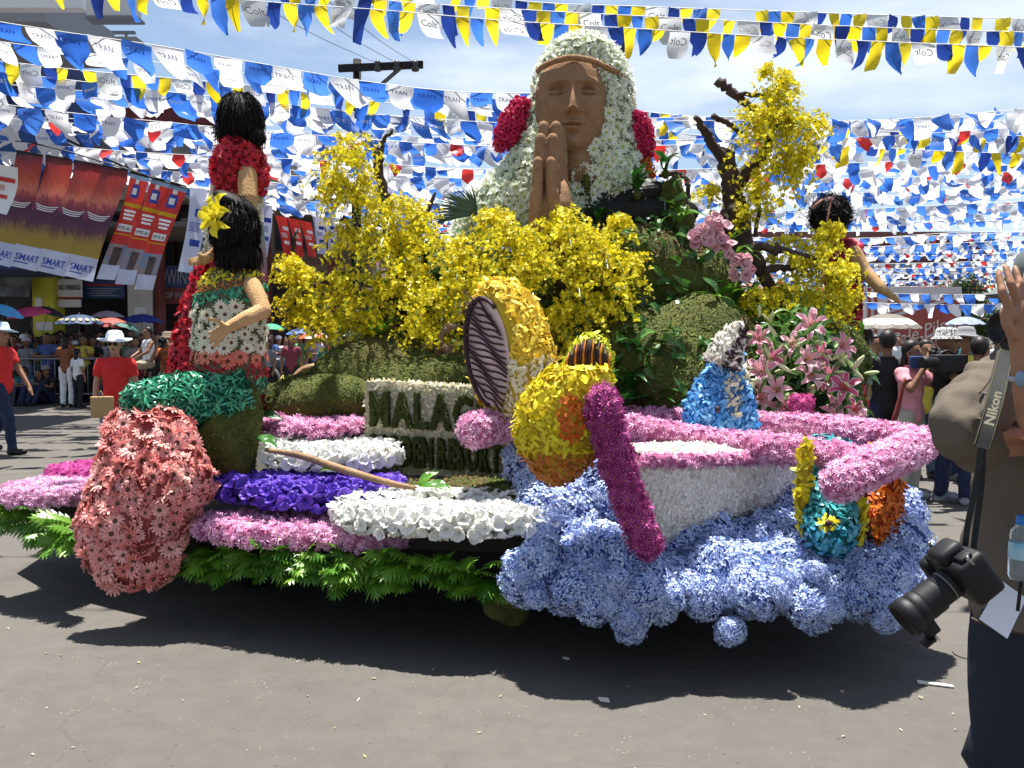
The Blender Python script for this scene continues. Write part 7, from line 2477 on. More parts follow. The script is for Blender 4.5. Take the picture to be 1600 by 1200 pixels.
# ---- left spectators
RAILG = 'spectators behind the left barrier'
cl_ = [cloth(n, c) for n, c in (('maroon', (.16, .03, .04)), ('grey', (.18, .18, .19)), ('white', (.62, .62, .64)), ('blue', (.05, .09, .24)), ('green', (.08, .18, .09)), ('black', (.016, .016, .018)), ('yellow', (.50, .42, .06)), ('orange', (.45, .14, .03)), ('pink', (.52, .22, .26)), ('denim', (.09, .13, .20)), ('khaki', (.22, .19, .13)), ('red', (.46, .02, .02)), ('teal', (.03, .16, .16)), ('navy', (.014, .020, .05)), ('lilac', (.40, .34, .46)))]
CLN_ = dict(zip(('maroon', 'grey', 'white', 'blue', 'green', 'black', 'yellow', 'orange', 'pink', 'denim', 'khaki', 'red', 'teal', 'navy', 'lilac'), cl_))
def lc(s): return CLN_[s]
person('man in a red shirt and pale blue hat walking at the left edge', 2, 12.8, 'walk', R(80), 1.74, lc('red'), lc('navy'), 0, 'hair', 'wide', ucl('hatblue', (.42, .55, .66), 0))
person('woman in a red polo, sunglasses and wide white hat beside the green skirt', 180, 11.2, 'stand', R(8), 1.62, lc('red'), lc('denim'), 2, 'longhair', 'wide', mat('hat_white', (.66, .70, .78), rough=.7), shades=True)
# paper bag in her hand
o = thing('paper_bag', 'brown paper bag hanging from the hand of the woman in red', 'bag', P(160, 652, 10.8))
g = G(); g.add(*box(P(160, 636, 10.8), (.24, .10, .24), .3, .008)); part('bag', g, mat('kraft_paper', (.36, .22, .10), (.42, .27, .13), nscale=8, rough=.85), o)
g = G(); g.add(*tube(smooth_path([np.array(P(154, 620, 10.75)), np.array(P(157, 611, 10.75)), np.array(P(162, 620, 10.75))], 5), .005, 5)); part('handle', g, MATS['kraft_paper'], o)
person('woman in an orange patterned dress and white leggings at the barrier', 104, 21.6, 'rail', R(170), 1.62, mat('dress_print', (.30, .10, .04), (.16, .06, .03), nscale=22, rough=.85), lc('white'), 0, 'longhair')
person('girl in a white shirt and black trousers beside the orange dress', 121, 21.4, 'stand', R(150), 1.32, lc('white'), lc('black'), 0, 'longhair')
person('spectator in maroon under the pink umbrella', 22, 23.4, 'rail', R(10), 1.62, lc('maroon'), lc('black'), 0)
person('spectator with a pale headscarf and white bag behind the barrier', 42, 23.3, 'rail', R(-5), 1.56, lc('grey'), lc('denim'), 1, None, 'bucket', mat('scarf', (.45, .42, .46), rough=.8))
person('boy in green between the headscarf woman and the man in blue', 58, 23.5, 'stand', R(0), 1.50, lc('green'), lc('khaki'), 1)
person('man in a blue shirt leaning on the barrier', 74, 23.2, 'rail', R(5), 1.68, lc('blue'), lc('navy'), 1)
person('spectator in grey behind the man in blue', 88, 24.0, 'stand', R(-10), 1.70, lc('grey'), lc('black'), 0)
person('youth sitting on the kerb in pale jeans and sneakers', 38, 22.7, 'sit', R(12), 1.6, lc('teal'), mat('cloth_paledenim', (.24, .32, .42), (.32, .40, .5), nscale=6, rough=.85), 1, shoe=lc('white'))
person('youth with a grey cap sitting on the kerb left of the orange dress', 74, 22.6, 'sit', R(-15), 1.6, lc('black'), lc('navy'), 1, 'hair', 'cap', lc('grey'))
person('spectator in yellow under the navy flowered umbrella', 132, 23.3, 'umbrella', R(0), 1.62, lc('yellow'), lc('black'), 0)
person('spectator in black under the navy flowered umbrella', 146, 23.4, 'rail', R(0), 1.60, lc('black'), lc('denim'), 1, 'longhair')
person('spectator in lilac under the rust umbrella', 160, 23.6, 'stand', R(10), 1.60, lc('lilac'), lc('black'), 0, 'longhair')
person('spectator in dark green behind the woman in red', 199, 23.0, 'rail', R(0), 1.62, lc('green'), lc('black'), 1)
person('spectator in grey with a plastic bag left of the white vest man', 212, 22.6, 'stand', R(20), 1.58, lc('grey'), lc('maroon'), 0, 'longhair')
person('man in a white vest and khaki shorts perched on the barrier', 232, 21.0, 'perch', R(-50), 1.68, lc('white'), lc('khaki'), 1, sleeve='none', z=.12)
cam_of['photographer in orange and black with a brown hat left of the red skirt'] = 'man in the brown hat by the red skirt'
person('photographer in orange and black with a brown hat left of the red skirt', 263, 17.5, 'photo', R(0), 1.66, mat('cloth_tropic', (.50, .13, .02), (.03, .02, .02), nscale=5, rough=.85), lc('khaki'), 1, 'hair', 'bucket', mat('hat_brown', (.20, .15, .11), rough=.8), cam='big')
person('man in a dark cap right of the photographer in orange', 280, 21.0, 'stand', R(20), 1.74, lc('orange'), lc('black'), 1, 'hair', 'cap', lc('grey'))
person('spectator in a black shirt behind the white vest man', 248, 22.5, 'rail', R(10), 1.66, lc('black'), lc('black'), 0)
for i, (x, dd, hh, c, nm) in enumerate(((12, 24.2, 1.64, 'grey', 'grey at the far left below the blue umbrella'), (34, 24.4, 1.66, 'lilac', 'lilac in the second row under the pink umbrella'), (66, 24.3, 1.60, 'white', 'white in the second row by the yellow column'), (112, 24.3, 1.66, 'teal', 'teal behind the woman in orange'), (172, 24.4, 1.66, 'blue', 'blue in the second row by the white column'), (188, 24.3, 1.64, 'maroon', 'maroon in the second row by the white column'), (222, 24.5, 1.66, 'teal', 'teal in the second row under the dark blue umbrella'), (152, 24.6, 1.68, 'green', 'green in the second row behind the flowered umbrella'))):
    person('spectator in %s' % nm, x, dd, 'stand', R(rng.uniform(-20, 20)), hh, lc(c), lc('black'), i % 2, 'hair' if i % 2 else 'longhair', group=RAILG)
dk_ = ['black', 'navy', 'maroon', 'grey', 'teal', 'green', 'blue', 'denim', 'lilac', 'orange']
spot = ['by the left picture edge', 'in front of the yellow column', 'behind the flowered umbrella', 'under the no parking board', 'below the blue shop sign', 'by the white column', 'by the maroon column', 'left of the red flower skirt']
for i in range(44):
    x = -12 + i * 7.2 + rng.uniform(-3, 3)
    if 165 < x < 195 and i % 2: continue
    person('spectator in %s at the back of the left crowd %s' % (dk_[(i * 7) % 10], spot[min(7, int(max(0, x) / 38))]), x, 24.6 + (i % 3) * .55, ['stand', 'umbrella', 'phone', 'stand'][i % 4], R(rng.uniform(-35, 35)), rng.uniform(1.5, 1.78), lc(dk_[(i * 7) % 10]), lc('black'), i % 2, 'hair' if i % 3 else 'longhair', group='back rows of the left crowd')
for i in range(26):
    x = 4 + i * 11.2 + rng.uniform(-3, 3)
    if 168 < x < 192: continue
    person('mid-row spectator in %s in the left crowd %s' % (dk_[(i * 3 + 2) % 10], spot[min(7, int(max(0, x) / 38))]), x, 23.5 + (i % 3) * .3, ['rail', 'stand', 'umbrella'][i % 3], R(rng.uniform(-30, 30)), rng.uniform(1.45, 1.72), lc(dk_[(i * 3 + 2) % 10]), lc(['black', 'denim', 'navy'][i % 3]), i % 2, 'longhair' if i % 3 else 'hair', *(('cap', lc('white')) if i % 7 == 3 else ()), group='middle rows of the left crowd')
for i in range(7):
    person('child in %s crouching on the kerb %s' % (dk_[i], spot[i]), -4 + i * 22 + 130 * (i > 3), 22.5, 'sit', R(rng.uniform(-30, 30)), rng.uniform(1.3, 1.6), lc(dk_[(i * 3 + 1) % 10]), lc('navy'), 1, group='people sitting on the left kerb')
# ---- crowd barrier
def barrier(label, x0, x1, d):
    a, b = (x0 - 800) / F * d, (x1 - 800) / F * d
    r = thing('crowd_barrier', label, 'barrier', ((a + b) / 2, d, 0), 'steel crowd barriers on the left')
    for z in (.22, 1.06):
        g = G(); g.add(*tube([(a, d, z), (b, d, z)], .02, 6)); part('rail', g, MATS['galvanised'], r)
    n = int((b - a) / .16)
    for i in range(n + 1):
        x = a + (b - a) * i / n
        g = G(); g.add(*tube([(x, d, 0 if i in (0, n) else .22), (x, d, 1.06)], .018 if i in (0, n) else .009, 5)); part('bar', g, MATS['galvanised'], r)
barrier('steel barrier left of the woman in the orange dress', -10, 96, 22.9)
barrier('steel barrier behind the woman in the white hat', 126, 222, 22.9)
# ---- crowd behind the left orchids
CB2 = 'crowd behind the left orchids'
cols = ['grey', 'blue', 'pink', 'white', 'maroon', 'black', 'green', 'yellow', 'orange', 'lilac', 'teal', 'white', 'red', 'navy', 'grey', 'pink']
places = ['next to the parked car', 'under the green umbrella', 'left of the orange and white umbrella', 'under the orange and white umbrella', 'left of the leaning cameraman', 'farther back near the tan building', 'below the left orchid branch', 'at the kerb behind the arching root']
for i in range(16):
    x = 418 + i * 9 + rng.uniform(-3, 3)
    dd = 24.5 + rng.uniform(-2.5, 4)
    person('spectator in %s %s' % (cols[i], places[i % 8]), x, dd, ['stand', 'rail', 'stand', 'umbrella'][i % 4], R(rng.uniform(-40, 40)), rng.uniform(1.5, 1.72), lc(cols[i]), lc(['black', 'denim', 'khaki', 'navy'][i % 4]), i % 3, 'hair' if i % 3 else 'longhair', *(('cap', lc('white')) if i % 5 == 2 else ()), group=CB2)
person('seated spectator in yellow on the ground behind the arching root', 454, 23.5, 'sit', R(0), 1.6, lc('yellow'), lc('denim'), 1, 'hair', 'cap', lc('white'), group=CB2)
for i, (x, c) in enumerate(((600, 'grey'), (618, 'maroon'), (640, 'blue'), (662, 'white'), (684, 'green'), (706, 'black'))):
    person('spectator in %s seen through the orchid stems left of the sign' % c, x, 24 + i * .7, 'stand', R(10 * i), 1.62, lc(c), lc('black'), i % 2, group=CB2)
cam_of['photographer in a dark blue jacket stooping behind the moss mound'] = 'stooping man in the dark jacket'
person('photographer in a dark blue jacket stooping behind the moss mound', 548, 9.6, 'stoop', R(-8), 1.78, mat('cloth_jacket', (.03, .045, .09), (.05, .07, .13), nscale=5, rough=.85), mat('cloth_lightjean', (.28, .34, .46), (.36, .42, .54), nscale=5, rough=.85), 1, 'hair', 'cap', lc('black'), sleeve='long', cam='big')

# ---- right: press photographers
SNK = mat('sneaker', (.03, .035, .06), (.5, .5, .5), nscale=8, rough=.7)
person('man in a black shirt seen from behind under the stone umbrella', 1386, 9.6, 'stand', R(175), 1.66, lc('black'), lc('navy'), 1)
person('man in a yellow vest and dark hat right of the lilies', 1348, 10.2, 'stand', R(120), 1.63, mat('cloth_paleyellow', (.50, .47, .20), (.58, .55, .28), nscale=5, rough=.85), lc('black'), 1, 'hair', 'fedora', lc('black'))
cam_of['woman in a pink top raising a camera to her face'] = 'woman in the pink top'
person('woman in a pink top raising a camera to her face', 1424, 9.4, 'photo', R(35), 1.56, lc('pink'), mat('cloth_stone', (.36, .34, .28), (.42, .40, .34), nscale=5, rough=.85), 1, 'longhair', cam='small', shoe=SNK)
person('cameraman in black with a patterned headscarf carrying a video camera', 1478, 9.3, 'shoulder_cam', R(60), 1.66, lc('black'), lc('navy'), 1, None, 'bucket', mat('check_scarf', (.04, .04, .04), (.60, .60, .58), nscale=70, rough=.8, detail=0), shoe=SNK)
person('man in a yellow shirt and grey sun hat behind the cameraman', 1508, 10.6, 'stand', R(20), 1.66, lc('yellow'), lc('navy'), 1, 'hair', 'wide', lc('grey'), shoe=SNK)
person('man in navy trousers half hidden behind the big photographer', 1530, 9.0, 'stand', R(160), 1.60, lc('navy'), lc('navy'), 0, shoe=SNK)
person('woman in yellow behind the woman with the camera', 1446, 10.8, 'phone', R(0), 1.56, lc('yellow'), lc('denim'), 0, 'longhair')
person('man with a white towel round his neck behind the man in black', 1368, 11.4, 'stand', R(10), 1.62, lc('white'), lc('black'), 1)
person('woman in teal under the small blue umbrella', 1514, 20.5, 'umbrella', R(10), 1.62, lc('teal'), lc('black'), 0, 'longhair')
person('woman in dark clothes under the small blue umbrella', 1502, 20.8, 'stand', R(-10), 1.62, lc('black'), lc('black'), 0, 'longhair')
for i, (x, dd, c) in enumerate(((1352, 22, 'grey'), (1368, 24, 'blue'), (1402, 23, 'white'), (1420, 25, 'maroon'), (1440, 22, 'teal'), (1462, 24, 'pink'), (1484, 23, 'green'), (1540, 22, 'white'), (1560, 24, 'blue'), (1330, 23, 'black'))):
    person('spectator in %s below the beer billboard' % c, x, dd, ['stand', 'phone', 'stand'][i % 3], R(rng.uniform(-40, 40)), rng.uniform(1.52, 1.70), lc(c), lc('black'), i % 2, 'hair' if i % 2 else 'longhair', group='crowd below the billboard')
# shoulder video camera
vc = thing('video_camera', 'black shoulder video camera held by the cameraman in the headscarf', 'video camera', P(1470, 575, 9.0))
g = G(); g.add(*box(P(1482, 568, 9.0), (.34, .12, .17), .2, .015)); part('camera_body', g, CAMB, vc)
an = np.linspace(0, 2 * PI, 14, endpoint=False)
g = G(); c = np.array(P(1464, 566, 8.9)); dirx = nrm(V3(-1, -.2, 0)); s_ = V3(0, 0, 1); t_ = np.cross(dirx, s_)
g.add(*loft([c + dirx * q + r_ * (np.cos(an)[:, None] * s_ + np.sin(an)[:, None] * t_) for q, r_ in ((0, .045), (.08, .045), (.085, .055), (.16, .055), (.16, .045))])); part('lens', g, CAMB, vc)
g = G(); g.add(*tube(smooth_path([np.array(P(1466, 556, 9)), np.array(P(1480, 548, 9)), np.array(P(1496, 556, 9))], 5), .012, 6)); part('carry_handle', g, CAMB, vc)
g = G(); g.add(*box(P(1440, 566, 9.3), (.24, .05, .12), .1, .01)); o = part('clipboard_case', g, mat('blue_case', (.02, .05, .16), rough=.5)); tag(o, 'dark blue case with a pale stripe held up behind the camera lens', 'case')
# long furled red umbrella carried upright
g = G(); g.add(*tube(smooth_path([np.array(P(1392, 672, 9.1)), np.array(P(1402, 640, 9.1)), np.array(P(1414, 590, 9.1))], 5), [.012, .03, .024, .012], 8)); tag(part('furled_umbrella', g, mat('furled_red', (.14, .02, .02), (.2, .04, .03), nscale=20, rough=.7)), 'furled dark red umbrella between the man in black and the woman in pink', 'umbrella')

# ---- parked car behind the seated figure
car = thing('parked_car', 'dark four wheel drive with pale wheel arch right of the seated figure', 'car', (P(405, 612, 26.5).x, 26.5, 0))
cx0, cy0 = P(420, 600, 26.3).x - .35, 26.6
PAINT = mat('dark_car_paint', (.015, .02, .035), rough=.2, spec=.6); SILV = mat('silver_trim', (.35, .36, .36), rough=.35, metal=.5)
def xsec(x, zs): return np.array([(x, cy0 + y, z) for y, z in zs])
g = G()
prof_ = lambda zt, w: [(-w, .42), (-w - .03, .7), (-w, zt - .08), (-w + .1, zt), (w - .1, zt), (w, zt - .08), (w + .03, .7), (w, .42)]
g.add(*loft([xsec(cx0 + x, prof_(zt, w)) for x, zt, w in ((-2.6, .95, .74), (-2.5, 1.04, .80), (-.1, 1.06, .82), (.75, 1.02, .80), (.95, .92, .74))])); part('body', g, PAINT, car)
g = G(); g.add(*loft([xsec(cx0 + x, [(-w, 1.02), (-w + .05, zt), (w - .05, zt), (w, 1.02)]) for x, zt, w in ((-2.5, 1.1, .72), (-2.3, 1.62, .62), (-.7, 1.66, .62), (-.1, 1.08, .72))])); part('cabin', g, GLASS, car)
g = G(); g.add(*box((cx0 - 1.5, cy0, 1.68), (1.6, 1.2, .05), 0, .02)); part('roof', g, PAINT, car)
for wx in (.35, -1.9):
    for wy in (-.78, .78):
        g = G(); g.add(*loft([np.array([(cx0 + wx + r_ * math.cos(a), cy0 + wy + s_, .37 + r_ * math.sin(a)) for a in np.linspace(0, 2 * PI, 20, endpoint=False)]) for s_, r_ in ((-.11, .33), (-.10, .37), (.10, .37), (.11, .33))])); w = part('wheel', g, MATS['tyre_rubber'], car)
        g = G(); g.add(*loft([np.array([(cx0 + wx + r_ * math.cos(a), cy0 + wy + s_, .37 + r_ * math.sin(a)) for a in np.linspace(0, 2 * PI, 14, endpoint=False)]) for s_, r_ in ((-.125, .10), (-.12, .22), (.12, .22), (.125, .1))])); part('rim', g, SILV, w)
    g = G(); g.add(*tube([(cx0 + wx + .44 * math.cos(t), cy0 - .84, .37 + .44 * math.sin(t)) for t in np.linspace(-.1, PI + .1, 14)], .05, 6)); part('wheel_arch', g, SILV, car)
g = G(); g.add(*box((cx0 + .98, cy0, .5), (.12, 1.6, .16), 0, .03)); part('bumper', g, SILV, car)
for s in (-1, 1):
    g = G(); g.add(*box((cx0 + .93, cy0 + s * .58, .78), (.06, .26, .15), 0, .02)); part('headlight', g, mat('headlight', (.5, .5, .5), rough=.1), car)
for x in (-1.55, -.75):
    g = G(); g.add(*box((cx0 + x, cy0 - .835, .74), (.72, .02, .5), 0, .008)); dr = part('door', g, PAINT, car)
    g = G(); g.add(*box((cx0 + x + .25, cy0 - .855, .88), (.14, .02, .03), 0, .006)); part('handle', g, SILV, dr)

# ---- fallen petals and leaf bits round the float
q = np.c_[rng.uniform(-3.2, 2.6, 70), rng.uniform(3.3, 5.2, 70), np.full(70, .004)]
lit = tag(scatter('fallen_petals', [t_chip(3), t_chip(5)], q, np.tile(V3(0, 0, 1), (70, 1)), .015, [mat('fallen_petal', (.45, .30, .30), (.30, .30, .12), island=True, rough=.8)], None, tilt=.15, var=.6), 'fallen petals and leaf bits scattered on the road', 'litter')
# ---- litter on the road
for lab, pts_, c in (('white paper strip with an orange end lying on the road by the photographer', [(1432, 1064), (1488, 1072), (1491, 1075), (1434, 1068)], (.6, .58, .5)), ('small white scrap lying on the road in front of the float shadow', [(934, 1091), (950, 1092), (953, 1098), (938, 1096)], (.65, .6, .5)), ('thin pale scrap lying in the float shadow', [(880, 1027), (890, 1029), (889, 1031), (879, 1029)], (.55, .5, .42))):
    g = G()
    q = [np.array(P(x, y, 1.0)) for x, y in pts_]
    w_ = [V3(0, 0, CAMZ) + (p_ - V3(0, 0, CAMZ)) * ((CAMZ - .004) / (CAMZ - p_[2])) for p_ in q]
    g.add(np.array(w_ + [p_ + V3(0, 0, .006) for p_ in w_]), [(3, 2, 1, 0), (4, 5, 6, 7), (0, 1, 5, 4), (1, 2, 6, 5), (2, 3, 7, 6), (3, 0, 4, 7)])
    tag(part('paper_scrap', g, mat('scrap_%d' % len(MATS), c, rough=.8), smooth=False), lab, 'litter')
g = G(); q = []
for t in np.linspace(0, 4.6, 24):
    x, y = 1512 - 24 * math.cos(t) + 6 * t, 1016 + 15 * math.sin(t) - 1.5 * t
    p_ = np.array(P(x, y, 1.0)); q.append(V3(0, 0, CAMZ) + (p_ - V3(0, 0, CAMZ)) * ((CAMZ - .006) / (CAMZ - p_[2])))
g.add(*tube(q, .0035, 5)); tag(part('wire_loop', g, mat('loose_wire', (.12, .11, .09), rough=.6)), 'loose loop of thin wire on the road beside the photographer', 'wire')
# ================================================================== THE PHOTOGRAPHER IN THE FOREGROUND
fp = thing('person', 'big photographer in a loose brown shirt and navy trousers at the right edge', 'person', (P(1650, 1200, 2.35).x, 2.35, 0))
BRN = mat('brown_shirt', (.088, .070, .053), (.12, .098, .076), nscale=4, rough=.9, bump=.15, bscale=300)
NVY = mat('navy_trousers', (.010, .014, .024), (.016, .021, .034), nscale=6, rough=.9, bump=.2, bscale=200)
CX = 1652
def fold(v, amp, kz, kx, ph=0.0):
    v = v.copy()
    c = v.mean(axis=0)
    n = nrm((v - c) * V3(1, 1, .0) + 1e-6)
    w = np.sin(v[:, 2] * kz + v[:, 0] * kx + ph) + .6 * np.sin(v[:, 2] * kz * .55 - v[:, 0] * kx * 1.7 + 2 * ph)
    return v + n * (amp * w)[:, None]
# one continuous body: trunk, legs, arm, raised forearm, hand, neck, head
g = G()
def pc(x, y, d=2.35): return np.array(P(x, y, d))
g.add(*capsule_chain([pc(CX, 620), pc(CX, 740), pc(CX, 880), pc(CX, 960)], [.155, .15, .148, .15], 16))
g.add(*capsule_chain([pc(CX, 575), pc(CX, 600)], [.12, .15], 14))
for s in (-1, 1):
    hx = pc(CX, 960)[0] + s * .085
    g.add(*capsule_chain([V3(hx, 2.35, .88), V3(hx + s * .01, 2.33, .50), V3(hx + s * .01, 2.36, .08)], [.098, .07, .05], 12))
    g.add(*capsule_chain([V3(hx + s * .01, 2.38, .05), V3(hx + s * .01, 2.18, .035)], [.05, .035], 10))
g.add(*capsule_chain([pc(1588, 590, 2.30), pc(1540, 630, 2.22), pc(1492, 672, 2.13)], [.062, .054, .046], 12))
g.add(*capsule_chain([pc(1496, 672, 2.13), pc(1545, 690, 2.14), pc(1600, 690, 2.15)], [.045, .04, .033], 12))
g.add(*capsule_chain([pc(1690, 640, 2.25), pc(1650, 690, 2.05), pc(1622, 650, 1.97)], [.06, .05, .042], 12))
g.add(*capsule_chain([pc(1622, 650, 1.97), pc(1608, 600, 1.94), pc(1601, 545, 1.93), pc(1596, 510, 1.93)], [.042, .033, .028, .03], 12))
# hand cradling the camera: palm and five bent fingers
g.add(*capsule_chain([pc(1596, 515, 1.93), pc(1596, 485, 1.93)], [.032, .034], 10))
for k, (x0, y0, x1, y1, x2, y2, dz) in enumerate(((1582, 492, 1566, 456, 1560, 424, .0), (1592, 482, 1580, 444, 1571, 416, .018), (1602, 480, 1594, 444, 1586, 418, .034), (1611, 484, 1608, 452, 1602, 430, .048))):
    g.add(*capsule_chain([pc(x0, y0, 1.905 + dz), pc(x1, y1, 1.885 + dz), pc(x2, y2, 1.905 + dz)], [.0105, .0098, .0075], 9))
    g.add(*ellipsoid(pc(x1, y1, 1.885 + dz), (.0108, .0108, .011), 7, 9))
g.add(*capsule_chain([pc(1584, 524, 1.91), pc(1572, 506, 1.895), pc(1566, 488, 1.90)], [.0125, .0105, .008], 9))
# neck and head
g.add(*capsule_chain([pc(CX + 8, 560, 2.33), pc(CX + 4, 510, 2.3)], [.06, .06], 12))
g.add(*ellipsoid(pc(CX, 462, 2.28), (.078, .096, .115), 14, 16))
g.add(*capsule_chain([pc(CX - 48, 470, 2.27), pc(CX - 52, 484, 2.27)], [.012, .016], 8))
v, f = remeshed(g, .006, 3)
g = G(); g.add(v, f)
part('body', g, SK[0], fp)
# loose shirt: trunk with hem, and a sleeve bagging at the elbow
from mathutils import noise as mnoise
def crumple(v, f, amp, scale, stretch=(1, 1, .45)):
    """creases in cloth: sharp-edged noise along the surface normal"""
    T = tris(v, f); cr = np.cross(v[T[:, 1]] - v[T[:, 0]], v[T[:, 2]] - v[T[:, 0]]); vn = np.zeros_like(v)
    for k in range(3): np.add.at(vn, T[:, k], cr)
    vn = nrm(vn)
    h = np.array([abs(mnoise.noise(Vector((p[0] * scale * stretch[0], p[1] * scale * stretch[1], p[2] * scale * stretch[2])))) + .5 * abs(mnoise.noise(Vector((p[0] * scale * 2.3 + 7, p[1] * scale * 2.3, p[2] * scale * 1.4)))) for p in v])
    return v + vn * (amp * (h - .35))[:, None]
def refine(v, f, n=1):
    for _ in range(n):
        me = bpy.data.meshes.new('t'); me.from_pydata([tuple(p) for p in v], [], f); bm = bmesh.new(); bm.from_mesh(me)
        bmesh.ops.subdivide_edges(bm, edges=bm.edges[:], cuts=1, use_grid_fill=True, smooth=.6)
        bm.verts.index_update(); v = np.array([q.co[:] for q in bm.verts]); f = [tuple(w.index for w in q.verts) for q in bm.faces]; bm.free(); bpy.data.meshes.remove(me)
    return v, f
def ring_at(cx_, cy_, d, rx, ry, n=36, tz=0.0, seed=0):
    a = np.linspace(0, 2 * PI, n, endpoint=False)
    r = np.random.default_rng(seed)
    return np.array(P(cx_, cy_, d)) + np.c_[rx * np.cos(a), ry * np.sin(a), tz * np.cos(a)]
rings = []
for y, hw, dp in ((965, 134, .17), (930, 132, .175), (890, 130, .175), (850, 128, .172), (810, 127, .17), (770, 127, .168), (730, 127, .166), (690, 126, .164), (650, 122, .16), (615, 114, .15), (585, 98, .13), (560, 72, .10), (540, 48, .075)):
    rings.append(ring_at(CX, y, 2.35, M(hw, 2.35), dp))
v, f = loft(rings, False, False)
v = fold(v, .006, 11, 34, .6)
v[:, 0] += .008 * np.sin(v[:, 2] * 23 + np.sin(v[:, 1] * 30))
# pull the cloth towards the hem and the strap: long slanting folds
v[:, 1] += .010 * np.sin(v[:, 0] * 60 + v[:, 2] * 8) * np.clip((1.5 - v[:, 2]) * 1.5, 0, 1)
v, f = refine(v, f, 2)
v = crumple(v, f, .022, 9)
g = G(); g.add(v, f)
shirt = part('shirt', g, BRN, fp)
g = G()
sl = smooth_path([pc(1606, 575, 2.31), pc(1575, 597, 2.27), pc(1540, 628, 2.21), pc(1507, 655, 2.15), pc(1498, 672, 2.13), pc(1516, 688, 2.13), pc(1545, 700, 2.16)], 7)
v, f = tube(sl, [.080, .084, .080, .072, .062, .058, .056], 26, False)
v = v + (nrm(rng.standard_normal(3)) * 0)
ph = np.linspace(0, 1, len(sl)).repeat(26)
w = .0035 * np.sin(ph * 46 + 3 * np.sin(v[:, 2] * 22)) * np.sin(v[:, 2] * 25 + 1) + .004 * np.sin(ph * 19 + v[:, 0] * 45)
cpt = sl.repeat(26, axis=0)
v = v + nrm(v - cpt) * w[:, None]
v, f = refine(v, f, 1)
v = crumple(v, f, .024, 11, (1, 1, .8))
g.add(v, f)
part('sleeve', g, BRN, shirt)
g = G(); g.add(*tube(smooth_path([pc(1560, 548, 2.19), pc(1548, 590, 2.13), pc(1530, 615, 2.10)], 5), .0022, 5))
part('shoulder_seam', g, mat('seam_brown', (.06, .045, .032), rough=.9), shirt)
g = G(); g.add(*tube(smooth_path([ring_at(CX, 966, 2.35, M(134.5, 2.35), .172)[k] for k in range(18, 36)], 3), .004, 5))
part('hem', g, MATS['seam_brown'], shirt)
rings = [ring_at(CX, y, 2.35, M(hw, 2.35), dp) for y, hw, dp in ((940, 125, .165), (1000, 130, .165), (1080, 132, .16), (1150, 130, .155), (1230, 127, .15))]
c_ = np.array(P(CX, 1230, 2.35))
for z in (.5, .3, .1):
    rings.append(c_ * V3(1, 1, 0) + V3(0, 0, z) + np.c_[np.cos(np.linspace(0, 2 * PI, 36, endpoint=False)) * .17, np.sin(np.linspace(0, 2 * PI, 36, endpoint=False)) * .12, np.zeros(36)])
v, f = loft(rings, False, False)
v = fold(v, .004, 12, 25, 1.2)
v, f = refine(v, f, 1)
v = crumple(v, f, .018, 9)
g = G(); g.add(v, f)
part('trousers', g, NVY, fp)
# cap
cap = G()
a = np.linspace(0, 2 * PI, 24, endpoint=False)
cc_ = pc(CX + 2, 430, 2.27)
cap.add(*loft([cc_ + np.c_[r_ * np.cos(a), r_ * 1.1 * np.sin(a), np.full(24, z)] for r_, z in ((.094, -.02), (.095, .02), (.088, .05), (.06, .075), (.02, .085))]))
q = []
for rr, z in ((.09, -.012), (.13, -.024), (.16, -.045)):
    for t in np.linspace(PI * .62, PI * 1.38, 11):
        q.append(cc_ + V3(rr * math.cos(t) * 1.0, rr * math.sin(t) * .9, z))
cap.add(np.array(q), grid_faces(3, 11)); cap.add(np.array(q) - V3(0, 0, .005), grid_faces(3, 11))
part('cap', cap, mat('grey_cap', (.10, .115, .11), (.13, .145, .14), nscale=30, rough=.85), fp)

# ---- camera strap
def ribbon(path, width, nrm_, m, name, parent, th=.003, n=10):
    p = smooth_path(path, n); t = nrm(np.gradient(p, axis=0))
    s = nrm(np.cross(t, np.array(nrm_, float))) * width / 2
    o_ = np.array(nrm_, float) * th
    V_ = np.concatenate([p - s, p + s, p + s + o_, p - s + o_]); k = len(p)
    f_ = []
    for i in range(k - 1):
        for a_, b_ in ((0, 1), (1, 2), (2, 3), (3, 0)):
            f_.append((a_ * k + i, b_ * k + i, b_ * k + i + 1, a_ * k + i + 1))
    g = G(); g.add(V_, f_)
    return part(name, g, m, parent, smooth=False), p, t, s
dc = thing('dslr_camera', 'black camera with a big zoom lens hanging from a lettered strap', 'camera', P(1505, 890, 2.0))
STR = mat('strap_black', (.012, .014, .013), (.02, .022, .02), nscale=60, rough=.75)
nv = nrm(V3(-.35, -1, .1))
st_path = [pc(1590, 528, 2.34), pc(1578, 538, 2.20), pc(1566, 575, 2.10), pc(1556, 620, 2.035), pc(1544, 665, 2.00), pc(1533, 700, 1.985)]
strp, p_, t_, s_ = ribbon(st_path, .034, nv, STR, 'strap', dc)
ribbon([pc(1533, 700, 1.985), pc(1524, 760, 1.985), pc(1512, 820, 1.985), pc(1507, 862, 1.99)], .012, nv, STR, 'strap_end', dc)
ribbon([pc(1536, 700, 1.99), pc(1533, 760, 2.0), pc(1524, 830, 2.0), pc(1520, 866, 2.0)], .012, nv, STR, 'strap_end', dc)
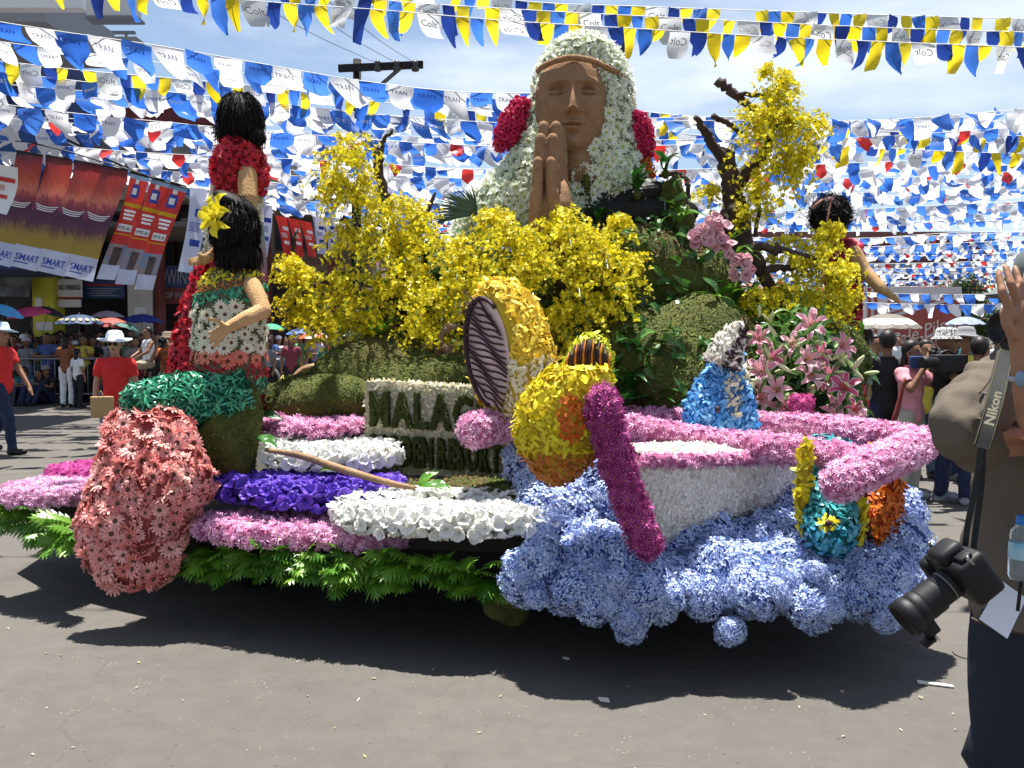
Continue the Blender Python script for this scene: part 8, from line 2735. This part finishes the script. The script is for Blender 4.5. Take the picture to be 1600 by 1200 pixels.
# lettering runs up the strap
tv, tf = text_geo('Nikon', .03)
pa, pb = pc(1546, 664, 1.985), pc(1559, 612, 2.012)
ud = nrm(pb - pa); Ln = np.linalg.norm(pb - pa); vd = nrm(np.cross(-nv, ud)); vd = vd if vd[0] < 0 else -vd
kx = Ln / tv[:, 0].max(); hgt_ = .019
W_ = pa + np.outer(tv[:, 0] * kx, ud) + np.outer((tv[:, 1] - .36) * hgt_, vd) + nv * .008
g = G(); g.add(W_, tf)
part('strap_lettering', g, mat('strap_print', (.26, .24, .17), rough=.7), dc, smooth=False)
for sgn in (-1, 1):
    e_ = [p_[i] + s_[i] * sgn * .86 + nv * .0045 for i in range(8, len(p_))]
    g = G(); g.add(*tube(e_, .0007, 4)); part('strap_edge', g, mat('strap_piping', (.12, .11, .05), rough=.7), dc)
# body and lens, pointing down and left
Mw = Matrix.Translation(P(1506, 893, 1.99)) @ Vector((.80, .10, .60)).to_track_quat('Y', 'Z').to_matrix().to_4x4()
g = G()
g.add(*box((0, .0, 0), (.135, .07, .10), 0, .012)); g.add(*box((0, -.008, .058), (.06, .06, .035), 0, .012)); g.add(*box((-.062, -.025, -.005), (.034, .05, .095), 0, .012)); g.add(*box((.045, .0, .053), (.03, .03, .012), 0, .005))
part('camera_body', g, CAMB, dc, mw=Mw)
an = np.linspace(0, 2 * PI, 28, endpoint=False)
def lr(r_, y): return np.c_[r_ * np.cos(an), np.full(28, y), r_ * np.sin(an)]
prof2 = [(.031, -.03), (.034, -.034), (.034, -.048), (.0315, -.050), (.0335, -.054), (.0335, -.07), (.032, -.072), (.0355, -.076)]
for k in range(9): prof2 += [(.0368, -.078 - k * .004), (.0355, -.080 - k * .004)]
prof2 += [(.0355, -.116), (.0375, -.118), (.0375, -.134), (.036, -.136), (.0405, -.142), (.0405, -.168), (.037, -.168), (.033, -.15)]
g = G(); g.add(*loft([lr(r_, y) for r_, y in prof2]))
part('lens', g, CAMB, dc, mw=Mw)
g = G(); g.add(*loft([lr(r_, y) for r_, y in ((.0345, -.0495), (.0348, -.0515), (.0345, -.053))], False, False)); part('lens_ring', g, mat('ring_grey', (.14, .14, .13), rough=.4), dc, mw=Mw)
g = G(); g.add(*ellipsoid((0, -.148, 0), (.032, .008, .032), 8, 16)); part('front_glass', g, mat('lens_glass', (.01, .012, .02), rough=.03, spec=.9), dc, mw=Mw)
g = G(); g.add(*box((0, -.13, -.052), (.018, .035, .03), 0, .004)); g.add(*box((.004, -.15, -.068), (.03, .03, .008), 0, .003)); part('tripod_foot', g, CAMB, dc, mw=Mw)
g = G(); g.add(*box((0, .038, -.005), (.085, .004, .062), 0, .001)); part('screen', g, mat('lcd_grey', (.05, .055, .05), rough=.15, spec=.6), dc, mw=Mw)
# strap lugs
for x in (-.07, .07):
    g = G(); g.add(*tube([(x, 0, .04), (x, -.004, .056), (x * .97, 0, .062)], .004, 6)); part('strap_lug', g, mat('lug_steel', (.3, .3, .3), rough=.3, metal=.9), dc, mw=Mw)

# ---- camera raised to his face
rc = thing('dslr_camera', 'camera raised in the hand of the big photographer, lens pointing left', 'camera', P(1600, 512, 1.97))
Mr = Matrix.Translation(P(1606, 512, 1.98)) @ Matrix.Rotation(R(-78), 4, 'Z')
g = G(); g.add(*loft([lr(r_ * .95, y) for r_, y in ((.030, -.02), (.033, -.024), (.033, -.05), (.031, -.052), (.034, -.056), (.034, -.072), (.030, -.072), (.028, -.06))])); part('lens', g, CAMB, rc, mw=Mr)
g = G(); g.add(*box((0, .015, 0), (.13, .07, .095), 0, .012)); part('camera_body', g, CAMB, rc, mw=Mr)

# ---- folded card, water bottle, wrist watch
o = thing('paper_card', 'white folded card tucked into the photographer waist', 'card', P(1565, 950, 2.1))
q = [pc(1566, 908, 2.16), pc(1531, 968, 2.13), pc(1574, 998, 2.10), pc(1604, 935, 2.13)]
g = G(); g.add(np.array(q + [p + V3(0, .004, 0) for p in q]), [(0, 1, 2, 3), (7, 6, 5, 4), (0, 4, 5, 1), (1, 5, 6, 2), (2, 6, 7, 3), (3, 7, 4, 0)])
part('sheet', g, mat('card_white', (.72, .72, .76), rough=.6), o, smooth=False)
g = G(); g.add(*tube([pc(1596, 905, 2.10), pc(1590, 955, 2.09)], .004, 6)); part('clip', g, CAMB, o)
wb = thing('water_bottle', 'clear water bottle with a blue cap at the right picture edge', 'bottle', P(1588, 885, 2.05))
cB = pc(1597, 845, 2.08); a = np.linspace(0, 2 * PI, 20, endpoint=False)
def br(r_, dz, tl=.10):
    r_, dz = r_ * .88, dz * .85
    return cB + np.c_[r_ * np.cos(a) + tl * dz * .3, r_ * np.sin(a), np.full(20, dz)]
g = G(); g.add(*loft([br(.024, -.10), br(.029, -.09), br(.030, -.02), br(.0285, .0), br(.030, .012), br(.027, .028), br(.016, .042), br(.013, .05)])); part('bottle', g, mat('clear_plastic', (.75, .85, .9), rough=.06, spec=.6, trans=.9), wb)
g = G(); g.add(*loft([br(.0305, -.045), br(.0306, .0 - .002)], False, False)); part('label', g, mat('label_blue', (.12, .42, .58), (.50, .60, .62), nscale=25, rough=.4), wb)
g = G(); g.add(*loft([br(.0165, .042), br(.017, .046), br(.017, .062), br(.015, .065)])); part('cap', g, mat('cap_blue', (.02, .16, .48), rough=.35), wb)
wb2 = thing('watch', 'clear wrist watch on the raised forearm of the big photographer', 'watch', pc(1596, 592, 1.9))
g = G(); g.add(*ellipsoid(pc(1594, 592, 1.90), (.010, .010, .016), 8, 12)); part('dial', g, mat('watch_glass', (.14, .22, .32), rough=.1, spec=.6), wb2)
g = G(); g.add(*tube([pc(1606, 592, 1.94) + V3(.034 * math.cos(t), .036 * math.sin(t), 0) for t in np.linspace(0, 2 * PI, 16)], .006, 6)); part('band', g, mat('watch_band', (.3, .32, .34), rough=.4), wb2)
